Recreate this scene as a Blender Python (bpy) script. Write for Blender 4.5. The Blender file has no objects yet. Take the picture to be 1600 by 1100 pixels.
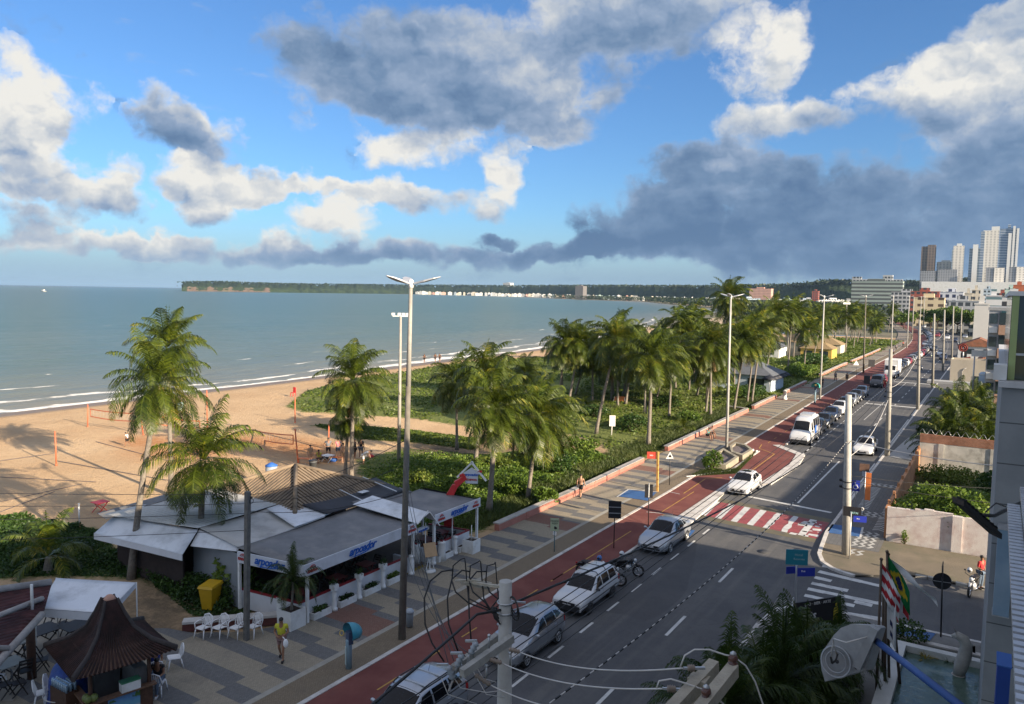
import bpy, bmesh, math, random
import numpy as np
from mathutils import Vector, Matrix
random.seed(7); RNG=np.random.default_rng(7)
SC=bpy.context.scene; COL=SC.collection
R=math.radians
# ---------------------------------------------------------------- camera
FPX=1202.0; CAMZ=14.5
CM=Matrix.Rotation(R(32.2),3,'Z')@Matrix.Rotation(R(90-4.39),3,'X')@Matrix.Rotation(R(0.96),3,'Z')
cd=bpy.data.cameras.new('camera'); cam=bpy.data.objects.new('camera',cd); COL.objects.link(cam)
cam.matrix_world=Matrix.Translation((0,0,CAMZ))@CM.to_4x4()
cd.sensor_fit='HORIZONTAL'; cd.sensor_width=36; cd.lens=36*FPX/1600
cd.clip_start=.3; cd.clip_end=130000
SC.camera=cam
def ray(px,py): return CM@Vector(((px-800)/FPX,-(py-550)/FPX,-1))
def at(px,py,z=0.0):            # the point at height z that stands at this place of the street
    d=ray(px,py); return Vector((0,0,CAMZ))+d*((z-CAMZ)/d.z)
def atY(px,py,Y):
    d=ray(px,py); return Vector((0,0,CAMZ))+d*(Y/d.y)
def atX(px,py,X):
    d=ray(px,py); return Vector((0,0,CAMZ))+d*(X/d.x)
# ---------------------------------------------------------------- sun, sky, exposure
EXPO=1.35; K=2**EXPO
SC.view_settings.view_transform='Standard'; SC.view_settings.look='None'
SC.view_settings.exposure=EXPO; SC.view_settings.gamma=1; SC.view_settings.use_curve_mapping=False
SUN_EL=R(18.5); SUN_AZ=R(99.5)          # azimuth clockwise from +Y
sd=Vector((math.sin(SUN_AZ)*math.cos(SUN_EL),math.cos(SUN_AZ)*math.cos(SUN_EL),math.sin(SUN_EL)))
sl=bpy.data.lights.new('sun','SUN'); sl.energy=5.0; sl.angle=R(.53); sl.color=(1,.83,.62)
so=bpy.data.objects.new('sun',sl); COL.objects.link(so); so.rotation_euler=sd.to_track_quat('Z','Y').to_euler()
W=bpy.data.worlds.new('World'); SC.world=W; W.use_nodes=True
W.cycles.sampling_method='MANUAL'; W.cycles.sample_map_resolution=512
def build_sky():
    nt=W.node_tree; N=nt.nodes; Lk=nt.links; N.clear()
    def nd(t,**kw):
        n=N.new(t)
        for k,v in kw.items(): setattr(n,k,v)
        return n
    def ins(n,i,v):
        if hasattr(v,'links') or hasattr(v,'is_linked'): Lk.new(v,n.inputs[i])
        else: n.inputs[i].default_value=v
    def M(op,a,b=0.,c=0.,clamp=False):
        n=nd('ShaderNodeMath',operation=op,use_clamp=clamp); ins(n,0,a); ins(n,1,b)
        if op in('MULTIPLY_ADD',): ins(n,2,c)
        return n.outputs[0]
    def V(op,a,b=(0,0,0)):
        n=nd('ShaderNodeVectorMath',operation=op); ins(n,0,a); ins(n,1,b)
        return n.outputs['Value'] if op in('DOT_PRODUCT','LENGTH') else n.outputs[0]
    def MR(v,a,b,c,d,smooth=False):
        n=nd('ShaderNodeMapRange',interpolation_type='SMOOTHSTEP' if smooth else 'LINEAR'); n.clamp=True
        for i,x in enumerate((v,a,b,c,d)): ins(n,i,x)
        return n.outputs[0]
    def noise(vec,scale,detail,rough,lac=2.):
        n=nd('ShaderNodeTexNoise',noise_dimensions='2D'); ins(n,'Vector',vec)
        n.inputs['Scale'].default_value=scale; n.inputs['Detail'].default_value=detail
        n.inputs['Roughness'].default_value=rough; n.inputs['Lacunarity'].default_value=lac
        return n.outputs
    sky=nd('ShaderNodeTexSky',sky_type='NISHITA'); sky.sun_disc=False
    sky.sun_elevation=SUN_EL; sky.sun_rotation=SUN_AZ; sky.altitude=0; sky.air_density=1.0; sky.dust_density=.6; sky.ozone_density=2.2
    tc=nd('ShaderNodeTexCoord'); sep=nd('ShaderNodeSeparateXYZ'); Lk.new(tc.outputs['Generated'],sep.inputs[0])
    x,y,z=sep.outputs
    az=M('ARCTAN2',x,y); el=M('ARCSINE',z)
    cb=nd('ShaderNodeCombineXYZ'); ins(cb,0,az); ins(cb,1,el); p=cb.outputs[0]
    # stretch: clouds get flatter near the horizon
    nz=noise(p,7,3,.55)['Color']; wv=V('MULTIPLY',V('SUBTRACT',nz,(.5,.5,.5)),(.09,.07,0))
    nz2=noise(p,26,4,.6)['Color']; wv2=V('MULTIPLY',V('SUBTRACT',nz2,(.5,.5,.5)),(.035,.03,0))
    q=V('ADD',V('ADD',p,wv),wv2)
    # cumulus banks: place, size, cover, brightness, how much brighter on top
    B=[ # left white tower
     (15,150,95,80,1.1,1.0,.25),(90,165,80,50,1.0,.95,.3),(30,240,100,70,1.1,.78,.5),(20,295,70,22,.9,.85,.2),(25,345,80,32,1.2,.5,.3),
     (155,312,80,42,1.5,.62,.75),(175,262,50,36,1.3,.85,.3),(265,195,62,48,1.15,.55,.45),(335,215,55,50,1.0,.66,.4),(320,283,85,38,1.4,.85,.35),
     (330,335,55,26,1.2,.62,.5),(430,292,48,30,1.3,.85,.3),(400,310,60,18,.5,.8,.2),(500,293,45,20,1.1,.85,.2),(530,342,75,28,1.4,.82,.35),(455,370,45,18,1.1,.85,.3),
     (215,372,90,16,.8,.72,.2),(110,383,180,24,1.3,.6,.3),(350,394,170,22,1.3,.6,.2),(470,180,26,45,.85,.7,.2),(305,95,35,20,.25,.8,.1),
     # grey sheet at the top, with its bright hem
     (560,90,170,75,1.15,.34,.0),(720,115,180,95,1.1,.38,.0),(900,60,190,90,1.05,.42,.05),(860,130,60,40,.5,.8,.1),(640,165,130,60,1.0,.4,-.1),(780,190,120,40,.9,.38,-.2),(1010,20,150,60,1.,.45,.2),
     (650,238,95,34,1.1,.88,.2),(580,300,80,24,1.1,.75,.2),(785,262,50,36,1.0,.85,.2),(720,315,110,26,1.0,.68,.2),(860,160,90,50,.7,.6,.1),
     (1190,85,75,65,1.1,.9,.2),(1240,30,40,40,.5,.8,.1),(1080,160,40,25,.3,.45,.1),
     # low blue band over the far shore
     (640,392,220,26,1.25,.34,.2),(510,402,120,20,1.0,.42,.1),(880,395,90,24,1.25,.2,.1),(768,366,45,13,1.15,.25,.1),
     # the dark bank on the right
     (1000,345,95,62,1.45,.12,.2),(1130,320,150,95,1.25,.13,.2),(1280,335,150,85,1.1,.16,.15),(1450,340,190,90,1.15,.17,.1),(1590,300,140,130,1.25,.2,.1),
     (1200,400,330,36,1.1,.14,.0),(1500,405,220,40,1.1,.16,.0),(1130,262,30,17,1.0,.95,.1),(1110,262,110,36,1.1,.16,.2),
     (1230,195,110,34,1.0,.62,.4),(1400,165,150,50,1.1,.62,.65),(1540,150,140,80,1.2,.75,.4),(1470,225,120,36,.85,.34,.2),(1560,50,95,55,1.,.65,.3),(1480,95,60,30,.7,.8,.2),(1590,20,70,40,.9,.3,.2),
     # out of the picture, so that the light is a broken-cloud day's
     (-300,200,200,120,1.,.7,.4),(-700,250,250,150,1.,.7,.4),(-300,-200,300,120,.8,.6,.2),(500,-260,300,120,.8,.5,.2),(1300,-260,300,120,.8,.5,.2),(1900,250,200,140,1.,.4,.3)]
    cov=None; bri=None
    for (px,py,rx,ry,a,b,k) in B:
        d=ray(px,py).normalized(); ca=math.atan2(d.x,d.y); ce=math.asin(d.z)
        sc=1/math.sqrt(1+((px-800)/FPX)**2)
        v=V('MULTIPLY',V('SUBTRACT',q,(ca,ce,0)),(FPX/rx/sc**2*.86,FPX/ry/sc*.9,0))
        w=MR(V('DOT_PRODUCT',v,v),0.,1.,a,0.)
        t=M('MULTIPLY_ADD',V('DOT_PRODUCT',v,(0,k,0)),1.,b)
        wb=M('MULTIPLY',w,t)
        cov=w if cov is None else M('ADD',cov,w); bri=wb if bri is None else M('ADD',bri,wb)
    s0=M('DIVIDE',bri,M('MAXIMUM',cov,.02))
    ps=V('ADD',V('MULTIPLY',p,(1,1.3,1)),V('MULTIPLY',V('SUBTRACT',noise(p,30,5,.6)['Color'],(.5,.5,.5)),(.03,.03,0)))
    def puff(v,sc,det):
        n=nd('ShaderNodeTexVoronoi',feature='F1',normalize=True,voronoi_dimensions='2D'); ins(n,'Vector',v); n.inputs['Scale'].default_value=sc; n.inputs['Detail'].default_value=det; n.inputs['Roughness'].default_value=.6
        return M('SUBTRACT',1.,n.outputs['Distance'])
    n1=noise(ps,10,10,.62)['Fac']; v1=puff(ps,11,4.); v2=puff(V('ADD',ps,(.006,.016,0)),11,4.)
    m1=noise(ps,6,6,.5)['Fac']; m2=noise(V('ADD',ps,(.012,.035,0)),6,6,.5)['Fac']
    covn=M('ADD',cov,M('ADD',M('MULTIPLY_ADD',n1,2.7,-1.42),M('MULTIPLY_ADD',v1,1.5,-1.28)))
    alpha=MR(covn,-.06,.85,0,1,True)
    # thin wisps elsewhere
    wsp=noise(V('MULTIPLY',p,(9,34,1)),1.,6,.62)['Fac']; band=MR(el,.19,.27,0.,1.)
    wis=M('MULTIPLY',MR(wsp,.6,.82,0,.55,True),M('MULTIPLY',MR(az,-1.1,-.62,.8,0.),band))
    shade=M('ADD',s0,M('ADD',M('MULTIPLY',M('SUBTRACT',m1,m2),M('MULTIPLY_ADD',s0,1.5,.25)),M('MULTIPLY',M('SUBTRACT',v1,v2),M('MULTIPLY_ADD',s0,1.3,.25))))
    thick=MR(covn,.1,1.3,.16,-.10)
    shade=M('ADD',M('ADD',shade,thick),M('MULTIPLY_ADD',noise(V('MULTIPLY',p,(1,2.2,1)),4.5,5,.6)['Fac'],.8,-.38))
    ramp=nd('ShaderNodeValToRGB'); ins(ramp,0,shade); e=ramp.color_ramp.elements
    stops=[(0,(.105,.19,.345)),(.2,(.175,.275,.44)),(.42,(.30,.395,.555)),(.7,(.585,.625,.675)),(1,(.88,.86,.81))]
    e[0].position=0; e[1].position=1
    for pos,c in stops[1:-1]: e.new(pos)
    for el_,(pos,c) in zip(sorted(e,key=lambda s:s.position),stops): el_.color=tuple(v/K for v in c)+(1,)
    tint=nd('ShaderNodeMixRGB',blend_type='MULTIPLY'); tint.inputs[0].default_value=1
    Lk.new(sky.outputs[0],tint.inputs[1]); tint.inputs[2].default_value=(SKYK*SKYT[0],SKYK*SKYT[1],SKYK*SKYT[2],1)
    # pale sea haze low over the horizon
    hz=nd('ShaderNodeMixRGB'); Lk.new(MR(el,-.01,.11,.85,0.,True),hz.inputs[0]); Lk.new(tint.outputs[0],hz.inputs[1]); hz.inputs[2].default_value=(.38/K,.53/K,.67/K,1)
    mx=nd('ShaderNodeMixRGB'); Lk.new(M('MAXIMUM',alpha,wis),mx.inputs[0]); Lk.new(hz.outputs[0],mx.inputs[1]); Lk.new(ramp.outputs[0],mx.inputs[2])
    wm=nd('ShaderNodeMixRGB'); Lk.new(M('MULTIPLY',wis,M('SUBTRACT',1.,alpha)),wm.inputs[0]); Lk.new(mx.outputs[0],wm.inputs[1]); wm.inputs[2].default_value=(.8/K,.82/K,.85/K,1)
    hz2=nd('ShaderNodeMixRGB'); Lk.new(MR(el,.0,.05,.75,0.,True),hz2.inputs[0]); Lk.new(wm.outputs[0],hz2.inputs[1]); az2=nd('ShaderNodeMixRGB'); Lk.new(MR(az,-.85,-.3,0.,1.),az2.inputs[0]); az2.inputs[1].default_value=(.36/K,.53/K,.69/K,1); az2.inputs[2].default_value=(.16/K,.25/K,.39/K,1); Lk.new(az2.outputs[0],hz2.inputs[2])
    up=nd('ShaderNodeMixRGB'); Lk.new(MR(el,.40,.75,0.,.25,True),up.inputs[0]); Lk.new(hz2.outputs[0],up.inputs[1]); up.inputs[2].default_value=(1.55/K,1.5/K,1.45/K,1)  # added overhead brightening, out of view, to lift the light in the shade
    bk=nd('ShaderNodeMixRGB'); Lk.new(M('MULTIPLY',MR(y,.1,-.5,0.,.25,True),MR(el,.0,.1,0.,1.)),bk.inputs[0]); Lk.new(up.outputs[0],bk.inputs[1]); bk.inputs[2].default_value=(1.2/K,1.15/K,1.08/K,1)  # unseen sky behind the camera, brightened likewise to fill the shade
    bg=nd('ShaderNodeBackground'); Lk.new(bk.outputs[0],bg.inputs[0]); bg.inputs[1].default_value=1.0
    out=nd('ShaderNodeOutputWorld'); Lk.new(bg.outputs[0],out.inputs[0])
SKYK=.054; SKYT=(.58,.87,1.22)
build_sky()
# ================================================================ helpers
def tag(o,label=None,cat=None,group=None,kind=None):
    if label: o['label']=label
    if cat: o['category']=cat
    if group: o['group']=group
    if kind: o['kind']=kind
    return o
def thing(name,label,cat,loc=(0,0,0),rz=0.0,group=None,kind=None):
    o=bpy.data.objects.new(name,None); COL.objects.link(o); o.location=loc; o.rotation_euler=(0,0,rz); o.empty_display_size=.2
    return tag(o,label,cat,group,kind)
def copy_tree(o,loc=None,rz=None,label=None,parent=None,scale=None):
    c=o.copy(); COL.objects.link(c)
    if parent is not None: c.parent=parent
    if loc is not None: c.location=loc
    if rz is not None: c.rotation_euler=(0,0,rz)
    if scale is not None: c.scale=(scale,)*3
    if label: c['label']=label
    for ch in list(o.children): copy_tree(ch,parent=c)
    return c
class MB:
    def __init__(s): s.v=[]; s.f=[]; s.m=[]; s.sm=[]; s.n=0
    def add(s,vs,fs,mi=0,smooth=False):
        s.v.extend([tuple(p) for p in vs]); 
        for f in fs: s.f.append(tuple(i+s.n for i in f)); s.m.append(mi); s.sm.append(smooth)
        s.n+=len(vs); return s
    def box(s,x0,x1,y0,y1,z0,z1,mi=0):
        return s.add([(x,y,z) for z in(z0,z1) for y in(y0,y1) for x in(x0,x1)],[(0,2,3,1),(4,5,7,6),(0,1,5,4),(2,6,7,3),(0,4,6,2),(1,3,7,5)],mi)
    def obox(s,c,ax,hs,mi=0):   # oriented box: centre, three axes, half sizes
        c=Vector(c); a=[Vector(ax[i]).normalized()*hs[i] for i in range(3)]
        return s.add([c+a[0]*i+a[1]*j+a[2]*k for k in(-1,1) for j in(-1,1) for i in(-1,1)],[(0,2,3,1),(4,5,7,6),(0,1,5,4),(2,6,7,3),(0,4,6,2),(1,3,7,5)],mi)
    def bar(s,p,q,w,h=None,mi=0,up=(0,0,1)):
        p,q=Vector(p),Vector(q); d=(q-p); L=d.length; d.normalize(); u=Vector(up)
        if abs(d.dot(u))>.98: u=Vector((1,0,0))
        sx=d.cross(u).normalized(); uz=sx.cross(d)
        return s.obox((p+q)/2,(d,sx,uz),(L/2,w/2,(h or w)/2),mi)
    def cyl(s,p,q,r0,r1=None,n=10,mi=0,cap=True,smooth=True):
        r1=r0 if r1 is None else r1
        return s.tube([p,q],[r0,r1],n,mi,cap,smooth)
    def tube(s,path,r,n=8,mi=0,cap=True,smooth=True):
        path=[Vector(p) for p in path]; rs=r if isinstance(r,(list,tuple)) else [r]*len(path)
        d0=(path[1]-path[0]).normalized(); u=Vector((0,0,1)) if abs(d0.z)<.95 else Vector((1,0,0))
        vs=[]
        for i,p in enumerate(path):
            d=(path[min(i+1,len(path)-1)]-path[max(i-1,0)]).normalized()
            a=d.cross(u)
            if a.length<1e-5: a=d.cross(Vector((0,1,0)))
            a.normalize(); b=d.cross(a); u=-b if b.dot(u)<0 else b
            a=d.cross(u).normalized(); b=u
            for k in range(n):
                t=2*math.pi*k/n; vs.append(p+a*(rs[i]*math.cos(t))+b*(rs[i]*math.sin(t)))
        fs=[]
        for i in range(len(path)-1):
            for k in range(n):
                k2=(k+1)%n; fs.append((i*n+k,i*n+k2,(i+1)*n+k2,(i+1)*n+k))
        s.add(vs,fs,mi,smooth)
        if cap:
            m=len(path)-1
            s.f.append(tuple(s.n-len(vs)+k for k in reversed(range(n)))); s.m.append(mi); s.sm.append(False)
            s.f.append(tuple(s.n-len(vs)+m*n+k for k in range(n))); s.m.append(mi); s.sm.append(False)
        return s
    def lathe(s,prof,c=(0,0,0),n=14,mi=0,smooth=True,rot=0.0):
        c=Vector(c); vs=[]
        for (r,z) in prof:
            for k in range(n):
                t=2*math.pi*k/n+rot; vs.append(c+Vector((r*math.cos(t),r*math.sin(t),z)))
        fs=[]; m=len(prof)
        for i in range(m-1):
            for k in range(n):
                k2=(k+1)%n; fs.append((i*n+k,i*n+k2,(i+1)*n+k2,(i+1)*n+k))
        fs.append(tuple(reversed(range(n)))); fs.append(tuple((m-1)*n+k for k in range(n)))
        return s.add(vs,fs,mi,smooth)
    def prism(s,poly,z0,z1,mi=0):
        n=len(poly); A=sum(poly[i][0]*poly[(i+1)%n][1]-poly[(i+1)%n][0]*poly[i][1] for i in range(n))
        if A<0: poly=poly[::-1]
        vs=[(x,y,z0) for x,y in poly]+[(x,y,z1) for x,y in poly]
        fs=[tuple(reversed(range(n))),tuple(range(n,2*n))]+[(i,(i+1)%n,n+(i+1)%n,n+i) for i in range(n)]
        return s.add(vs,fs,mi)
    def quad(s,a,b,c,d,mi=0,smooth=False): return s.add([a,b,c,d],[(0,1,2,3)],mi,smooth)
    def poly(s,pts,mi=0): return s.add(pts,[tuple(range(len(pts)))],mi)
    def ball(s,c,r,n=10,m=7,mi=0,sz=(1,1,1)):
        c=Vector(c); vs=[c+Vector((0,0,-r*sz[2]))]
        for i in range(1,m):
            ph=-math.pi/2+math.pi*i/m
            for k in range(n):
                t=2*math.pi*k/n; vs.append(c+Vector((r*sz[0]*math.cos(ph)*math.cos(t),r*sz[1]*math.cos(ph)*math.sin(t),r*sz[2]*math.sin(ph))))
        vs.append(c+Vector((0,0,r*sz[2]))); fs=[(0,1+(k+1)%n,1+k) for k in range(n)]
        for i in range(m-2):
            for k in range(n): fs.append((1+i*n+k,1+i*n+(k+1)%n,1+(i+1)*n+(k+1)%n,1+(i+1)*n+k))
        L=len(vs)-1; o=1+(m-2)*n; fs+=[(L,o+k,o+(k+1)%n) for k in range(n)]
        return s.add(vs,fs,mi,True)
    def torus(s,c,axis,R_,r,n=24,m=8,mi=0):
        a=Vector(axis).normalized(); u=a.orthogonal().normalized(); w=a.cross(u); c=Vector(c); vs=[]
        for i in range(n):
            t=2*math.pi*i/n; d=u*math.cos(t)+w*math.sin(t)
            for k in range(m):
                q=2*math.pi*k/m; vs.append(c+d*(R_+r*math.cos(q))+a*(r*math.sin(q)))
        fs=[(i*m+k,((i+1)%n)*m+k,((i+1)%n)*m+(k+1)%m,i*m+(k+1)%m) for i in range(n) for k in range(m)]
        return s.add(vs,fs,mi,True)
    def mesh(s,name,mats):
        me=bpy.data.meshes.new(name); me.from_pydata([tuple(map(float,v)) for v in s.v],[],s.f)
        for m in (mats if isinstance(mats,(list,tuple)) else [mats]): me.materials.append(m)
        me.polygons.foreach_set('material_index',s.m); me.polygons.foreach_set('use_smooth',s.sm); me.update(); return me
    def build(s,name,mats,parent=None,**tags):
        o=bpy.data.objects.new(name,s.mesh(name,mats)); COL.objects.link(o)
        if parent is not None: o.parent=parent
        return tag(o,**tags) if tags else o
def quads_obj(name,verts,mat,parent=None,uv=None,nrm=None,**tags):   # big leaf clouds: (n,4,3) array
    v=np.asarray(verts,dtype=np.float32); n=v.shape[0]; k=v.shape[1]
    me=bpy.data.meshes.new(name); me.vertices.add(n*k); me.loops.add(n*k); me.polygons.add(n)
    me.vertices.foreach_set('co',v.reshape(-1)); me.loops.foreach_set('vertex_index',np.arange(n*k,dtype=np.int32))
    me.polygons.foreach_set('loop_start',np.arange(0,n*k,k,dtype=np.int32)); me.polygons.foreach_set('loop_total',np.full(n,k,dtype=np.int32))
    me.update(calc_edges=True); me.materials.append(mat)
    o=bpy.data.objects.new(name,me); COL.objects.link(o)
    if parent is not None: o.parent=parent
    return tag(o,**tags) if tags else o
def text(s,size,mat,M4,name='lettering',parent=None,shear=0.0,depth=.004,align='CENTER',bold=0.0,spacing=1.0):
    c=bpy.data.curves.new(name,'FONT'); c.body=s; c.size=size; c.align_x=align; c.align_y='CENTER'; c.extrude=depth; c.shear=shear; c.offset=bold; c.space_character=spacing; c.resolution_u=2
    t=bpy.data.objects.new(name,c); COL.objects.link(t)
    me=bpy.data.meshes.new_from_object(t.evaluated_get(bpy.context.evaluated_depsgraph_get()))
    bpy.data.objects.remove(t); bpy.data.curves.remove(c)
    me.name=name; me.materials.clear(); me.materials.append(mat); me.transform(M4)
    o=bpy.data.objects.new(name,me); COL.objects.link(o)
    if parent is not None: o.parent=parent
    return o
def face(loc,normal,up=(0,0,1)):     # frame whose +Z looks along normal, text reads along X
    z=Vector(normal).normalized(); u=Vector(up); x=u.cross(z).normalized(); y=z.cross(x)
    m=Matrix((x,y,z)).transposed().to_4x4(); m.translation=Vector(loc); return m
def catenary(p,q,sag,n=20):
    p,q=Vector(p),Vector(q)
    return [p.lerp(q,i/n)-Vector((0,0,sag*4*(i/n)*(1-i/n))) for i in range(n+1)]
# ================================================================ materials
MATS={}
def mat(name,col,rough=.75,var=.18,scale=3.,col2=None,metal=0.,bump=0.,bscale=30.,dirt=None,dscale=.6,spec=.5,coat=0.,trans=0.,space='Object',detail=5.):
    if name in MATS: return MATS[name]
    m=bpy.data.materials.new(name); m.use_nodes=True; nt=m.node_tree; N=nt.nodes; L=nt.links; b=N['Principled BSDF']
    b.inputs['Roughness'].default_value=rough; b.inputs['Metallic'].default_value=metal; b.inputs['Specular IOR Level'].default_value=spec
    if coat: b.inputs['Coat Weight'].default_value=coat; b.inputs['Coat Roughness'].default_value=.06
    if trans: b.inputs['Transmission Weight'].default_value=trans
    tc=N.new('ShaderNodeTexCoord') if space=='Object' else N.new('ShaderNodeNewGeometry'); o=tc.outputs['Object'] if space=='Object' else tc.outputs['Position']
    nz=N.new('ShaderNodeTexNoise'); nz.inputs['Scale'].default_value=scale; nz.inputs['Detail'].default_value=detail; nz.inputs['Roughness'].default_value=.6; L.new(o,nz.inputs['Vector'])
    mr=N.new('ShaderNodeMapRange'); mr.inputs[1].default_value=.28; mr.inputs[2].default_value=.72; L.new(nz.outputs['Fac'],mr.inputs[0])
    mx=N.new('ShaderNodeMixRGB'); L.new(mr.outputs[0],mx.inputs[0])
    c2=col2 or tuple(min(1,c*(1+var)) for c in col); c1=col if col2 else tuple(c*(1-var) for c in col)
    mx.inputs[1].default_value=(*c1,1); mx.inputs[2].default_value=(*c2,1); out=mx.outputs[0]
    if dirt:
        n2=N.new('ShaderNodeTexNoise'); n2.inputs['Scale'].default_value=dscale; n2.inputs['Detail'].default_value=7; n2.inputs['Roughness'].default_value=.65; L.new(o,n2.inputs['Vector'])
        m2=N.new('ShaderNodeMapRange'); m2.inputs[1].default_value=.48; m2.inputs[2].default_value=.7; m2.inputs[4].default_value=.8; L.new(n2.outputs['Fac'],m2.inputs[0])
        x2=N.new('ShaderNodeMixRGB'); L.new(m2.outputs[0],x2.inputs[0]); L.new(out,x2.inputs[1]); x2.inputs[2].default_value=(*dirt,1); out=x2.outputs[0]
    L.new(out,b.inputs['Base Color'])
    if bump:
        n3=N.new('ShaderNodeTexNoise'); n3.inputs['Scale'].default_value=bscale; n3.inputs['Detail'].default_value=4; L.new(o,n3.inputs['Vector'])
        bp=N.new('ShaderNodeBump'); bp.inputs['Strength'].default_value=bump; bp.inputs['Distance'].default_value=.05; L.new(n3.outputs['Fac'],bp.inputs['Height']); L.new(bp.outputs[0],b.inputs['Normal'])
    MATS[name]=m; return m
def leafmat(name,c1,c2,c3=None,scale=.8,trans=.35,rough=.5):
    m=bpy.data.materials.new(name); m.use_nodes=True; nt=m.node_tree; N=nt.nodes; L=nt.links; N.clear()
    out=N.new('ShaderNodeOutputMaterial'); g=N.new('ShaderNodeNewGeometry'); oi=N.new('ShaderNodeObjectInfo')
    nz=N.new('ShaderNodeTexNoise'); nz.inputs['Scale'].default_value=scale; nz.inputs['Detail'].default_value=4; L.new(g.outputs['Position'],nz.inputs['Vector'])
    ad=N.new('ShaderNodeMath'); ad.operation='MULTIPLY_ADD'; L.new(g.outputs['Random Per Island'],ad.inputs[0]); ad.inputs[1].default_value=.5
    sb=N.new('ShaderNodeMath'); sb.operation='MULTIPLY_ADD'; L.new(nz.outputs['Fac'],sb.inputs[0]); sb.inputs[1].default_value=1.3; sb.inputs[2].default_value=-.42
    L.new(sb.outputs[0],ad.inputs[2])
    rp=N.new('ShaderNodeValToRGB'); e=rp.color_ramp.elements; e[0].position=.12; e[0].color=(*c1,1); e[1].position=.7; e[1].color=(*c2,1)
    if c3: x=e.new(1.0); x.color=(*c3,1)
    L.new(ad.outputs[0],rp.inputs[0])
    d=N.new('ShaderNodeBsdfPrincipled'); d.inputs['Roughness'].default_value=rough; d.inputs['Specular IOR Level'].default_value=.35; L.new(rp.outputs[0],d.inputs['Base Color'])
    t=N.new('ShaderNodeBsdfTranslucent'); L.new(rp.outputs[0],t.inputs[0]); mx=N.new('ShaderNodeMixShader'); mx.inputs[0].default_value=trans
    L.new(d.outputs[0],mx.inputs[1]); L.new(t.outputs[0],mx.inputs[2]); L.new(mx.outputs[0],out.inputs[0])
    MATS[name]=m; return m
# named stock
white=mat('white_paint',(.74,.74,.72),.55,.06,1.5,dirt=(.45,.43,.38),dscale=1.2)
wplastic=mat('white_plastic',(.8,.8,.8),.4,.03)
concrete=mat('concrete',(.36,.35,.32),.85,.2,4,dirt=(.2,.19,.17),bump=.3)
polemat=mat('pole_concrete',(.31,.295,.26),.85,.15,6,dirt=(.22,.2,.18),bump=.2)
polewhite=mat('pole_pale',(.40,.39,.36),.8,.12,5,dirt=(.3,.29,.26),bump=.2)
darkpole=mat('stained_pole',(.10,.09,.075),.9,.4,2.5,col2=(.2,.18,.15),bump=.3)
steel=mat('galvanised_steel',(.5,.51,.52),.45,.1,8,metal=.7)
black=mat('black_plastic',(.02,.02,.022),.5,.2)
blackpaint=mat('black_paint',(.018,.018,.02),.4,.2)
rubber=mat('tyre_rubber',(.018,.018,.018),.85,.2)
redpaint=mat('red_paint',(.55,.03,.03),.5,.12)
orangepaint=mat('orange_paint',(.75,.22,.06),.6,.15)
netorange=mat('orange_net_tape',(.48,.13,.06),.7,.15)
wood=mat('dark_wood',(.075,.035,.02),.6,.35,5,bump=.3)
woodbrown=mat('brown_wood',(.15,.08,.045),.65,.3,6,bump=.2)
wiremat=mat('cable_black',(.015,.015,.016),.6,.1)
wirepale=mat('cable_pale',(.55,.53,.5),.6,.1)
glassdark=mat('car_glass',(.008,.009,.012),.08,.1,spec=.3)
bluepaint=mat('blue_paint',(.03,.12,.42),.55,.1)
skinA=mat('skin_brown',(.28,.14,.08),.55,.08); skinB=mat('skin_tan',(.42,.24,.15),.55,.08); hairm=mat('hair_black',(.012,.01,.009),.6,.2)
chrome=mat('chrome',(.75,.75,.76),.15,.03,metal=1.0)
lampglass=mat('headlamp_glass',(.55,.58,.6),.08,.1,spec=.8)
taillight=mat('tail_lamp',(.35,.015,.015),.15,.1)
plate=mat('number_plate',(.55,.55,.55),.4,.05)
letblue=mat('lettering_blue',(.01,.10,.42),.5,.05); letred=mat('lettering_red',(.38,.03,.03),.5,.05); letwhite=mat('lettering_white',(.8,.8,.8),.5,.03); letblack=mat('lettering_black',(.02,.02,.02),.5,.05)
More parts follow.
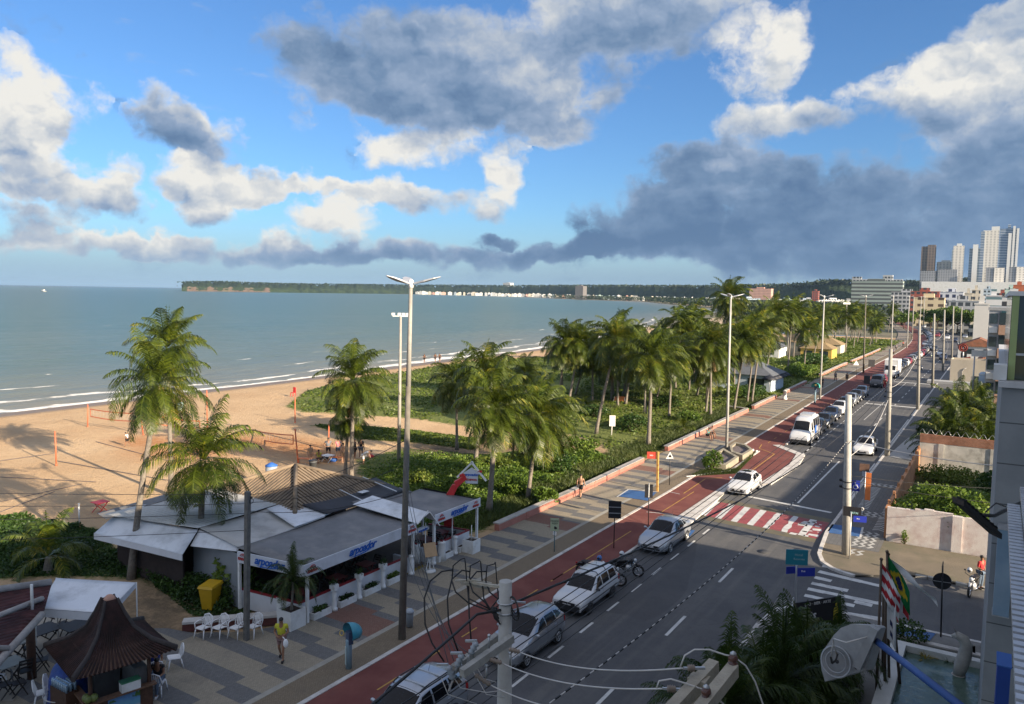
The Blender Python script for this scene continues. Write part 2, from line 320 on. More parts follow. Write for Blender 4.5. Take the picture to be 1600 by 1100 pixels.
# ================================================================ node shorthand
class NT:
    def __init__(s,name,rough=.8,spec=.4):
        s.m=bpy.data.materials.new(name); s.m.use_nodes=True; s.t=s.m.node_tree; s.N=s.t.nodes; s.b=s.N['Principled BSDF']
        s.b.inputs['Roughness'].default_value=rough; s.b.inputs['Specular IOR Level'].default_value=spec
        s.pos=s.N.new('ShaderNodeNewGeometry').outputs['Position']; MATS[name]=s.m
        sp=s.N.new('ShaderNodeSeparateXYZ'); s.t.links.new(s.pos,sp.inputs[0]); s.x,s.y,s.z=sp.outputs
    def ins(s,n,i,v):
        if hasattr(v,'is_linked'): s.t.links.new(v,n.inputs[i])
        else:
            if isinstance(v,tuple) and len(v)==3 and n.inputs[i].type=='RGBA': v=(*v,1)
            n.inputs[i].default_value=v
    def M(s,op,a,b=0.,c=0.):
        n=s.N.new('ShaderNodeMath'); n.operation=op; s.ins(n,0,a); s.ins(n,1,b)
        if op in('MULTIPLY_ADD','COMPARE','PINGPONG'): s.ins(n,2,c)
        return n.outputs[0]
    def V(s,op,a,b=(0,0,0)):
        n=s.N.new('ShaderNodeVectorMath'); n.operation=op; s.ins(n,0,a); s.ins(n,1,b); return n.outputs[0]
    def vec(s,x,y,z=0.):
        n=s.N.new('ShaderNodeCombineXYZ'); s.ins(n,0,x); s.ins(n,1,y); s.ins(n,2,z); return n.outputs[0]
    def MR(s,v,a,b,c=0.,d=1.,smooth=True):
        n=s.N.new('ShaderNodeMapRange'); n.interpolation_type='SMOOTHSTEP' if smooth else 'LINEAR'
        for i,x in enumerate((v,a,b,c,d)): s.ins(n,i,x)
        return n.outputs[0]
    def noise(s,scale,detail=5,rough=.6,vec=None,out='Fac'):
        n=s.N.new('ShaderNodeTexNoise'); s.ins(n,'Vector',s.pos if vec is None else vec); n.inputs['Scale'].default_value=scale; n.inputs['Detail'].default_value=detail; n.inputs['Roughness'].default_value=rough
        return n.outputs[out]
    def mix(s,f,a,b,mode='MIX'):
        n=s.N.new('ShaderNodeMixRGB'); n.blend_type=mode; s.ins(n,0,f); s.ins(n,1,a); s.ins(n,2,b); return n.outputs[0]
    def brick(s,scale,c1,c2,mortar,vec=None,ms=.02,w=.5,h=.25):
        n=s.N.new('ShaderNodeTexBrick'); s.ins(n,'Vector',s.pos if vec is None else vec); n.inputs['Scale'].default_value=scale
        s.ins(n,'Color1',c1); s.ins(n,'Color2',c2); s.ins(n,'Mortar',mortar); n.inputs['Mortar Size'].default_value=ms; n.inputs['Brick Width'].default_value=w; n.inputs['Row Height'].default_value=h
        return n.outputs[0]
    def attr(s,name):
        n=s.N.new('ShaderNodeAttribute'); n.attribute_name=name; return n.outputs['Fac']
    def bump(s,h,st=.3,dist=.05):
        n=s.N.new('ShaderNodeBump'); n.inputs['Strength'].default_value=st; n.inputs['Distance'].default_value=dist; s.ins(n,'Height',h); s.t.links.new(n.outputs[0],s.b.inputs['Normal'])
    def done(s,col): s.ins(s.b,'Base Color',col); return s.m
def m_asphalt():
    t=NT('asphalt',.85,.3); n=t.noise(.35,7,.65); n2=t.noise(45,2,.5); n3=t.noise(1.,5,.6,vec=t.V('MULTIPLY',t.pos,(1.6,.07,1)))
    c=t.mix(t.MR(n,.35,.7),(.070,.072,.078),(.098,.098,.10)); c=t.mix(t.MR(n3,.45,.75,0,.55),c,(.15,.145,.135))
    c=t.mix(t.MR(n2,.4,.75,0,.35),c,(.17,.17,.165)); pa=t.noise(.09,2,.3,vec=t.V('MULTIPLY',t.pos,(1.6,.5,1))); c=t.mix(t.MR(pa,.56,.565,0,.45),c,(.06,.06,.064)); crack=t.noise(.8,8,.75); c=t.mix(t.MR(t.M('ABSOLUTE',t.M('SUBTRACT',crack,.5)),0.,.006,.55,0.),c,(.02,.02,.02))
    t.bump(n2,.25,.01); return t.done(c)
def m_cycle():
    t=NT('cycle_red',.85,.3); n=t.noise(.5,7,.65); n2=t.noise(40,2)
    c=t.mix(t.MR(n,.35,.7),(.14,.042,.036),(.195,.07,.056)); c=t.mix(t.MR(n2,.4,.75,0,.25),c,(.09,.05,.045))
    d=t.noise(1.2,6,.7,vec=t.V('MULTIPLY',t.pos,(1,.25,1))); return t.done(t.mix(t.MR(d,.55,.75,0,.5),c,(.085,.045,.04)))
def m_prom():
    t=NT('promenade_pavers',.85,.3)
    ys=t.M('ADD',t.y,t.M('ADD',t.M('MULTIPLY',t.M('GREATER_THAN',t.x,-22.9),.45),t.M('MULTIPLY',t.M('LESS_THAN',t.x,-27.5),.6)))
    f=t.M('FRACT',t.M('MULTIPLY',ys,.52)); dark=t.M('MULTIPLY',t.M('LESS_THAN',f,.45),t.M('GREATER_THAN',t.M('FRACT',t.M('MULTIPLY',ys,.1)),.12))
    g=t.M('FRACT',t.M('MULTIPLY_ADD',ys,.0571,.1)); red=t.M('LESS_THAN',t.M('ABSOLUTE',t.M('SUBTRACT',g,.5)),.05)
    pv=t.vec(t.y,t.x)
    tan=t.brick(4.5,(.27,.235,.175),(.33,.285,.215),(.17,.15,.115),pv); gr=t.brick(4.5,(.128,.126,.124),(.168,.165,.16),(.09,.09,.09),pv); rd=t.brick(4.5,(.19,.10,.075),(.23,.13,.10),(.1,.06,.05),pv)
    c=t.mix(dark,tan,gr); c=t.mix(red,c,rd); n=t.noise(.6,7,.65); c=t.mix(t.MR(n,.5,.75,0,.45),c,(.13,.12,.105)); return t.done(c)
def m_cobble():
    t=NT('cobble_strip',.85,.3); pv=t.vec(t.y,t.x); c=t.brick(5,(.19,.15,.10),(.24,.19,.13),(.10,.08,.06),pv,.03,.4,.25)
    n=t.noise(.8,6,.65); return t.done(t.mix(t.MR(n,.5,.75,0,.5),c,(.12,.10,.075)))
def m_sand():
    t=NT('sand',.95,.15); n=t.noise(.12,8,.6); n2=t.noise(1.6,7,.7); n3=t.noise(7,4,.6)
    c=t.mix(t.MR(n,.35,.7),(.49,.335,.195),(.57,.41,.25)); c=t.mix(t.MR(n2,.45,.7,0,.45),c,(.43,.285,.16))
    ter=t.attr('terra'); c=t.mix(t.M('MULTIPLY',ter,t.MR(n2,.3,.7,.5,1.)),c,(.42,.19,.075))
    wet=t.attr('wet'); c=t.mix(wet,c,(.21,.15,.10))
    v=t.attr('veg'); vm=t.MR(t.M('ADD',v,t.M('MULTIPLY_ADD',n2,.9,-.45)),.35,.6); gc=t.mix(t.MR(n3,.3,.7),(.075,.115,.026),(.19,.20,.065)); c=t.mix(vm,c,gc)
    d=t.attr('dirt'); c=t.mix(t.M('MULTIPLY',d,t.MR(n2,.25,.6,.4,1.)),c,(.17,.125,.08))
    t.ins(t.b,'Roughness',t.MR(wet,0,1,.95,.35)); t.bump(t.M('ADD',t.M('MULTIPLY',n2,1.),t.M('MULTIPLY',n3,.5)),.9,.22); return t.done(c)
def m_sea():
    t=NT('sea_water',.32,.16); d=t.attr('shore'); n=t.noise(.012,5,.6,vec=t.V('MULTIPLY',t.pos,(1,.5,1))); ld=t.M('LOGARITHM',t.M('MAXIMUM',d,1.),10.)
    ldn=t.M('ADD',ld,t.M('MULTIPLY_ADD',n,1.0,-.5))
    rp=t.N.new('ShaderNodeValToRGB'); t.ins(rp,0,t.M('MULTIPLY',ldn,.25)); e=rp.color_ramp.elements
    st=[(.15,(.22,.19,.12)),(.36,(.14,.15,.10)),(.47,(.075,.12,.088)),(.6,(.038,.098,.078)),(.78,(.026,.08,.07)),(.95,(.014,.04,.052))]
    e[0].position,e[0].color=st[0][0],(*st[0][1],1); e[1].position,e[1].color=st[-1][0],(*st[-1][1],1)
    for p,c in st[1:-1]: x=e.new(p); x.color=(*c,1)
    w1=t.noise(.32,5,.6,vec=t.V('MULTIPLY',t.pos,(1,.45,1))); w2=t.noise(.05,4,.6,vec=t.V('MULTIPLY',t.pos,(1,.4,1)))
    # foam: broken white lines where waves spill
    fn=t.noise(.35,7,.7,vec=t.V('MULTIPLY',t.pos,(1.1,.22,1))); ln=t.noise(.02,3,.5)
    dd=t.M('ADD',d,t.M('ADD',t.M('MULTIPLY_ADD',ln,16.,-8.),t.M('MULTIPLY_ADD',t.noise(.11,4,.6),7.,-3.5)))
    f=None
    for c,wd,a in ((1.2,2.6,.42),(8.5,3.2,.06),(20,3.6,-.12),(36,3.6,-.2)):
        q=t.M('SUBTRACT',1.,t.M('DIVIDE',t.M('ABSOLUTE',t.M('SUBTRACT',dd,float(c))),wd*1.)); q=t.M('ADD',t.M('MULTIPLY',t.M('MAXIMUM',q,0.),.9),a-.62)
        f=q if f is None else t.M('MAXIMUM',f,q)
    foam=t.MR(t.M('ADD',f,t.M('MULTIPLY_ADD',fn,1.9,-.95)),.12,.3)
    cap=t.noise(.10,9,.8,vec=t.V('MULTIPLY',t.pos,(1,.4,1))); foam=t.M('MAXIMUM',foam,t.MR(cap,.735,.76,0,.6))
    w3=t.noise(.13,6,.7,vec=t.V('MULTIPLY',t.pos,(1,.22,1))); c=t.mix(t.MR(t.M('ADD',t.M('MULTIPLY',w1,.5),t.M('MULTIPLY',w3,.5)),.38,.62,0,.75),rp.outputs[0],t.mix(.6,rp.outputs[0],(.13,.165,.145))); c=t.mix(foam,c,(.78,.76,.70))
    t.ins(t.b,'Roughness',t.MR(foam,0,1,.3,.9)); t.bump(t.M('ADD',w1,t.M('MULTIPLY',w2,2.)),1.,.55); return t.done(c)
# ================================================================ ground, shore, sea
WL=[(-97,-250),(-97,0),(-97.4,43),(-98.2,87),(-101.3,122),(-105.3,187),(-128,300),(-170,450),(-202,600),(-216,720),(-250,850),(-318,964),(-457,1221),(-713,1692),(-969,1860),(-1818,2879),(-2400,3120),(-2603,2900),(-2690,2400),(-2753,1913),(-2830,1905),(-3300,2600),(-3600,9000)]
def dense(pl,step):
    out=[]
    for a,b in zip(pl[:-1],pl[1:]):
        n=max(1,int(math.dist(a,b)/step)); out+=[(a[0]+(b[0]-a[0])*i/n,a[1]+(b[1]-a[1])*i/n) for i in range(n)]
    return out+[pl[-1]]
def shore_dist(P):           # signed distance to the waterline, + out at sea
    P=np.asarray(P,float); best=np.full(len(P),1e9); sg=np.ones(len(P))
    for a,b in zip(WL[:-1],WL[1:]):
        a=np.array(a,float); b=np.array(b,float); d=b-a; t=np.clip(((P-a)@d)/(d@d),0,1); q=a+t[:,None]*d; r=np.hypot(*(P-q).T)
        cr=d[0]*(P[:,1]-a[1])-d[1]*(P[:,0]-a[0]); m=r<best; best=np.where(m,r,best); sg=np.where(m,np.where(cr>0,1,-1),sg)
    return best*sg
def grid_obj(name,X,Y,Z,mt,attrs={},**tags):
    ny,nx=X.shape; me=bpy.data.meshes.new(name)
    co=np.stack([X,Y,Z],-1).reshape(-1,3); idx=np.arange(nx*ny).reshape(ny,nx)
    f=np.stack([idx[:-1,:-1],idx[:-1,1:],idx[1:,1:],idx[1:,:-1]],-1).reshape(-1,4)
    me.from_pydata(co.tolist(),[],f.tolist()); me.materials.append(mt)
    me.polygons.foreach_set('use_smooth',np.ones(len(f),bool))
    for k,v in attrs.items():
        a=me.attributes.new(k,'FLOAT','POINT'); a.data.foreach_set('value',np.asarray(v,np.float32).reshape(-1))
    me.update()
    o=bpy.data.objects.new(name,me); COL.objects.link(o); return tag(o,**tags)
def geo(a,b,n,p=2.2): return a+(b-a)*np.linspace(0,1,n)**p
# sea
gx=np.concatenate([-90-geo(0,400,70,1.6),-500-geo(0,59000,26,3)]); gy=np.concatenate([np.linspace(-300,40,30),40+geo(1,900,70,1.4),1000+geo(0,59000,30,3)])
SX,SY=np.meshgrid(gx[::-1],gy); sdist=shore_dist(np.stack([SX.ravel(),SY.ravel()],1))
grid_obj('sea',SX,SY,np.full_like(SX,-.5),m_sea(),{'shore':sdist},kind='structure')
# vegetation mask, laid out on the ground
def G(*pts): return [tuple(at(x,y))[:2] for x,y in pts]
VEG=[G((447,637),(480,612),(560,592),(640,580),(700,570),(800,561),(870,558))+[(-60,205),(-55,300),(-27,300),(-26,75),(-26,60)]+G((930,690),(850,668),(760,672),(640,655),(560,650),(475,646)),
     G((488,667),(560,668),(650,676),(760,690),(740,705),(650,694),(560,688)),
     G((560,722),(630,702),(760,712),(860,702))+[(-26,62),(-26,38),(-26.3,36.2),(-30,36)]+G((640,790),(600,765),(560,745)),
     G((-60,812),(60,815),(155,828))+[(-37.5,22.5),(-31,22.6)]+G((395,930),(388,978),(300,962),(225,905),(100,900),(-60,905))]
def inpoly(P,poly):
    x,y=P[:,0],P[:,1]; ins=np.zeros(len(P),bool); n=len(poly)
    for i in range(n):
        (x1,y1),(x2,y2)=poly[i],poly[(i+1)%n]
        c=((y1>y)!=(y2>y))&(x<(x2-x1)*(y-y1)/((y2-y1) or 1e-9)+x1); ins^=c
    return ins
def edgedist(P,poly):
    best=np.full(len(P),1e9); n=len(poly)
    for i in range(n):
        a=np.array(poly[i]); b=np.array(poly[(i+1)%n]); d=b-a; t=np.clip(((P-a)@d)/(d@d+1e-9),0,1); best=np.minimum(best,np.hypot(*(P-(a+t[:,None]*d)).T))
    return best
def vegmask(P):
    v=np.zeros(len(P))
    for pl in VEG: e=edgedist(P,pl); v=np.maximum(v,np.where(inpoly(P,pl),np.clip(.5+e/3.,0,1),np.clip(.5-e/3.,0,1)))
    return v
_ph=RNG.uniform(0,6.28,(10,)); _k=RNG.normal(0,1,(10,2))
def lump(x,y,s=1.):  # cheap smooth relief
    r=0
    for i in range(10): r=r+np.sin((_k[i,0]*x+_k[i,1]*y)*(.25+.12*i)/s+_ph[i])/(1+.5*i)
    return r*.3
bx=np.linspace(-103,-24.5,150); by=np.concatenate([np.linspace(-40,8,20),np.linspace(8.5,120,190),120+geo(.8,200,70,1.3)])
BX,BY=np.meshgrid(bx,by); BX=BX+np.interp(BY,[0,122,187,320],[0,-4,-8,-38])*np.clip((-BX-40)/50,0,1)
P=np.stack([BX.ravel(),BY.ravel()],1); sdst=shore_dist(P).reshape(BX.shape); vg=vegmask(P).reshape(BX.shape)
BZ=np.interp(sdst,[-60,-14,-6,0,4,8],[0,0,-.16,-.49,-.75,-1.0])+.06*lump(BX,BY)*np.clip((-sdst-3)/10,0,1)*np.clip((-BX-27)/4,0,1)+vg*np.clip((-BX-27)/6,0,1)*np.clip((BY-38)/6,0,1)*(.25+.35*lump(BX,BY,2.5)**2)
def blob(pts,rad): 
    r=np.zeros(BX.shape)
    for (x,y),q in zip(pts,rad): r=np.maximum(r,np.clip(1.3-np.hypot((BX-x)/q[0],(BY-y)/q[1]),0,1))
    return r
terra=blob(G((230,690),(290,705),(360,690),(420,690),(470,700),(500,712)),[(4.5,3),(6,4.5),(6,4),(5,4),(5,4),(4,3)])
dirt=blob(G((260,945),(300,900),(230,980),(760,700),(850,690),(690,705)),[(4,3),(2,3),(3,2),(7,3),(6,4),(5,3)])
SAND=m_sand()
grid_obj('beach',BX,BY,BZ,SAND,{'veg':vg,'wet':np.clip((sdst+5.5)/2.5,0,1),'terra':np.clip(terra,0,1),'dirt':np.clip(dirt,0,1)},kind='structure')
def bend(y): return -.00036*max(0,y-215)**2 if y<420 else -15.13-.1476*(y-420)
def clamp(a,b,c): return max(b,min(c,a))
XW=lambda y: -25-.021*clamp(y-50,0,120)+bend(y)           # seaward edge of the promenade
XK=lambda y: -19.75-.022*clamp(y-54,0,115)+bend(y)        # promenade kerb
XC=lambda y: -16.75-.006*clamp(y-54,0,115)+bend(y)        # cycle path / parking kerb
XD=lambda y: -14.42-.005*clamp(y-30,0,150)+bend(y)
XR=lambda y: -8.2+bend(y)
XB=lambda y: -5.0+bend(y)
def strip(name,xl,xr,y0,y1,z,mt,step=6,nx=1,**kw):
    n=max(1,int((y1-y0)/step)); ys=np.linspace(y0,y1,n+1); X=np.array([[xl(y)+(xr(y)-xl(y))*i/nx for i in range(nx+1)] for y in ys]); Y=np.repeat(ys[:,None],nx+1,1)
    return grid_obj(name,X,Y,np.full_like(X,z),mt,kind='structure',**kw)
def sheet(name,pts,z,mt,**kw):
    m=MB(); pts=[(p[0],p[1]) for p in pts]; A=sum(pts[i][0]*pts[(i+1)%len(pts)][1]-pts[(i+1)%len(pts)][0]*pts[i][1] for i in range(len(pts)))
    if A<0: pts=pts[::-1]
    m.poly([(x,y,z) for x,y in pts]); return m.build(name,mt,kind='structure',**kw)
landmat=mat('land_ground',(.10,.11,.055),.95,.3,.02,col2=(.16,.135,.09),space='W',dirt=(.06,.075,.03),dscale=.008)
land=[(-24.6,-300),(-24.6,318),(-60,330),(-140,345)]+[(x-3,y) for x,y in WL[7:-1]]+[(-3600,12000),(30000,40000),(40000,-300)]
mland=MB(); mland.poly([(x,y,-.06) for x,y in land]); mland.build('ground',landmat,kind='structure')
farsand=mat('far_sand',(.48,.36,.23),.95,.1,.05,space='W')
fb=MB()
for a,b in zip(dense(WL[6:15],60)[:-1],dense(WL[6:15],60)[1:]):
    d=Vector((b[0]-a[0],b[1]-a[1],0)).normalized(); nn=Vector((-d.y,d.x,0)); A=Vector((*a,0)); Bq=Vector((*b,0)); wd=36
    fb.quad(A+nn*6+Vector((0,0,-.62)),A-nn*wd+Vector((0,0,.25)),Bq-nn*wd+Vector((0,0,.25)),Bq+nn*6+Vector((0,0,-.62)))
fb.build('far_beach',farsand,kind='structure')
ASP=m_asphalt(); CYC=m_cycle(); PROM=m_prom(); COB=m_cobble()
strip('road',lambda y:XC(y)-.3,lambda y:XR(y)+.3,-60,900,0.0,ASP,6,2)
sheet('side_street',[(-8.5,37.2),(-8.5,45.2),(120,45.2),(120,37.2)],-.002,ASP)
strip('promenade',XW,XK,2,620,.10,PROM,4,2)
sheet('kiosk_plaza',[(-24.98,2)]+[(-24.98,y) for y in (22.5,)]+G((385,990),(300,992),(262,985),(215,985))+[(-30.5,16.5),(-42,14.5),(-42,2)],.096,PROM)
strip('cobble_strip',lambda y:XK(y)-1.45,lambda y:XK(y)-.16,-10,620,.104,COB,6)
lline=mat('pale_paver_line',(.30,.285,.245),.85,.15,3,space='W')
strip('paver_line',lambda y:XK(y)-1.72,lambda y:XK(y)-1.45,8,620,.105,lline,6)
strip('cycle_path',XK,lambda y:XC(y)-.12,-20,620,.09,CYC,5,2)
kerbw=mat('kerb_whitewash',(.52,.50,.47),.85,.15,2.5,dirt=(.25,.22,.2),dscale=1.2,space='W')
def kerb(name,pts,w,z0,z1,mt):
    m=MB()
    for i,(a,b) in enumerate(zip(pts[:-1],pts[1:])): e=.003*(i%3); m.bar((a[0],a[1],(z0+z1+e)/2),(b[0],b[1],(z0+z1+e)/2),w,z1+e-z0)
    return m.build(name,mt,kind='structure')
kerb('promenade_kerb',[(XK(y)-.05,y) for y in range(-10,420,8)],.2,-.02,.115,kerbw)
kerb('cycle_kerb',[(XC(y)-.06,y) for y in list(range(-10,48,6))+[44.2]][:-1]+[(XC(44),44)],.16,-.02,.12,kerbw)
kerb('cycle_kerb',[(XC(y)-.06,y) for y in range(78,420,8)],.16,-.02,.12,kerbw)
# kerb build-outs by the crossing
bo1=G((1030,822),(1076,798),(1096,778),(1122,764))
sheet('kerb_extension',[(-17.0,44.2),(-15.7,45.0),(-15.9,49.3),(-16.1,53.2),(-16.6,58.4),(-17.0,58.4)],.118,kerbw)
m=MB(); m.prism([(-17.0,44.2),(-15.7,45.0),(-15.9,49.3),(-16.1,53.2),(-16.6,58.4),(-17.0,58.4)],-.02,.114); m.build('kerb_stone',kerbw,kind='structure')
b2=[tuple(at(*p))[:2] for p in((1174,755),(1197,757),(1241,728),(1251,712),(1213,697))]
m=MB(); m.prism([(-17.6,b2[0][1]+.4),(b2[0][0]-.2,b2[0][1]+.1)]+b2[1:4]+[(b2[4][0]+.1,b2[4][1]-.1),(-17.6,b2[4][1])],-.02,.095); m.build('cycle_path_extension',CYC,kind='structure')
kerb('kerb_extension_edge',b2,.75,-.02,.125,kerbw)
# right-hand pavement
def m_pave():
    t=NT('pavement_tiles',.85,.3); pv=t.vec(t.y,t.x)
    c=t.brick(2.2,(.115,.115,.115),(.14,.14,.138),(.08,.08,.078),pv,.02,.5,.5); n=t.noise(.5,7,.65); return t.done(t.mix(t.MR(n,.45,.75,0,.6),c,(.15,.135,.115)))
PAVE=m_pave()
strip('pavement',lambda y:XR(y)+.05,XB,47.5,430,.11,PAVE,5)
kerb('pavement_kerb',[(XR(y),y) for y in range(50,420,8)],.2,-.02,.125,kerbw)
cor=[tuple(at(*p))[:2] for p in((1283,858),(1280,868),(1285,880),(1300,890),(1318,897),(1335,902))]
dirtm=mat('bare_dirt',(.19,.155,.11),.95,.25,.8,col2=(.13,.11,.08),space='W',dirt=(.1,.1,.06),dscale=.5,bump=.4)
sheet('pavement_corner',[(-8.15,47.6)]+cor+[(-3.0,44.6),(12,44.9),(12,50.1),(-5.0,50.1),(-5.0,47.6)],.10,dirtm)
kerb('corner_kerb',[(-8.2,50)]+cor,.22,-.02,.13,kerbw)
m=MB(); 
for i in range(26): m.obox((-2.6+i*.6+random.uniform(-.1,.1),44.75+random.uniform(-.08,.08),.06),(Vector((1,random.uniform(-.2,.2),0)),Vector((0,1,0)),Vector((0,0,1))),(.26,.12,.08))
m.build('broken_kerb',concrete,kind='structure')
# mosaic bands in the pavement
mosd=mat('mosaic_black',(.05,.05,.055),.8,.15,6); mosw=mat('mosaic_white',(.42,.42,.40),.8,.15,6)
m=MB()
def mosaic(x0,x1,y0,y1,alongx=True,st=.42):
    n=int((x1-x0 if alongx else y1-y0)/st)
    for i in range(n):
        a=(x0 if alongx else y0)+i*st
        for j in range(int((y1-y0 if alongx else x1-x0)/.35)):
            c=(y0 if alongx else x0)+j*.35; o=.12*((j%2)*2-1)
            if alongx: m.poly([(a+.02+o,c,.118),(a+.2+o,c,.118),(a+.2-o,c+.34,.118),(a+.02-o,c+.34,.118)])
            else: m.poly([(c,a+.02+o,.118),(c+.34,a+.02-o,.118),(c+.34,a+.2-o,.118),(c,a+.2+o,.118)])
mosaic(-6.4,-5.2,46.2,47.6); mosaic(-6.5,-5.15,47.9,51.5); mosaic(-7.6,-5.2,55.0,56.6); mosaic(-7.5,-6.7,57,64.5,False); mosaic(-5.9,-5.15,52,63,False); mosaic(-7.6,-5.2,64.5,65.8)
m.build('mosaic_paving',mosw,kind='structure')
apron=mat('concrete_apron',(.36,.36,.36),.8,.1,2,space='W')
sheet('driveway_apron',[(-7.9,77.5),(-5.0,77),(-4.8,88),(-7.2,89.5)],.117,apron)
# ---------------------------------------------------------------- painted markings
mk=mat('road_paint_white',(.55,.55,.53),.7,.15,4,dirt=(.25,.25,.25),dscale=2.,space='W'); my=mat('road_paint_yellow',(.42,.24,.05),.7,.15,4,dirt=(.2,.08,.04),dscale=1.5,space='W'); mr_=mat('road_paint_red',(.26,.055,.06),.75,.25,3,dirt=(.14,.06,.055),dscale=1.1,space='W'); mb_=mat('road_paint_blue',(.03,.10,.26),.75,.2,3,dirt=(.08,.12,.2),dscale=1.,space='W')
mw=MB(); z=.006
def dash(m,xf,y0,y1,w,z,step=None):
    m.quad((xf(y0)-w/2,y0,z),(xf(y0)+w/2,y0,z),(xf(y1)+w/2,y1,z),(xf(y1)-w/2,y1,z))
y=4.
while y<250:
    if not(47<y<59): dash(mw,XD,y,y+1.25,.12,z)
    y+=2.75 if y<60 else 2.2
y=9.0
for y in (7.5,15.6,22.9,30.6,38.0): dash(mw,lambda q:-11.25,y,y+2.4,.14,z)
dash(mw,lambda q:-11.25+bend(q),56.2,73,.14,z)
y=76.
while y<330: dash(mw,lambda q:-11.3+bend(q),y,y+2.2,.13,z); y+=5.
dash(mw,lambda q:-12.9,100,150,.08,z)
y=62.
dash(mw,lambda q:XR(q)-.28,60,74,.12,z); dash(mw,lambda q:XR(q)-.28,77,104,.12,z); dash(mw,lambda q:XR(q)-.28,108,135,.12,z)
dash(mw,lambda q:XD(q),66,79,.12,z)
a,b=at(1160,774),at(1299,801); d=(b-a).normalized(); nn=Vector((-d.y,d.x,0))*.17
mw.quad(a-nn+Vector((0,0,z)),b-nn+Vector((0,0,z)),b+nn+Vector((0,0,z)),a+nn+Vector((0,0,z)))
for yy in (116,150): mw.quad((-14.9,yy,z),(-8.6,yy-.4,z),(-8.6,yy+.3,z),(-14.9,yy+.7,z))
# red crossing
mred=MB(); c0,c1,c2,c3=[at(*p) for p in((1078,801),(1101,780),(1296,817),(1277,842))]
mred.quad(*[Vector((p.x,p.y,.005)) for p in(c0,c3,c2,c1)]); mred.build('zebra_crossing_red',mr_,kind='structure')
for i in range(8):
    u0=.085+i*.129; u1=u0+.05
    if i==7: continue
    P0=c0.lerp(c3,u0);P1=c0.lerp(c3,u1);P2=c1.lerp(c2,u1);P3=c1.lerp(c2,u0)
    if i in(4,5):
        mid=[(P0.lerp(P3,t)+Vector((random.uniform(-.05,.09),0,0)),P1.lerp(P2,t)+Vector((random.uniform(-.12,.03),0,0))) for t in np.linspace(0,1,7)]
        for (l0,r0),(l1,r1) in zip(mid[:-1],mid[1:]): mw.quad(*[Vector((p.x,p.y,.010)) for p in(l0,r0,r1,l1)])
    else: mw.quad(*[Vector((p.x,p.y,.010)) for p in(P0,P1,P2,P3)])
for i in range(14):
    p=c3.lerp(c2,random.uniform(.05,.95))+Vector((-random.uniform(.15,1.5),0,0)); q=random.uniform(.06,.22)
    mw.quad(*[Vector((p.x+dx*q*random.uniform(.7,1.8),p.y+dy*q*random.uniform(.6,1.6),.010)) for dx,dy in((-1,-1),(1,-1),(1,1),(-1,1))])
# faded yellow edging of the crossing
ye=mat('faded_yellow',(.14,.12,.06),.85,.4,1.5,col2=(.085,.08,.07),space='W')
m=MB(); off=Vector((0,.95,0))
m.quad(*[Vector((p.x,p.y,.0035)) for p in(c1,c2,c2+off,c1+off)]); m.quad(*[Vector((p.x,p.y,.0035)) for p in(c0-off*.9,c3-off*.9,c3,c0)]); m.build('crossing_edge_paint',ye,kind='structure')
# second crossing, worn, on the side street
zb=[((1285,884),(1365,899)),((1279,893),(1394,920)),((1273,902),(1299,908)),((1268,911),(1325,923)),((1262,920),(1398,948)),((1257,930),(1335,947)),((1316,958),(1395,970)),((1335,940),(1370,948)),((1310,969),(1362,979))]
for i,(p,q) in enumerate(zb):
    A,Bq=at(*p),at(*q); d=(Bq-A).normalized(); nn=Vector((-d.y,d.x,0))*.21; k=5
    for j in range(k):
        if i==7 and j==4: continue
        s,e=A.lerp(Bq,j/k),A.lerp(Bq,(j+1)/k); r=[random.uniform(.85,1.1) for _ in range(4)]
        mw.quad(*[Vector((v.x,v.y,z)) for v in(s-nn*r[0],e-nn*r[1],e+nn*r[2],s+nn*r[3])])
mw.build('road_markings',mk,kind='structure')
mye=MB()
xm=lambda y:(XK(y)+XC(y))/2
y=2.
while y<330:
    if not(43<y<46): dash(mye,lambda q:xm(q),y,y+(1.1 if y<36 or y>75 else 0.),.07,.096)
    y+=2.6
dash(mye,xm,33,43,.07,.096); dash(mye,xm,48,54.5,.07,.096)
def pl(m,pts,w,z):
    for a,b in zip(pts[:-1],pts[1:]): m.bar((a[0],a[1],z),(b[0],b[1],z),w,.004)
pl(mye,G((1068,773),(1102,750),(1128,748)),.08,.097); pl(mye,G((1172,739),(1210,711),(1186,702),(1190,696)),.08,.097)
mye.build('cycle_path_markings',my,kind='structure')
m=MB(); pl(m,G((1010,802),(1052,806)),.07,.097); pl(m,G((1044,770),(1062,774)),.07,.097); pl(m,G((1156,763),(1174,752)),.1,.2)
m.build('cycle_path_stop_line',mk,kind='structure')
# blue ramps
sheet('dropped_kerb_ramp',G((966,778),(982,768),(1026,772),(1012,785)),.125,mb_); sheet('dropped_kerb_ramp',G((1291,835),(1300,822),(1348,828),(1344,842)),.125,mb_)
sheet('dropped_kerb_ramp',G((1384,981),(1462,994),(1452,1006),(1380,998)),.125,mb_); sheet('disabled_bay_marking',G((1054,832),(1060,824),(1086,829),(1078,838)),.006,mb_)
m=MB(); pl(m,G((964,779),(982,767),(1027,771)),.12,.128); pl(m,G((1348,827),(1344,843)),.12,.13); m.build('ramp_edge_paint',mk,kind='structure')
# pavement in front of the hotel
pav2=mat('grey_paving',(.17,.165,.155),.85,.15,3,space='W',dirt=(.1,.1,.09))
sheet('hotel_pavement',[(-8.2,20),(-8.2,37.3),(14,37.3),(14,20)],.10,pav2)
kerb('hotel_kerb',G((1280,1040),(1300,990))[:0]+[(-8.2,5),(-8.2,34),(-7.9,36),(-6.9,37.2),(-3.4,37.3),(14,37.35)],.2,-.02,.125,kerbw)
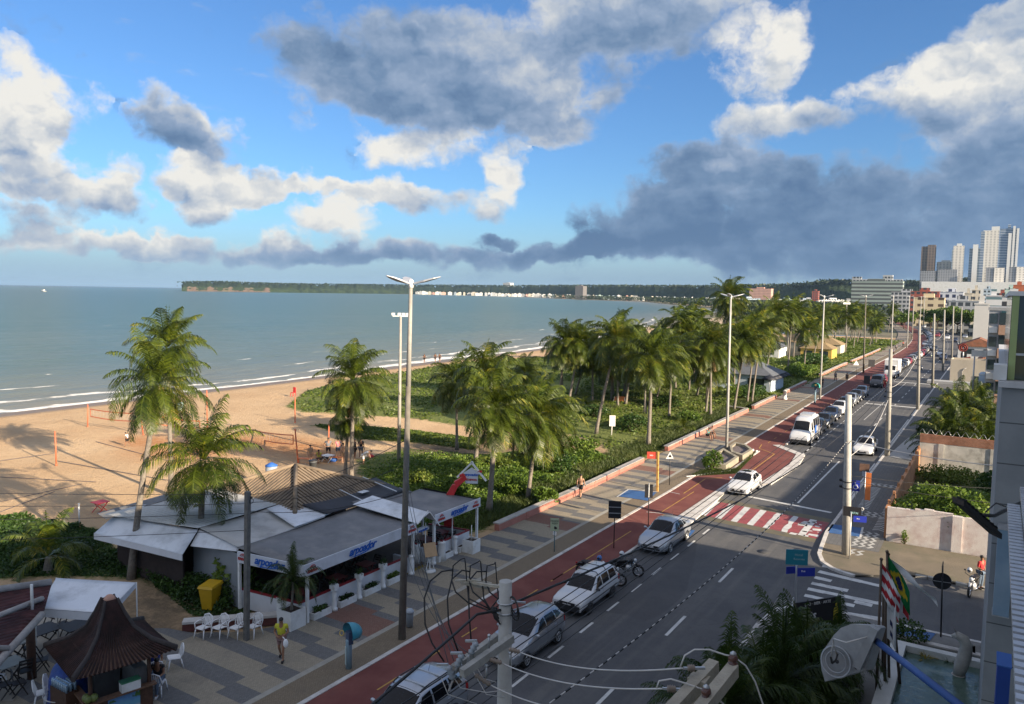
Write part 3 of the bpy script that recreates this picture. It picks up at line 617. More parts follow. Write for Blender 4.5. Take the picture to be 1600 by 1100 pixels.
# manholes
m=MB()
for px,py in((1193,862),(1250,860)): p=at(px,py); m.lathe([(.0,.006),(.36,.006),(.36,.009),(0,.009)],(p.x,p.y,0),18)
m.build('manhole_covers',mat('cast_iron',(.05,.05,.05),.6,.3,9),kind='structure')
# ================================================================ foliage
PALML=leafmat('palm_leaf',(.018,.036,.005),(.095,.125,.012),(.34,.275,.03),scale=.5,trans=.28,rough=.42)
PALMD=leafmat('palm_leaf_dark',(.015,.032,.007),(.045,.075,.012),(.12,.13,.025),scale=.6,trans=.3,rough=.4)
DRY=leafmat('dry_frond',(.16,.10,.045),(.28,.19,.09),scale=1.,trans=.25,rough=.8)
SHRUB=leafmat('shrub_leaf',(.05,.10,.014),(.14,.21,.03),(.27,.33,.075),scale=.6,trans=.38,rough=.45)
CREEP=leafmat('creeper_leaf',(.045,.08,.012),(.12,.165,.024),(.25,.25,.055),scale=.18,trans=.35,rough=.5)
HEDGE=leafmat('hedge_leaf',(.018,.042,.009),(.05,.10,.018),(.10,.16,.028),scale=.7,trans=.3)
GRASSM=leafmat('grass_blade',(.05,.075,.02),(.11,.14,.035),(.2,.2,.07),scale=.3,trans=.3)
TRUNK=mat('palm_trunk',(.13,.11,.09),.9,.35,7,col2=(.24,.21,.175),bump=.6,bscale=14)
TRUNKD=mat('tree_bark',(.09,.065,.045),.9,.35,7,bump=.6)
def frond(out,rach,base,az,el,L,nl,rng,wind,droop,ll,wdt=.05,two=False,stiff=1.0,comb=.55):
    p=np.array(base,float); d=np.array([math.cos(az)*math.cos(el),math.sin(az)*math.cos(el),math.sin(el)]); n=14; pts=[p.copy()]; ds=[d.copy()]; st=L/n
    for i in range(n):
        t=(i+1)/n; d=d+np.array([0,0,-1.])*droop*t*.2/stiff+np.array([wind[0],wind[1],0])*.09*t; d/=np.linalg.norm(d); p=p+d*st; pts.append(p.copy()); ds.append(d.copy())
    pts=np.array(pts); ds=np.array(ds)
    for i in range(n):
        w0=.045*(1-i/n)+.008; s=np.cross(ds[i],[0,0,1.]); s/=np.linalg.norm(s)+1e-6
        rach.append([pts[i]-s*w0,pts[i]+s*w0,pts[i+1]+s*w0*.85,pts[i+1]-s*w0*.85])
    tw=rng.uniform(-.5,.5)
    for side in(-1,1):
        for k in range(nl):
            t=.14+.86*(k+rng.uniform(-.3,.3))/nl; x=min(t*n,n-.001); i=int(x); f=x-i; q=pts[i]*(1-f)+pts[i+1]*f; d=ds[i]
            s=np.cross(d,[0,0,1.]); nn=np.linalg.norm(s); s=s/nn if nn>.05 else np.array([1.,0,0]); up=np.cross(s,d)
            le=ll*(math.sin(math.pi*min(1,(t*.92+.1)))**.6)*rng.uniform(.8,1.1)+.08
            a=s*side*math.cos(tw*.4)+up*(.12+.12*rng.uniform(-1,1))
            v=a*(1-comb*.5)+d*comb+np.array([wind[0],wind[1],0])*.35; v/=np.linalg.norm(v)
            hd=np.array([0,0,-1.])
            m=q+v*le*.5+hd*le*.10; v2=v*.75+hd*(.75+.5*rng.random()); v2/=np.linalg.norm(v2); e=m+v2*le*.5
            w=wdt*(.6+.4*rng.random()); c=d*w*.5
            if two: out.append([q-c*.7,q+c*.7,m+c,m-c]); out.append([m-c,m+c,e+c*.2,e-c*.2])
            else: out.append([q-c,q+c,e+c*.35,e-c*.35])
def crown_meshes(seed,nf,L,nl,wind,two=False,ll=.75,el0=82,el1=-45,dry=2,wdt=.05,droop=1.,comb=.55,spear=True):
    rng=np.random.default_rng(seed); lv=[]; ra=[]; dr=[]; dra=[]
    for i in range(nf):
        u=i/(nf-1); az=i*2.39996+rng.uniform(-.3,.3); el=R(el0+(el1-el0)*u**.85+rng.uniform(-9,9))
        frond(lv,ra,(math.cos(az)*.08,math.sin(az)*.08,.25-.3*u),az,el,L*rng.uniform(.82,1.08)*(1-.18*abs(u-.35)),nl,rng,wind,droop*(.8+.7*u)*rng.uniform(.8,1.25),ll*rng.uniform(.85,1.1),wdt,two,1.,comb)
    if spear:
        for i in range(2): frond(lv,ra,(0,0,.2),rng.uniform(0,6),R(88),L*.8,max(6,nl//3),rng,(wind[0]*.2,wind[1]*.2),.15,.25,wdt)
    for i in range(dry):
        az=rng.uniform(0,6.28); frond(dr,dra,(math.cos(az)*.1,math.sin(az)*.1,-.1),az,R(rng.uniform(-75,-55)),L*rng.uniform(.5,.75),max(8,nl//2),rng,(0,0),.6,ll*.7,wdt)
    return np.array(lv+ra),(np.array(dr+dra) if dry else None)
def qmesh(name,arr,mt):
    o=quads_obj(name,arr,mt); me=o.data; bpy.data.objects.remove(o); return me
CROWNS={}
WIND=(.75,.45)
for i in range(4):
    a,b=crown_meshes(100+i,40,3.5,40,(WIND[0]*.55,WIND[1]*.55),True,.92,dry=2+i%2,wdt=.066,droop=1.2); CROWNS['near',i]=(qmesh('crown',a,PALML),qmesh('dry_fronds',b,DRY))
for i in range(5):
    a,b=crown_meshes(200+i,46,3.6,32,(WIND[0]*1.0,WIND[1]*1.0),True,1.0,dry=2+i%3,wdt=.085,droop=1.3); CROWNS['mid',i]=(qmesh('crown',a,PALML),qmesh('dry_fronds',b,DRY))
for i in range(4):
    a,b=crown_meshes(300+i,30,3.7,18,(WIND[0],WIND[1]),False,1.1,dry=1,wdt=.18,droop=1.3); CROWNS['far',i]=(qmesh('crown',a,PALML),None)
for i in range(2):
    a,b=crown_meshes(400+i,13,2.5,34,(.2,.1),True,.6,el0=80,el1=-5,dry=0,wdt=.06,droop=1.3); CROWNS['young',i]=(qmesh('crown',a,PALML),None)
for i in range(3):
    a,b=crown_meshes(500+i,26,2.6,34,(.1,.05),True,.5,el0=86,el1=0,dry=0,wdt=.05,droop=1.5,comb=.7); CROWNS['areca',i]=(qmesh('crown',a,PALMD),None)
coco=MB()
for i in range(7):
    t=i*.9; coco.ball((.22*math.cos(t),.22*math.sin(t),-.18-.07*(i%3)),.12,8,6)
COCO=coco.mesh('coconuts',mat('coconut_husk',(.14,.13,.03),.5,.3,3,col2=(.2,.11,.04)))
FWD=Vector((-math.sin(R(32.2)),math.cos(R(32.2)),0))
def upto(base,px,py):
    d=ray(px,py); t=(base.dot(FWD))/d.dot(FWD); return Vector((0,0,CAMZ))+d*t
PALMGRP='coconut palms along the beachfront'
def palm(base,top,kind,var,label,scale=1.,r0=.17,rot=None,coco_=True,name='coconut_palm',group=PALMGRP,bow=.0,trunkmat=None):
    base=Vector(base); top=Vector(top); t=thing(name,label,'palm tree',base,0,group)
    lv=top-base; n=9; pts=[]; rs=[]
    side=Vector((lv.x,lv.y,0)); 
    for i in range(n+1):
        f=i/n; p=Vector((lv.x*f**(1+bow),lv.y*f**(1+bow),lv.z*f)); pts.append(p); rs.append(r0*(1.35-.35*min(1,f*6))*(1-.38*f))
    if lv.z>.25:
        mb=MB(); mb.tube(pts,rs,9); mb.build('trunk',trunkmat or TRUNK,t)
    cm,dm=CROWNS[kind,var]; rr=random.uniform(-.6,.6) if rot is None else rot
    for me,nm in((cm,'crown'),(dm,'dry_fronds'),(COCO if coco_ else None,'coconut_bunch')):
        if me is None: continue
        o=bpy.data.objects.new(nm,me); COL.objects.link(o); o.parent=t; o.location=lv; o.rotation_euler=(0,0,rr); o.scale=(scale,)*3
    return t
def P2(bp,tp,*a,**k): b=at(*bp); return palm(b,upto(b,*tp),*a,**k)
P2((268,775),(262,545),'near',0,'tall coconut palm on the sand, the straighter of two crossing trunks at the left',1.02)
P2((205,905),(248,602),'near',1,'coconut palm with long leaning trunk rising from the grass left of the restaurant',.9,bow=.25,rot=.4)
P2((310,900),(318,722),'near',2,'shorter coconut palm with drooping fronds hanging over the left end of the restaurant roof',1.02,r0=.19,rot=1.2)
P2((549,755),(552,597),'near',3,'coconut palm with a pale curved trunk beside the group of beach players',1.08,bow=.1,rot=.2)
P2((539,745),(544,655),'mid',0,'small yellowing coconut palm tucked under the bigger palm beside the beach players',.62,r0=.15)
P2((714,704),(713,600),'mid',1,'slim straight coconut palm standing alone on the trodden grass',1.0,r0=.14)
P2((743,727),(760,588),'mid',2,'coconut palm with a trunk curving right just behind the red arch sign',1.08,r0=.17,bow=.3)
P2((764,803),(776,640),'mid',3,'coconut palm nearest the restaurant end, with dead fronds down its trunk',1.0,r0=.2)
P2((824,784),(840,655),'mid',4,'leaning coconut palm with hanging brown fronds right of the restaurant end',1.1,r0=.16)
P2((843,733),(852,650),'mid',0,'short coconut palm partly hidden behind the leaning palm right of the restaurant',.9)
P2((815,650),(820,585),'mid',1,'dark coconut palm at the edge of the open sand',.85)
P2((887,638),(905,538),'mid',2,'wind-blown coconut palm with a pale slanting trunk nearest the sea edge of the grove',1.1)
P2((880,630),(876,552),'mid',3,'thin ragged coconut palm outlined against the sand left of the grove',.75)
P2((931,681),(964,533),'mid',4,'tall coconut palm with the longest slanting trunk in the grove',1.15,bow=.2)
P2((1013,700),(1019,562),'mid',0,'upright coconut palm at the front of the grove by the promenade wall',1.2,r0=.2)
P2((977,637),(990,538),'mid',1,'coconut palm with a pale bent trunk behind the orange beach tent',1.05)
P2((976,621),(977,548),'mid',2,'straight coconut palm at the back of the grove behind the orange tent',1.)
P2((958,621),(956,545),'mid',3,'coconut palm at the back of the grove seen between two slanting trunks',1.)
P2((926,630),(926,548),'mid',4,'coconut palm with a dark trunk behind the slanting ones',.95)
P2((1008,649),(1008,548),'far',0,'slender coconut palm just behind the upright front palm',1.)
P2((1055,610),(1060,503),'far',1,'coconut palm whose crown rises behind the front palms left of the white lamp post',1.1)
P2((1110,653),(1111,540),'mid',3,'coconut palm with coconuts and a hanging yellow frond left of the white lamp post',1.15,r0=.16)
P2((1146,645),(1164,535),'mid',1,'coconut palm with a slanting trunk just right of the white lamp post',1.2,r0=.16)
P2((1167,632),(1180,528),'mid',0,'left of two coconut palms with twin pale trunks beside the promenade wall',1.05,r0=.14)
P2((1174,632),(1190,515),'mid',4,'right of two coconut palms with twin pale trunks beside the promenade wall',1.2,r0=.14)
P2((1118,585),(1139,466),'mid',2,'tallest coconut palm, its dark crown above the skyline',1.45)
P2((1085,600),(1082,500),'far',2,'coconut palm behind the tall grove, crown just under the far shore',1.2)
P2((1196,592),(1211,490),'mid',3,'coconut palm in front of the beach kiosk with the grey roofs',1.2)
P2((1230,590),(1238,488),'far',3,'coconut palm just left of the third lamp post',1.2)
for i,(px,py,k,lb) in enumerate([(1068,677,0,'young trunkless palm in the creeper left of the white lamp post'),(916,640,1,'young yellowing palm low in the grass among the trunks'),(958,668,0,'low dark young palm behind the white notice board')]):
    b=at(px,py); palm(b,b+Vector((0,0,.5)),'young',k,lb,.8,group='young palms in the creeper',name='young_palm',coco_=False)
b=at(75,893); palm(b,b+Vector((.1,0,.75)),'young',1,'young palm with long sunlit fronds by the tiled shelter on the left',1.12,r0=.24,group='young palms in the creeper',name='young_palm',coco_=False)
n=0; rg=np.random.default_rng(11); placed=[]
while n<60:
    y=rg.uniform(112,400) if n>15 else rg.uniform(84,118); x=rg.uniform(-64 if 118<y<240 else -50,-29.5)+ (bend(y))
    if min([math.hypot(x-a,y-b) for a,b in placed] or [99])<5 or (x>-40+bend(y) and 116<y<132): continue
    placed.append((x,y)); h=rg.uniform(6.2,10.5) if y>118 else rg.uniform(5.8,8.2); n+=1
    palm((x,y,0),(x+rg.uniform(-.2,1.6),y+rg.uniform(-.5,1),h),'far' if y>150 else 'mid',n%4,'coconut palm in the dense grove along the far stretch of the promenade',rg.uniform(1.05,1.35),r0=.15,group='coconut palms of the far grove')
# ---------------------------------------------------------------- low growth
def leafquads(P,size,rng,flat=.35,asp=.62):
    n=len(P); d=rng.normal(0,1,(n,3)); d[:,2]*=flat; d/=np.linalg.norm(d,axis=1)[:,None]; e=rng.normal(0,1,(n,3)); e-=np.sum(e*d,1)[:,None]*d; e/=np.linalg.norm(e,axis=1)[:,None]
    s=(size*rng.uniform(.6,1.3,n))[:,None]; a=d*s; b=e*s*asp*.5
    return np.stack([P-a*.5,P+b*.9-a*.05,P+a*.5,P-b*.9-a*.05],1)
def height(x,y):
    return .06*lump(x,y)+vegmask(np.stack([x,y],1))*np.clip((y-38)/6,0,1)*np.clip((-x-27)/6,0,1)*(.25+.35*lump(x,y,2.5)**2)
def scatter(polys,n,rng,box=None):
    out=[]
    for pl in polys:
        a=np.array(pl); lo,hi=a.min(0),a.max(0); Q=rng.uniform(lo,hi,(int(n*3),2)); Q=Q[inpoly(Q,pl)][:n]; out.append(Q)
    return np.concatenate(out)
def creeper():
    rng=np.random.default_rng(5); big=[]
    Q=scatter([VEG[0]],150000,rng); dd=np.hypot(Q[:,0],Q[:,1]); keep=rng.random(len(Q))<np.clip(75/dd,.12,1)**1.3; Q=Q[keep]; dd=dd[keep]
    den=lump(Q[:,0]*3,Q[:,1]*3)+lump(Q[:,0],Q[:,1])*.6; k=(den>-.22+.25*np.clip((-Q[:,0]-40)/30,-.6,1)-.35*np.clip((Q[:,1]-80)/60,0,1))&(vegmask(Q)>.35+.25*rng.random(len(Q))); Q=Q[k]; dd=dd[k]
    z=height(Q[:,0],Q[:,1])+rng.random(len(Q))*(.12+.22*np.clip(lump(Q[:,0]*1.7,Q[:,1]*1.7)+.2,0,1)); P=np.stack([Q[:,0],Q[:,1],z],1)
    quads_obj('beach_creeper',leafquads(P,np.clip(.14+dd*.0022,.14,.75),rng),CREEP,kind='stuff',label='green beach creeper and scrub spreading over the low dunes',cat='ground cover')
    Q=scatter([VEG[1]],9000,rng); P=np.stack([Q[:,0],Q[:,1],height(*Q.T)+rng.random(len(Q))*.14],1)
    quads_obj('beach_creeper',leafquads(P,np.full(len(P),.26),rng),CREEP,kind='stuff',label='thin tongue of green creeper between two sand paths',cat='ground cover')
    Q=scatter([VEG[2]],90000,rng); e=edgedist(Q,VEG[2]); back=np.clip((Q[:,1]-36)/26,0,1)
    hh=(.25+.75*np.clip(lump(Q[:,0]*1.6,Q[:,1]*1.6)+.35,0,1.2))*np.clip((e-.2)/2.2,.05,1)*np.clip(1.2-1.25*np.clip((-Q[:,0]-34)/12,0,1),.16,1)
    tall=rng.random(len(Q)); z=height(*Q.T)+tall*hh; k=(rng.random(len(Q))<.45+.55*hh)&(rng.random(len(Q))<np.clip(1.6-(-Q[:,0]-30)/8-np.clip((Q[:,1]-52)/14,0,1)*(-Q[:,0]>31),.05,1))
    P=np.stack([Q[:,0],Q[:,1],z],1)[k]; quads_obj('seaside_shrubs',leafquads(P,np.full(len(P),.24),rng,.6),SHRUB,kind='stuff',label='bright green seaside scrub between the restaurant and the promenade wall',cat='shrubs')
    Q=scatter([[(-26.2,62),(-26,38),(-27.8,37),(-29,60),(-29,110),(-27.2,110)]],26000,rng); P=np.stack([Q[:,0],Q[:,1],rng.random(len(Q))*.3],1)
    v=np.stack([P,P+np.array([.03,0,0]),P+np.stack([rng.normal(0,.1,len(P))+.02,rng.normal(0,.1,len(P)),.25+.2*rng.random(len(P))],1),P+np.array([0,.02,.1])],1)
    quads_obj('verge_grass',v,GRASSM,kind='stuff',label='long grass along the back of the promenade wall',cat='grass')
    # dark hedge and grass left of the restaurant
    Q=scatter([VEG[3]],60000,rng); nr=np.clip(1-np.abs(Q[:,1]-(22.2+(-Q[:,0]-30)*.02))/1.1,0,1)*(Q[:,0]>-39)*(Q[:,0]<-28.5); lf=np.clip((-Q[:,0]-39)/4,0,1)*np.clip((Q[:,1]-18)/3,0,1)
    hh=.07+1.15*nr*np.clip(.7+lump(Q[:,0]*2,Q[:,1]*2)*.5,.3,1.2)+.75*lf*np.clip(.5+lump(Q[:,0]*2,Q[:,1]*2),0,1.2)
    P=np.stack([Q[:,0],Q[:,1],rng.random(len(Q))**.7*hh],1); k=rng.random(len(Q))<np.where(hh>.2,1,.35)
    quads_obj('hedge_growth',leafquads(P[k],np.full(k.sum(),.17),rng,.8),HEDGE,kind='stuff',label='dark green hedge and rough grass left of the restaurant',cat='shrubs')
creeper()
def bush(name,label,loc,rx,ry,h,n,size,mt,cat='bush',group=None,stems=5,seed=1,low=.1):
    rng=np.random.default_rng(seed); t=thing(name,label,cat,loc,0,group); m=MB()
    for i in range(stems):
        a=i*2.4; q=Vector((rx*.55*math.cos(a),ry*.55*math.sin(a),h*.6)); m.tube([(0,0,0),q*.5+Vector((0,0,h*.08)),q],[.05,.035,.015],5)
    m.build('stems',TRUNKD,t)
    C=rng.normal(0,1,(16,3)); C/=np.linalg.norm(C,axis=1)[:,None]; C=C*np.array([rx*.62,ry*.62,h*.32])+np.array([0,0,h*(.5+low)]); ci=rng.integers(0,16,n); d=rng.normal(0,1,(n,3)); d/=np.linalg.norm(d,axis=1)[:,None]
    P=C[ci]+d*rng.uniform(.55,1,(n,1))**.5*np.array([rx*.42,ry*.42,h*.27]); P[:,2]=np.maximum(P[:,2],.03)
    quads_obj('foliage',leafquads(P,np.full(n,size),rng,.8),mt,t); return t
def tree(label,loc,h,cr,mt,seed=1,name='leafy_tree',group=None,n=2600,size=.5,trunk=.2,clear=.3,flat=.7):
    rng=np.random.default_rng(seed); t=thing(name,label,'tree',loc,0,group); m=MB(); fork=h*clear; m.tube([(0,0,0),(.1,0,fork*.6),(.15,.1,fork)],[trunk*1.3,trunk,trunk*.85],8)
    nl=11; C=[]
    for i in range(nl):
        a=i*2.4+rng.uniform(-.3,.3); r=cr*rng.uniform(.3,.72); q=Vector((r*math.cos(a),r*math.sin(a),h*rng.uniform(clear+.2,.86))); m.tube([(.15,.1,fork),(q.x*.45,q.y*.45,fork+(q.z-fork)*.6),q],[trunk*.6,trunk*.35,trunk*.1],5); C.append(q)
    m.build('trunk',TRUNKD,t); C=np.array(C); ci=rng.integers(0,nl,n); d=rng.normal(0,1,(n,3)); d/=np.linalg.norm(d,axis=1)[:,None]
    P=C[ci]+d*(rng.random((n,1))**.45)*np.array([cr*.42,cr*.42,cr*.42*flat]); quads_obj('crown',leafquads(P,np.full(n,size),rng,.8),mt,t); return t
for i,(px,py,rx,hh,mt_,lb) in enumerate(((700,782,1.5,1.5,SHRUB,'rounded bush just beyond the red arch sign'),(800,775,1.6,1.4,SHRUB,'bright bush between the two palms right of the restaurant'),(868,742,1.9,1.8,HEDGE,'large dark-leaved bush under the palm with hanging brown fronds'),(905,712,2.0,1.6,SHRUB,'bright spreading bush left of the white notice board'),(985,676,2.2,1.7,HEDGE,'dark bush in front of the orange beach tent'),(930,655,2.,1.5,HEDGE,'dark bush among the pale slanting trunks'),(1075,660,1.8,1.2,SHRUB,'bush beside the young palm left of the white lamp post'),(655,760,1.4,1.2,CREEP,'bush at the foot of the floodlight mast'),(765,735,2.2,1.0,CREEP,'low wide bush under the curved palm behind the arch sign'),(1040,640,2.2,1.6,HEDGE,'dark bush at the back of the grove'),(850,790,1.1,1.1,SHRUB,'bush against the salmon wall near the walking man'))): bush('scrub_bush',lb,at(px,py),rx,rx*.8,hh,1500,.24,mt_,seed=60+i,group=None)
# ================================================================ the hotel the picture was taken from, its yard, the right-hand side of the street
sid=NT('hotel_siding',.7,.4); ln=sid.M('FRACT',sid.M('MULTIPLY',sid.z,1.1)); sn=sid.noise(1.2,6,.6); lnx=sid.noise(30,2,.5,vec=sid.V('MULTIPLY',sid.pos,(.02,.02,1)))
SIDING=sid.done(sid.mix(sid.M('LESS_THAN',ln,.03),sid.mix(sid.MR(sn,.3,.7),(.225,.24,.25),(.275,.29,.30)),(.09,.095,.1)))
hotelw=mat('hotel_plaster',(.45,.44,.41),.8,.1,1.,space='W',dirt=(.3,.29,.27)); cap=mat('parapet_cap',(.5,.5,.5),.6,.1,3); winglass=mat('window_glass',(.03,.045,.05),.08,.2,spec=.8)
h=thing('hotel_building','grey hotel building with horizontal siding at the right edge of the picture','building',(14,15,0))
def L(o,x,y,z=0): return (x-o.location.x,y-o.location.y,z-o.location.z)
def lbox(m,o,x0,x1,y0,y1,z0,z1,mi=0): a=L(o,x0,y0,z0); b=L(o,x1,y1,z1); m.box(a[0],b[0],a[1],b[1],a[2],b[2],mi)
m=MB(); lbox(m,h,.16,44,20,37,0,12.62); m.build('side_wing',SIDING,h)
m=MB(); lbox(m,h,.1,44.1,19.9,37.1,12.62,12.74); m.build('roof_edge',cap,h)
m=MB(); lbox(m,h,3.2,44,-22,19.88,0,16.7); m.build('main_block',hotelw,h)
for k in range(6):
    for fl in range(5):
        m=MB(); lbox(m,h,3.12,3.22,-18+k*5.4,-15.6+k*5.4,1+fl*3.3,3.2+fl*3.3); m.build('window',winglass,h)
# ribbed metal awning of the terrace below the camera
rib=mat('ribbed_metal',(.52,.54,.57),.4,.12,5,metal=.5,dirt=(.35,.36,.38))
aw=thing('metal_awning','ribbed pale metal awning running along the hotel wall at the right edge','awning',(1.5,8,11.5))
def ribs(x0,x1,y0,y1,z0,z1,nm):
    m=MB(); n=int((y1-y0)/.16)
    for i in range(n):
        ya=y0+(y1-y0)*i/n; yb=ya+(y1-y0)/n*.62; t=i/n; z=z0+(z1-z0)*t
        m.box(x0-1.5,x1-1.5,ya-8,yb-8,z-11.5-.05,z-11.5); m.box(x0-1.5,x1-1.5,yb-8,ya+(y1-y0)/n-8,z-11.5-.09,z-11.5-.045)
    return m.build(nm,rib,aw)
p1=atY(1574,785,14); 
ribs(p1.x,p1.x+.16,3.5,14,p1.z,p1.z,'lower_sheet'); ribs(p1.x+.17,p1.x+1.6,3.5,14.8,p1.z+.12,p1.z+.12,'upper_sheet')
# sign boxes on the hotel corner
lb=mat('pale_blue_panel',(.20,.30,.40),.35,.1,2,dirt=(.3,.38,.45)); db=mat('deep_blue_panel',(.015,.06,.30),.45,.1,2)
def box_sign(name,label,c,sx,sy,sz,m1,fr):
    t=thing(name,label,'sign',c); m=MB(); m.box(-sx/2,sx/2,-sy/2,sy/2,-sz/2,sz/2); m.build('panel',m1,t); m=MB()
    m.box(-sx/2-.012,sx/2+.012,-sy/2-.012,sy/2+.012,sz/2,sz/2+.02); m.box(-sx/2-.012,sx/2+.012,-sy/2-.012,sy/2+.012,-sz/2-.02,-sz/2); m.build('edge_trim',fr,t); return t
a=atY(1562,826,19.5); b=atY(1548,958,19.5); box_sign('wall_panel','pale blue upright sign panel on the corner of the grey hotel wall',(a.x+.12,19.68,(a.z+b.z)/2),.3,.5,a.z-b.z,lb,steel)
a=atY(1565,1016,13.5); box_sign('wall_panel','deep blue upright sign box at the lower right edge of the picture',(a.x+.04,13.5,a.z-1.05),.17,.5,1.8,db,bluepaint)
# floodlight on an arm
f=thing('floodlight','black floodlight on an arm reaching out from the grey hotel wall','floodlight',atY(1553,808,17)); o0=f.location
def rel(p): return Vector(p)-o0
m=MB(); a=rel(atY(1497,783,15.2)); b=rel(atY(1556,834,15.6)); d=(b-a).normalized(); m.obox((a+b)/2,(d,d.cross(Vector((0,0,1))).normalized(),Vector((0,0,1))),((b-a).length/2,.16,.05)); 
for i in range(9): q=a.lerp(b,.1+.1*i); m.obox(q+Vector((0,0,.07)),(d,d.cross(Vector((0,0,1))).normalized(),Vector((0,0,1))),(.012,.13,.04))
m.build('lamp_head',blackpaint,f)
m=MB(); c=rel((.7,19.6,atY(1570,806,18).z)); m.tube([(a+b)/2+Vector((0,0,.05)),rel(atY(1553,806,17)),c],.035,6); m.tube([rel(atY(1540,800,16.4)),rel(atY(1556,790,17))+Vector((0,0,.05)),rel(atY(1572,792,18.5))],.014,5); m.build('arm',blackpaint,f)
# illuminated-sign back on its blue arm
sg=thing('projecting_sign','battered grey metal sign case with rounded end held out on a blue arm','sign',atY(1330,1020,15)); o0=sg.location
Yp=15.0
out=[(1346,976),(1330,975),(1314,981),(1303,992),(1284,1020),(1282,1034),(1284,1048),(1289,1065),(1353,1047),(1372,981),(1368,978)]
fr=[rel(atY(x,y,Yp-(0.35*(x-1285)/90))) for x,y in out]; nb=Vector((.25,.9,-.25)).normalized()*.36
m=MB(); n=len(fr); m.add(fr+[p+nb for p in fr],[tuple(range(n))]+[tuple(n+i for i in reversed(range(n)))]+[(i,n+i,n+(i+1)%n,(i+1)%n) for i in range(n)])
caseM=mat('zinc_case',(.36,.37,.38),.5,.18,4,metal=.35,dirt=(.22,.22,.23)); m.build('case',caseM,sg)
fn=-nb.normalized(); m=MB(); c=rel(atY(1306,1034,Yp-.18)); m.torus(c,fn,.27,.02,28,6); m.torus(c,fn,.19,.012,24,6); m.build('round_cover',caseM,sg)
m=MB(); 
for a,b in(((1298,1026),(1300,1036)),((1300,1036),(1306,1032)),((1306,1032),(1309,1022))): m.bar(rel(atY(*a,Yp-.3)),rel(atY(*b,Yp-.3)),.05,.03)
m.ball(rel(atY(1338,1043,Yp-.3)),.035); m.ball(rel(atY(1308,1034,Yp-.3)),.035); m.build('handle',black,sg)
m=MB(); m.tube([rel(atY(1299,1026,Yp-.3)),rel(atY(1302,1000,Yp-.45)),rel(atY(1307,1022,Yp-.3))],.014,5); m.tube([rel(atY(1303,998,Yp-.4)),rel(atY(1322,1004,Yp-.5)),rel(atY(1356,995,Yp-.4))],.014,5); m.build('cable',wirepale,sg)
m=MB(); m.bar(rel(atY(1368,980,Yp-.35)),rel(atY(1340,1042,Yp-.3)),.16,.14); m.build('channel',caseM,sg)
m=MB(); m.cyl(rel(atY(1362,996,Yp)),rel(atY(1520,1118,11.5)),.06,n=10); m.build('arm',mat('arm_blue',(.02,.07,.24),.5,.12,3),sg)
# ---------------------------------------------------------------- yard: pool, fountain fish, planting, flags
poolw=NT('pool_water',.12,.5); pn=poolw.noise(1.3,5,.6); poolw.bump(poolw.noise(2.5,4,.6),.5,.06); POOLW=poolw.done(poolw.mix(poolw.MR(pn,.3,.7),(.05,.09,.075),(.10,.15,.12)))
pool=thing('pool','shallow green reflecting pool with a white rim in the hotel front yard','pool',(0,31,0))
m=MB(); m.box(-2.4,8,-6.9,3.0,.22,.34); m.build('water',POOLW,pool)
m=MB(); m.box(-2.95,-2.4,-7,3.35,.1,.6); m.box(-2.4,8,3.0,3.35,.1,.598); m.build('rim',mat('pool_rim',(.55,.56,.54),.6,.1,2,dirt=(.3,.32,.3)),pool)
fish=thing('fish_fountain','grey stone leaping fish fountain standing at the back edge of the pool','fountain',atY(1496,1080,33.0)); fish.location.z=.3
m=MB(); m.tube([(0,0,0),(.05,0,.35),(.16,0,.8),(.2,0,1.15),(.1,0,1.45),(-.12,0,1.55),(-.3,0,1.48)],[.2,.24,.25,.22,.2,.15,.05],10); m.build('body',concrete,fish)
m=MB(); m.add([(.2,0,1.1),(.5,0,1.0),(.48,0,1.3),(.2,.04,1.35),(.2,-.04,1.35)],[(0,1,2,3),(0,4,2,1)]); m.add([(-.1,-.2,1.5),(-.1,.2,1.5),(-.25,0,1.85)],[(0,1,2),(0,2,1)]); m.lathe([(.34,-.3),(.34,0),(.2,.06)],n=14); m.build('fins_and_base',concrete,fish)
wl=thing('yard_wall','low white-topped wall between the hotel planting bed and the pavement','wall',(3,35.3,0))
m=MB(); m.box(-6,11,-.1,.1,.1,.34); m.build('wall',concrete,wl); m=MB(); m.box(-6,11,-.14,.14,.34,.4); m.build('coping',kerbw,wl)
for i,(px,py,s) in enumerate([(1408,1028,.9),(1425,1022,.7),(1445,1036,1.1),(1462,1034,.8),(1482,1040,1.),(1512,1044,.8),(1535,1046,.9)]):
    p=at(px,py,.15); yl=i in(2,3,6); lv,rr=[],[]; rg2=np.random.default_rng(i)
    for k in range(30):
        az=k*2.4; el=R(rg2.uniform(25,85)); d=np.array([math.cos(az)*math.cos(el),math.sin(az)*math.cos(el),math.sin(el)]); s_=np.cross(d,[0,0,1])*.03; e=d*.5*s
        lv.append([s_*.6,-s_*.6,e*.6-s_+[0,0,.05],e*.6+s_+[0,0,.05]]); lv.append([e*.6+s_+[0,0,.05],e*.6-s_+[0,0,.05],e-[0,0,.05],e-[0,0,.05]+s_*.1])
    t=thing('bed_plant',('yellow-leaved ' if yl else 'dark green ')+['low plant at the left end of the hotel bed','low plant behind the pool corner','spiky plant in the middle of the hotel bed','spiky plant right of the bed centre','low plant behind the stone fish','low plant right of the stone fish','spiky plant at the right end of the hotel bed'][i],'plant',p,0,'plants in the hotel bed')
    quads_obj('leaves',np.array(lv),MATS.get('bedy') or MATS.setdefault('bedy',leafmat('bed_yellow',(.25,.2,.03),(.4,.3,.05),scale=2.)) if yl else HEDGE,t)
    m=MB(); m.cyl((0,0,-.1),(0,0,.12),.04,n=6); m.build('stem',TRUNKD,t)
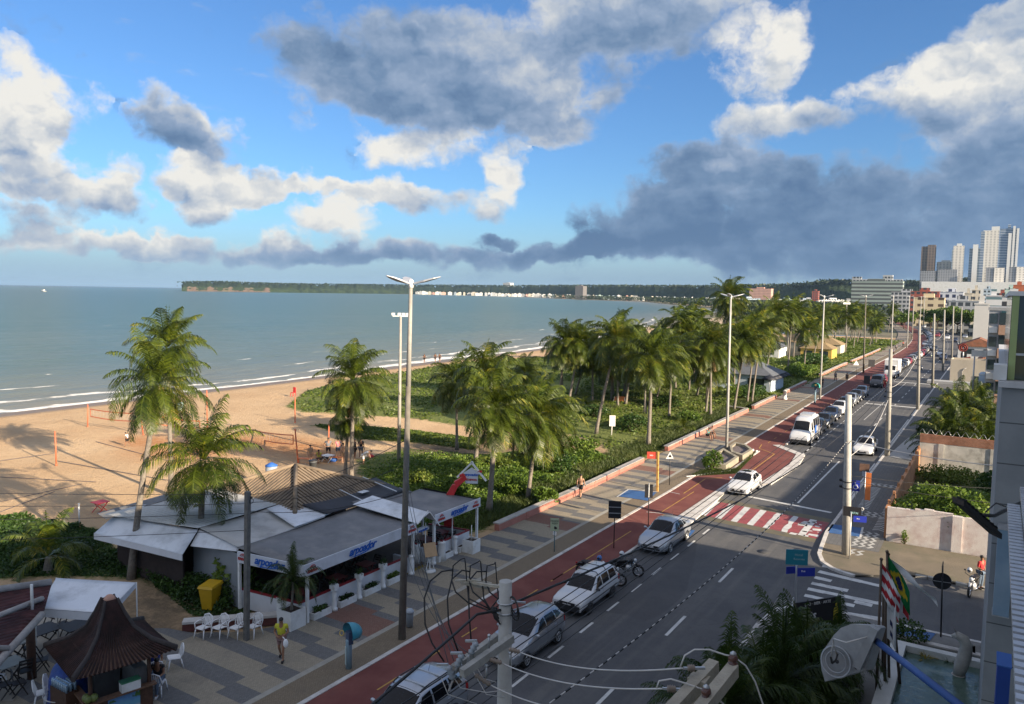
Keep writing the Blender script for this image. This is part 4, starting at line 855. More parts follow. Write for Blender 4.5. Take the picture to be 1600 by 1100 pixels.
# dark feathery palms of the yard
spots=[(-6.6,22.6,4.9,1.15,0,'tall dark feathery palm at the bottom centre of the hotel yard'),(-5.4,24.6,5.2,1.2,1,'dark feathery palm leaning towards the road in the hotel yard'),(-4.9,27.5,4.6,1.1,2,'dark feathery palm in front of the black banner'),(-4.3,25.2,3.6,1.0,0,'lower dark feathery palm behind the grey sign case'),(-5.9,27.9,3.8,1.0,1,'dark feathery palm beside the hotel kerb'),(-3.8,22.5,3.4,1.,2,'low feathery palm under the grey sign case'),(-6.2,20.3,4.4,1.1,2,'dark feathery palm behind the concrete crossarm pole'),(-4.6,29.8,4.3,.9,0,'bright-tipped feathery palm nearest the black banner')]
spots=[(x,y,hh-.75,s*.95,k,lb) for x,y,hh,s,k,lb in spots]
for x,y,hh,s,k,lb in spots:
    t=thing('yard_palm',lb,'palm tree',(x,y,.1),0,'feathery palms of the hotel yard')
    for j in range(3):
        a=j*2.1+k; q=Vector((.35*math.cos(a),.35*math.sin(a),max(.5,hh-2.4-.5*j))); m=MB(); m.tube([(0.1*math.cos(a),.1*math.sin(a),0),q*.5,q],[.07,.06,.05],6); m.build('stem',TRUNKD,t)
        o=bpy.data.objects.new('crown',CROWNS['areca',(k+j)%3][0]); COL.objects.link(o); o.parent=t; o.location=q; o.rotation_euler=(0,0,a*1.7); o.scale=(s*(1-.12*j),)*3
bush('bush','round dark bush beside the flagpoles',at(1417,1010),.8,.8,1.0,900,.13,HEDGE,seed=3)
bn=thing('banner','black banner with white lettering and a yellow bottle on the hotel yard fence','banner',at(1285,985)); o0=bn.location
pa,pb=rel(at(1236,1006,.0)),rel(at(1312,992,.0)); d=(pb-pa).normalized(); nrm=Vector((d.y,-d.x,0))
m=MB(); m.bar(pa+Vector((0,0,1.05)),pb+Vector((0,0,1.05)),.05,1.4); m.build('sheet',mat('banner_black',(.012,.012,.016),.5,.2),bn)
m=MB(); m.cyl(pa,pa+Vector((0,0,2)),.04); m.cyl(pb,pb+Vector((0,0,2)),.04); m.build('posts',steel,bn)
fm=face(pa.lerp(pb,.5)+nrm*.03+Vector((0,0,1.6)),nrm); text('STO · BIER · ARTE',.18,letwhite,fm,parent=bn)
fm=face(pa.lerp(pb,.32)+nrm*.03+Vector((0,0,1.1)),nrm); text('arts',.5,letwhite,fm,parent=bn,shear=.2,bold=.01)
m=MB(); q=pa.lerp(pb,.88)+nrm*.04+Vector((0,0,1.1)); fmx=face(q,nrm); m.poly([fmx@Vector(v) for v in((-.13,-.35,0),(.13,-.35,0),(.13,.12,0),(.05,.26,0),(.05,.38,0),(-.05,.38,0),(-.05,.26,0),(-.13,.12,0))]); m.build('bottle_motif',mat('bottle_yellow',(.5,.38,.03),.5,.1),bn)
# flags: wooden poles in a fan
flagw=mat('flagpole_wood',(.10,.07,.05),.7,.3,8)
def cloth(name,mat_list,pts,parent,thick=.006):   # pts: grid rows of points, faces coloured by column bands
    m=MB(); r=len(pts); c=len(pts[0]); vs=[p for row in pts for p in row]
    return m,vs,r,c
def wavy(top,along,down,nx,ny,rng,amp=.12):
    top=Vector(top); al=Vector(along); dn=Vector(down); n=al.cross(dn).normalized(); ph=rng.uniform(0,6)
    return [[top+al*(i/nx)+dn*(j/ny)+n*amp*math.sin(i/nx*7+j/ny*2.5+ph)*(i/nx)**.7+Vector((0,0,-.25*(i/nx)**2)) for i in range(nx+1)] for j in range(ny+1)]
flagred=mat('flag_red',(.45,.02,.03),.7,.08); flagwh=mat('flag_white',(.72,.72,.72),.7,.05); flaggr=mat('flag_green',(.0,.16,.04),.7,.1); flagye=mat('flag_yellow',(.6,.45,.02),.7,.08); flagnv=mat('flag_navy',(.01,.02,.10),.7,.08)
rngf=np.random.default_rng(4)
def flag(label,base,toppx,mats,colour,along,down,hgt=None):
    b=Vector(base); top=upto(b,*toppx); t=thing('flagpole',label,'flag',b,0,'flags on the hotel flagpoles')
    m=MB(); m.cyl((0,0,0),top-b,.055,.04,8); m.build('pole',flagw,t)
    m=MB(); m.ball(top-b+Vector((0,0,.05)),.06,8,6); m.build('finial',flagw,t)
    g=wavy(top-b+Vector((.03,0,-.08)),along,down,18,12,rngf); m=MB(); vs=[p for r in g for p in r]; m.add(vs,[])
    for j in range(12):
        for i in range(18):
            a=j*19+i; m.f.append((a,a+1,a+20,a+19)); m.m.append(colour((i+.5)/18,(j+.5)/12)); m.sm.append(True)
    m.build('flag_cloth',mats,t); return t
B0=at(1372,1082)
def brazil(u,v):
    x,y=(u-.5)*2,(v-.5)*2
    if math.hypot(x/.3*1.0,y/.45)<1: return 2
    return 1 if abs(x)/.82+abs(y)/.82<1 else 0
def stripes(u,v):
    return 0 if int(v*5+u*1.5)%2==0 else 2
flag('flagpole with a red and white striped flag, front of the hotel flagpoles',B0+Vector((0,-.5,0)),(1377,876),[flagred,flagnv,flagwh],stripes,(.65,.15,-.9),(-.05,.1,-1.05))
flag('flagpole with a green flag bearing a yellow diamond, behind the striped flag',B0+Vector((.35,.2,0)),(1386,864),[flaggr,flagye,flagnv],brazil,(.75,.25,-1.0),(.05,.2,-1.0))
flag('flagpole with a plain white flag blowing out to the right',B0+Vector((.7,.5,0)),(1388,868),[flagwh],lambda u,v:0,(1.5,.1,-.95),(.12,.1,-.35))
flag('flagpole with a red flag edged white hanging low behind the others',B0+Vector((.1,.5,0)),(1380,905),[flagred,flagwh],lambda u,v:1 if int(u*5)%2 else 0,(.85,.3,-.55),(0,.1,-.6))
flag('flagpole with a long white pennant with dark marks hanging down its side',B0+Vector((.25,-.2,0)),(1384,893),[flagwh,flagnv],lambda u,v:1 if .35<u<.6 and int(v*14)%3==0 else 0,(.32,.05,-.2),(.12,.1,-2.4))
# ---------------------------------------------------------------- vacant lot
pinkw=mat('peeling_pink_paint',(.58,.51,.485),.9,.12,1.2,col2=(.66,.63,.60),space='W',dirt=(.46,.34,.32),dscale=1.4,bump=.5)
brickm=NT('brick_wall',.9,.2); BRICK=brickm.done(brickm.mix(brickm.MR(brickm.noise(1.5,6),.4,.75,0,.7),brickm.brick(3.5,(.28,.10,.05),(.36,.15,.08),(.25,.22,.19),brickm.vec(brickm.M('ADD',brickm.x,brickm.y),brickm.z),.03),(.14,.07,.045)))
oldw=mat('stained_whitewash',(.50,.48,.43),.9,.15,1.,space='W',dirt=(.16,.15,.13),dscale=.9,bump=.4); orw=mat('rendered_orange',(.42,.2,.09),.9,.25,1.5,space='W',dirt=(.25,.12,.07),bump=.3)
w=thing('garden_wall','crumbling pink-white painted wall along the side street','wall',(0,50.3,0))
m=MB(); 
xs=np.linspace(-4.95,14,40)
for a,b in zip(xs[:-1],xs[1:]): m.box(a,b,0,.22,.05,2.2+.08*math.sin(a*1.7)+random.uniform(-.03,.03))
m.build('wall',pinkw,w)
m=MB(); m.box(-1.55,-1.05,-.10,-.003,.05,2.15); m.build('buttress',pinkw,w)
w=thing('side_wall','orange rendered wall between the pavement and the vacant lot','wall',(-5,60,0))
m=MB(); m.box(-.1,.1,-9.4,12.9,.05,2.0); m.build('wall',orw,w); m=MB()
for i in range(9): m.box(-.07,.07,-8.5+i*2.6,-8.3+i*2.6,2.0,2.25)
m.build('piers',orw,w)
w=thing('back_wall','stained white wall topped with bare brick and coiled wire behind the vacant lot','wall',(0,73,0))
m=MB(); m.box(-5,14,0,.25,.05,2.5); m.build('wall',oldw,w); m=MB(); m.box(-5,14,-.02,.25,2.5,3.2); m.build('brick_course',BRICK,w)
m=MB(); pts=[(-5+i*.055,.12+.2*math.cos(i*.55),3.42+.2*math.sin(i*.55)) for i in range(345)]; m.tube(pts,.012,4); m.build('coiled_wire',steel,w)
m=MB()
for i in range(4): m.box(-3.6+i*3.7,-3.2+i*3.7,-.06,0,.05,2.5)
m.build('piers',oldw,w)
lotm=mat('lot_weeds',(.08,.11,.03),.95,.4,.6,space='W'); sheet('lot_ground',[(-4.9,50.5),(-4.9,72.9),(14,72.9),(14,50.5)],.03,lotm)
bush('bush','bright leafy bush spilling over the pink wall',(-2.2,52.2,0),2.9,2.0,3.0,5200,.26,SHRUB,seed=4)
bush('bush','broad bush growing behind the pink wall on the right',(2.0,54.5,0),3.,2.4,2.5,3600,.26,CREEP,seed=5)
bush('bush','low green thicket in the middle of the vacant lot',(-1.6,58.5,0),3.2,2.6,1.7,3800,.24,SHRUB,seed=6)
bush('bush','dark thicket at the back right of the vacant lot',(2.6,64,0),3.5,3,2.4,3600,.28,HEDGE,seed=7)
bush('bush','weeds along the foot of the stained back wall',(-2.4,69.5,0),3,2.2,1.2,2600,.22,CREEP,seed=8)
bush('weed','small weed rooted at the foot of the pink wall',at(1413,850,.1),.3,.25,.75,160,.12,SHRUB,cat='plant',stems=3,seed=9)
# palms of the next lot
lots=[(-3.7,79,5.0,0),(-3.2,82.5,5.6,1),(-1.9,80.5,5.2,2),(-.4,79.5,4.6,0),(.8,82,5.2,1),(-2.6,86.5,6.2,2),(-.6,86,6.0,0),(1.2,87.5,5.4,1),(-3.3,91,6.3,1),(-1.,92,6.6,2),(.6,78,3.9,2),(2.2,84,5.2,0)]
for i,(x,y,hh,k) in enumerate(lots):
    t=thing('garden_palm','dark bushy palm in the clump behind the brick-topped wall','palm tree',(x,y,0),0,'garden palms behind the brick-topped wall')
    for j in range(3):
        a=j*2.1+i; q=Vector((.5*math.cos(a),.5*math.sin(a),max(.4,hh-2.9-.9*j))); m=MB(); m.tube([(0.15*math.cos(a),.15*math.sin(a),0),q],[.09,.06],6); m.build('stem',TRUNKD,t)
        o=bpy.data.objects.new('crown',CROWNS['areca',(k+j)%3][0] if j else CROWNS['young',i%2][0]); COL.objects.link(o); o.parent=t; o.location=q; o.rotation_euler=(0,0,a*1.7); o.scale=(1.35-.1*j,)*3
bush('planter_bush','clipped dark bush in a white box by the driveway',(-6.2,91,.1),.55,.55,1.5,900,.16,HEDGE,seed=10,group=None)
tile=NT('roof_tiles',.85,.3); tw=tile.M('SINE',tile.M('MULTIPLY',tile.M('ADD',tile.x,tile.M('MULTIPLY',tile.y,.0)),26.)); ROOFT=tile.done(tile.mix(tile.MR(tile.noise(1.2,6),.35,.7),tile.mix(tile.MR(tw,-1,1),(.20,.07,.04),(.33,.14,.08)),(.16,.09,.06))); tile.bump(tw,.6,.05)
ter=mat('terracotta_wall',(.26,.10,.06),.85,.2,3)
def house(name,label,x,y,w,d,hh,wallm,roof='flat',roofm=None,win=2,floors=1,group=None,face_='-y',winm=None,par=.35):
    t=thing(name,label,'house' if floors<3 else 'building',(x,y,0),0,group); m=MB(); m.box(-w/2,w/2,-d/2,d/2,-.05,hh)
    if roof=='flat':
        for a,b,c,e in((-w/2,w/2,-d/2,-d/2+.2),(-w/2,w/2,d/2-.2,d/2),(-w/2,-w/2+.2,-d/2+.2,d/2-.2),(w/2-.2,w/2,-d/2+.2,d/2-.2)): m.box(a,b,c,e,hh,hh+par)
    m.build('wall',wallm,t)
    if roof=='gable':
        r=MB(); rz=hh+w*.22; o=.35; r.add([(-w/2-o,-d/2-o,hh-.1),(0,-d/2-o,rz),(w/2+o,-d/2-o,hh-.1),(-w/2-o,d/2+o,hh-.1),(0,d/2+o,rz),(w/2+o,d/2+o,hh-.1)],[(0,1,4,3),(1,2,5,4),(0,2,1),(3,4,5),(0,3,5,2)]); r.build('roof',roofm or ROOFT,t)
    if roof=='hip':
        r=MB(); rz=hh+min(w,d)*.28; o=.4; e=max(0,(d-w)/2); f=max(0,(w-d)/2)
        r.add([(-w/2-o,-d/2-o,hh+.02),(w/2+o,-d/2-o,hh+.02),(w/2+o,d/2+o,hh+.02),(-w/2-o,d/2+o,hh+.02),(-f,-e,rz),(f,e,rz)],[(0,1,5,4) if f else (0,1,4),(1,2,5,4) if e else (1,2,5),(2,3,4,5) if f else (2,3,5),(3,0,4,5) if e else (3,0,4),(3,2,1,0)]); r.build('roof',roofm or ROOFT,t)
    for fl in range(floors):
        z=hh*(fl+.38)/floors; wh=min(1.3,hh/floors*.42)
        for i in range(win):
            q=-w/2+w*(i+.5)/win; v=MB(); ww=min(1.6,w/win*.28); v.box(q-ww,q+ww,-d/2-.03,-d/2-.003,z,z+wh); v.build('window',winm or winglass,t)
        for i in range(max(1,win)):
            q=-d/2+d*(i+.5)/max(1,win); v=MB(); ww=min(1.6,d/max(1,win)*.28); v.box(-w/2-.03,-w/2-.003,q-ww,q+ww,z,z+wh); v.build('window',winm or winglass,t)
    return t
creamw=mat('cream_render',(.55,.51,.42),.85,.08,.6,space='W',dirt=(.4,.37,.3),dscale=.4); whitew=mat('white_render',(.66,.66,.64),.8,.06,.5,space='W',dirt=(.5,.49,.46),dscale=.3); greyw=mat('grey_render',(.34,.35,.36),.85,.1,.5,space='W',dirt=(.25,.25,.25)); beige=mat('beige_render',(.45,.40,.32),.85,.08,.6,space='W'); redw=mat('brick_red_render',(.28,.09,.06),.85,.15,.6,space='W',dirt=(.2,.08,.06)); greenw=mat('pale_green_render',(.45,.56,.50),.85,.1,.5,space='W'); bluew=mat('pale_blue_render',(.42,.5,.58),.85,.1,.5,space='W'); tanw=mat('tan_panel',(.36,.22,.15),.7,.1,.8,space='W')
house('tiled_house','terracotta-roofed house half hidden behind the grey hotel wall',4.4,99,7,10,3.6,ter,'gable',win=1)
house('tiled_house','low house with a terracotta tile roof behind the brick-topped wall',4.6,80,6,6,2.4,oldw,'gable',win=1)
p=at(1503,600); t=house('flat_house','plain beige cube house with one small window and a flat roof',p.x+.8,p.y+2.5,5.4,5,3.9,beige,win=0)
v=MB(); v.box(.75,1.75,-2.54,-2.5,.9,1.5); v.build('window',winglass,t); v=MB(); v.tube([(-.9,-2.54,.5),(-.9,-2.56,2.2),(-.6,-2.56,2.7),(-.3,-2.54,2.8)],.05,6); v.build('pipe',greyw,t)
v=MB(); v.box(-6,4,-5.5,-2.6,.05,.5); v.build('step',greyw,t)
tk=thing('water_tank','pale blue water tank on the annexe right of the beige cube house','water tank',atY(1549,585,128)); m=MB(); m.lathe([(1.5,-1.6),(1.5,0),(1.3,.25),(0,.3)],n=18); m.build('tank',bluew,tk); m=MB(); m.lathe([(1.55,-.1),(1.55,0)],n=18); m.build('rim',whitew,tk)
house('annexe','low yellow-green annexe beneath the pale blue water tank',tk.location.x,129.5,5,4,max(2.,tk.location.z-1.6),mat('olive_render',(.36,.35,.12),.85,.15,1.,space='W'),win=1)
# balcony building and glass-front building
def balcony_building():
    y0=atY(1546,480,118); t=thing('apartment_building','grey apartment building with tan balcony fronts and dark windows','building',(y0.x,118,0)); zt=y0.z; m=MB(); m.box(0,14,0,22,0,zt-.4); m.build('wall',greyw,t)
    m=MB(); m.box(-.1,14,-.1,22,zt-.4,zt); m.build('roof_slab',mat('roof_grey',(.3,.31,.32),.8),t)
    for k in range(4):
        z=zt-2.4-k*3.0
        m=MB(); m.box(1.15,3.6,-1.0,-.02,z-1.1,z+.1); m.build('balcony_front',tanw,t)
        m=MB(); m.box(1.2,3.6,-.16,-.02,z+.2,z+1.75); m.build('window',winglass,t)
        m=MB(); m.box(.15,1.0,-.12,-.02,z+.3,z+1.6); m.build('window',winglass,t)
        m=MB(); m.box(.1,1.05,-.5,-.02,z-.9,z-.1); m.build('balcony_front',whitew,t)
    m=MB(); m.box(1.4,3.9,-.12,-.02,zt-1.9,zt-.5); m.build('window',mat('teal_glass',(.03,.10,.11),.1,.2,spec=.8),t)
balcony_building()
glassg=NT('curtain_glass',.06,.9); GL=glassg.done(glassg.mix(glassg.MR(glassg.z,9,16),(.05,.075,.02),(.02,.035,.045))); mullion=mat('lime_mullion',(.33,.40,.16),.5,.1)  # green reflections painted into the glass colour, changing with height
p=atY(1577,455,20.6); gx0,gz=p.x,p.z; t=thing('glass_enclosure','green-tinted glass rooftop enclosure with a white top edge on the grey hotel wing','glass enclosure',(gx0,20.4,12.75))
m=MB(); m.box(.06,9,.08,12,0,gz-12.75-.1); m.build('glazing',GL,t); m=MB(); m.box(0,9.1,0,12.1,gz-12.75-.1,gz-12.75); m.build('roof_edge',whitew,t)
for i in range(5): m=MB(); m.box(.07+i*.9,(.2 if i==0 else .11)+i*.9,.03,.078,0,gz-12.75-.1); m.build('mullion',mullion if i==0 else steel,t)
m=MB(); m.box(.2,9,.04,.078,.55,.6); m.build('floor_band',steel,t)
m=MB(); m.box(-.2,.05,-.25,.3,0,.34); m.build('pier',whitew,t)
house('shade_house','tall plain house inland beside the vacant lot',18,59.8,12,16.4,8,creamw,win=2,floors=2)  # stands out of view; added so its shadow covers the right road half
# ================================================================ beach restaurant
tarpd=mat('grey_tarpaulin',(.13,.133,.14),.7,.2,1.2,col2=(.19,.19,.195),dirt=(.25,.24,.23),dscale=.7); tarpl=mat('faded_tarpaulin',(.50,.49,.47),.7,.15,.8,col2=(.38,.37,.35),dirt=(.16,.15,.14),dscale=.6); tarpb=mat('black_tarpaulin',(.018,.02,.028),.6,.3,1.5); tarpw=mat('white_tarpaulin',(.66,.68,.71),.6,.08,1.,dirt=(.36,.37,.38),dscale=.7)
fasc=mat('fascia_white',(.60,.62,.66),.5,.05,1.5,dirt=(.45,.46,.48),dscale=.8); sheetm=NT('corrugated_sheet',.7,.3); sw=sheetm.M('SINE',sheetm.M('MULTIPLY',sheetm.y,28.)); CORR=sheetm.done(sheetm.mix(sheetm.MR(sheetm.noise(.6,7,.65),.35,.7),(.44,.445,.43),(.56,.56,.54))); sheetm.bump(sw,.5,.03)
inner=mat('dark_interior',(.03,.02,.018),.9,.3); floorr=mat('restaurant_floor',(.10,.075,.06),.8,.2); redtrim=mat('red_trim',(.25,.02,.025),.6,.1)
ox,oy=-25.0,22.6
rs=thing('restaurant','low beach restaurant with tarpaulin roofs and white lettered fascias beside the promenade','restaurant',(ox,oy,.1))
def Lr(p,z=None): return Vector((p[0]-ox,p[1]-oy,(p[2] if z is None else z)-.1))
def roofz(px,py,z): p=at(px,py,z); return Lr(p)
ZR=2.66
# roof sheets: quads with a sag, and a thickness
def awn(name,c,mt,sag=.12,n=8,th=.03,parent=None):
    c=[Vector(v) for v in c]; m=MB()
    g=[[c[0].lerp(c[1],i/n).lerp(c[3].lerp(c[2],i/n),j/n)-Vector((0,0,sag*4*(i/n)*(1-i/n)*(.4+.6*4*(j/n)*(1-j/n)))) for i in range(n+1)] for j in range(n+1)]
    vs=[p for r in g for p in r]; N=len(vs); vs+= [p-Vector((0,0,th)) for p in vs]; fs=[]
    for j in range(n):
        for i in range(n): a=j*(n+1)+i; fs+=[(a,a+1,a+n+2,a+n+1),(N+a,N+a+n+1,N+a+n+2,N+a+1)]
    e=[i for i in range(n+1)]+[j*(n+1)+n for j in range(1,n+1)]+[n*(n+1)+i for i in range(n-1,-1,-1)]+[j*(n+1) for j in range(n-1,0,-1)]
    for a,b in zip(e,e[1:]+e[:1]): fs.append((a,N+a,N+b,b))
    m.add(vs,fs,0,True); return m.build(name,mt,parent or rs)
FL=Vector((.55,-.15,ZR-.1)); FR=Vector((.5,7.4,ZR-.1)); BL=Vector((-3.4,-.45,ZR+.1)); BR=Vector((-3.55,7.6,ZR+.18))
awn('front_roof',[FL,FR,BR,BL],tarpd,.15)
awn('middle_roof',[Vector((-3.4,-.42,ZR+.12)),Vector((-3.5,5.0,ZR+.2)),Vector((-6.9,5.2,ZR+.28)),Vector((-7.0,.2,ZR+.2))],tarpl,.15)
awn('white_patch_roof',[Vector((-3.4,2.9,ZR+.22)),Vector((-3.6,5.6,ZR+.26)),Vector((-6.9,5.9,ZR+.36)),Vector((-6.6,3.9,ZR+.36))],tarpw,.08)
awn('black_roof',[Vector((-3.5,5.1,ZR+.32)),Vector((-3.3,11.0,ZR+.3)),Vector((-6.6,12.2,ZR+.35)),Vector((-7.2,5.6,ZR+.42))],tarpb,.1)
awn('black_roof_lap',[Vector((-3.2,7.55,ZR+.2)),Vector((-3.1,11.4,ZR+.2)),Vector((-4.1,11.5,ZR+.27)),Vector((-4.1,7.5,ZR+.3))],tarpd,.06)
m=MB()
for y in (7.6,10.2): m.bar((-3.3,y+.1,ZR+.40),(-6.9,y+1.2,ZR+.50),.06,.03)
m.quad(Vector((-5.0,8.9,ZR+.40)),Vector((-4.6,8.9,ZR+.395)),Vector((-4.6,9.5,ZR+.395)),Vector((-5.0,9.5,ZR+.40))); m.build('roof_seams',tarpw,rs)
awn('left_sheet_roof',[Vector((-7.0,.1,ZR+.22)),Vector((-6.9,5.4,ZR+.34)),Vector((-12.7,5.6,ZR+.42)),Vector((-13.0,-1.2,ZR+.18))],CORR,.03)
awn('left_edge_roof',[Vector((-12.2,-1.4,ZR+.12)),Vector((-13.2,-1.3,ZR+.22)),Vector((-13.4,4.6,ZR+.4)),Vector((-12.5,4.6,ZR+.44))],tarpd,.02)
awn('side_awning',[Vector((-6.4,-1.15,2.05)),Vector((-12.4,-1.9,2.15)),Vector((-12.7,-.6,ZR+.1)),Vector((-7.0,.1,ZR+.12))],tarpw,.04)
m=MB(); m.bar((-6.4,-1.17,1.9),(-12.4,-1.92,2.0),.03,.32); m.build('awning_valance',fasc,rs)
awn('lean_roof',[Vector((-3.4,-.5,ZR-.05)),Vector((-3.45,-.2,ZR+.06)),Vector((-7.1,.25,ZR+.1)),Vector((-6.6,-.6,ZR-.4))],tarpw,.02)
awn('right_roof',[Vector((.42,8.9,ZR-.1)),Vector((.42,13.1,ZR-.1)),Vector((-3.1,12.1,ZR+.2)),Vector((-3.2,8.7,ZR+.2))],tarpd,.15)
m=MB(); m.add([Vector((.42,13.12,ZR-.08)),Vector((-3.2,12.3,ZR+.26)),Vector((-3.0,12.9,ZR-.2)),Vector((.38,13.2,ZR-.4))],[(0,1,2,3),(3,2,1,0)]); m.build('dark_side_flap',tarpb,rs)
# pitched white entrance awning
gp=Vector((.75,8.15,ZR+.38)); m=MB(); e0=Vector((.6,7.35,ZR-.02)); e1=Vector((.6,8.95,ZR-.3)); bk=Vector((-3.3,8.3,ZR+.6)); b0=Vector((-3.4,6.9,ZR+.42)); b1=Vector((-3.3,9.3,ZR+.1))
for q in ((e0,gp,bk,b0),(gp,e1,b1,bk)):
    m.add([*q]+[p-Vector((0,0,.03)) for p in q],[(0,1,2,3),(7,6,5,4),(0,4,5,1),(1,5,6,2),(2,6,7,3),(3,7,4,0)])
m.build('entrance_awning',tarpw,rs)
m=MB(); m.bar(gp+Vector((.03,0,.02)),e1+Vector((.03,.25,-.3)),.05); m.bar(gp+Vector((.03,-.12,.12)),e0+Vector((.03,0,-.05)),.05); m.build('entrance_frame',white,rs)
# fascias
def fascia(name,a,b,hh=.5):
    a,b=Vector(a),Vector(b); m=MB(); m.bar(a,b,.05,hh); return m.build(name,fasc,rs)
f1a,f1b=Vector((.6,-.2,2.42)),Vector((.56,7.35,2.42)); fascia('fascia',f1a,f1b,.52)
f2a,f2b=Vector((.57,-.2,2.42)),Vector((-3.2,-.6,2.42)); fascia('fascia',f2a,f2b,.52)
f3a,f3b=Vector((.52,8.95,2.42)),Vector((.5,13.15,2.42)); fascia('fascia',f3a,f3b,.5)
def logo(P,nrm,s=1.):
    fm=face(P,nrm); text('arpoador',.46*s,letblue,fm@Matrix.Translation((0,.02,.03)),parent=rs,shear=.35,bold=.014,spacing=.88)
    sw_=MB(); pts=[fm@Vector((-.65*s+1.3*s*i/14,-.17*s-.06*s*math.sin(i/14*3.1)+.09*s*i/14,.035)) for i in range(15)]; sw_.tube(pts,[.008+.02*s*math.sin(math.pi*i/14) for i in range(15)],5); sw_.build('lettering_swash',letblue,rs)
def brand(P,nrm,s=1.):
    fm=face(P,nrm); text('ITAIPAVA',.16*s,letred,fm@Matrix.Translation((0,-.08*s,.03)),parent=rs,bold=.012,spacing=.85)
    m=MB(); m.tube([fm@Vector((.16*s*math.cos(t),.03*s+.14*s*math.sin(t),.035)) for t in np.linspace(.2,2.94,9)],.018*s,5); m.tube([fm@Vector((.07*s*math.cos(t),.03*s+.09*s*math.sin(t),.035)) for t in np.linspace(.2,2.94,7)],.014*s,5); m.build('emblem',letred,rs)
NX=(1,0,0); NY=(f2a-f2b).cross(Vector((0,0,1))).normalized()
if NY.y>0: NY=-NY
logo(f1a.lerp(f1b,.47)+Vector((.03,0,.03)),NX,1.15); brand(f1a.lerp(f1b,.06)+Vector((.03,0,0)),NX); brand(f1a.lerp(f1b,.95)+Vector((.03,0,.02)),NX)
logo(f2a.lerp(f2b,.5)+NY*.03+Vector((0,0,.02)),NY,1.1); brand(f2a.lerp(f2b,.9)+NY*.03+Vector((0,0,.03)),NY)
logo(f3a.lerp(f3b,.5)+Vector((.03,0,.02)),NX,1.0); brand(f3a.lerp(f3b,.12)+Vector((.03,0,0)),NX); brand(f3a.lerp(f3b,.88)+Vector((.03,0,0)),NX)
m=MB(); fm=face(Vector((.1,8.3,1.95)),NX); m.tube([fm@Vector((-.55+1.1*i/8,.07*math.sin(math.pi*i/8)-.02,0)) for i in range(9)],.13,8); m.build('entrance_board',fasc,rs); text('arpoador',.2,letblue,face(Vector((.245,8.3,1.98)),NX),parent=rs,shear=.3,bold=.008)
# posts, low walls
for p in ((.42,0.15),(.42,6.6),(.42,7.25),(.42,9.0),(.42,12.95),(-3.2,-.5),(-3.1,12.4)):
    m=MB(); m.box(p[0]-.06,p[0]+.06,p[1]-.06,p[1]+.06,0,2.3); m.build('post',white,rs)
for i,y in enumerate((8.55,10.9)): m=MB(); m.cyl((.2,y,0),(.2,y,2.3),.03); m.build('post',white,rs)
wallp=mat('white_low_wall',(.62,.63,.65),.6,.06,2.,dirt=(.45,.45,.46),dscale=1.)
def lowwall(a,b,hh=.82):
    a,b=Vector((*a,0)),Vector((*b,0)); m=MB(); m.bar(a+Vector((0,0,hh/2)),b+Vector((0,0,hh/2)),.12,hh); m.build('low_wall',wallp,rs); m=MB(); m.bar(a+Vector((0,0,hh+.03)),b+Vector((0,0,hh+.03)),.14,.055); m.build('wall_trim',redtrim,rs)
lowwall((.1,.06),(.1,7.2)); lowwall((.1,9.1),(.1,12.6)); lowwall((.1,0),(-3.3,-.35)); lowwall((.1,12.6),(-2.5,12.2)); 
m=MB(); m.box(-.9,.1,7.25,7.4,0,.75); m.box(-.9,.1,8.85,9.0,0,.75); m.build('entrance_wall',wallp,rs)
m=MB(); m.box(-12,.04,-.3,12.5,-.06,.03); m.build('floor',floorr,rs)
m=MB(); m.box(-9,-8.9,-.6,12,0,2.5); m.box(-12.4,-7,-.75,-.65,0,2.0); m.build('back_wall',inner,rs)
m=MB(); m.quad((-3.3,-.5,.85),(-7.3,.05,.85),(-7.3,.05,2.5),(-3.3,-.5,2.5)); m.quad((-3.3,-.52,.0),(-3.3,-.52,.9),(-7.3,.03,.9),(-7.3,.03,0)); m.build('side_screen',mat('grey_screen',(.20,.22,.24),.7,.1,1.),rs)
# tiled pavilion behind
tl=NT('old_roof_tiles',.9,.25); sx_=tl.M('SINE',tl.M('MULTIPLY',tl.x,22.)); sy_=tl.M('SINE',tl.M('MULTIPLY',tl.y,22.)); OLDT=tl.m
tpos=at(462,728,4.35); tpos.z=.05; tp=thing('tiled_pavilion','pavilion with a weathered hipped tile roof rising behind the restaurant tarpaulins','pavilion',tpos)
apx=Vector((0,0,4.25)); ev=[Vector((3.7,-3.4,2.75)),Vector((3.7,3.9,2.75)),Vector((-3.9,3.9,2.75)),Vector((-3.9,-3.4,2.75))]
rt=mat('weathered_tile',(.17,.125,.085),.9,.25,2.5,col2=(.27,.205,.14),dirt=(.09,.075,.06),dscale=1.2)
m=MB(); sg_=MB()
for a,b in zip(ev,ev[1:]+ev[:1]):
    m.add([a,b,apx],[(0,1,2)])
    n=30; nrm=(b-a).cross(apx-a).normalized()
    for i in range(n):
        u=(i+.5)/n; s=a.lerp(b,u); up=(apx-(a+b)/2); h_=1-abs(2*u-1); e=s+up*h_*.985
        sg_.bar(s+nrm*.05,e+nrm*.05,.13,.09,up=nrm)
m.add(ev,[(3,2,1,0)]); m.build('roof_deck',wood,tp); sg_.build('tiles',rt,tp)
m=MB(); 
for e in ev: m.tube([e+Vector((0,0,.12)),apx+Vector((0,0,.12))],.12,6)
m.build('ridge_tiles',rt,tp)
m=MB(); 
for e in ev: m.box(e.x*.9-.1,e.x*.9+.1,e.y*.9-.1,e.y*.9+.1,0,2.85)
m.build('posts',wood,tp)
p=at(422,760,2.6); c=thing('water_tank','small blue-lidded tank showing above the tiled roof ridge','water tank',atY(424,728,37.5)); 
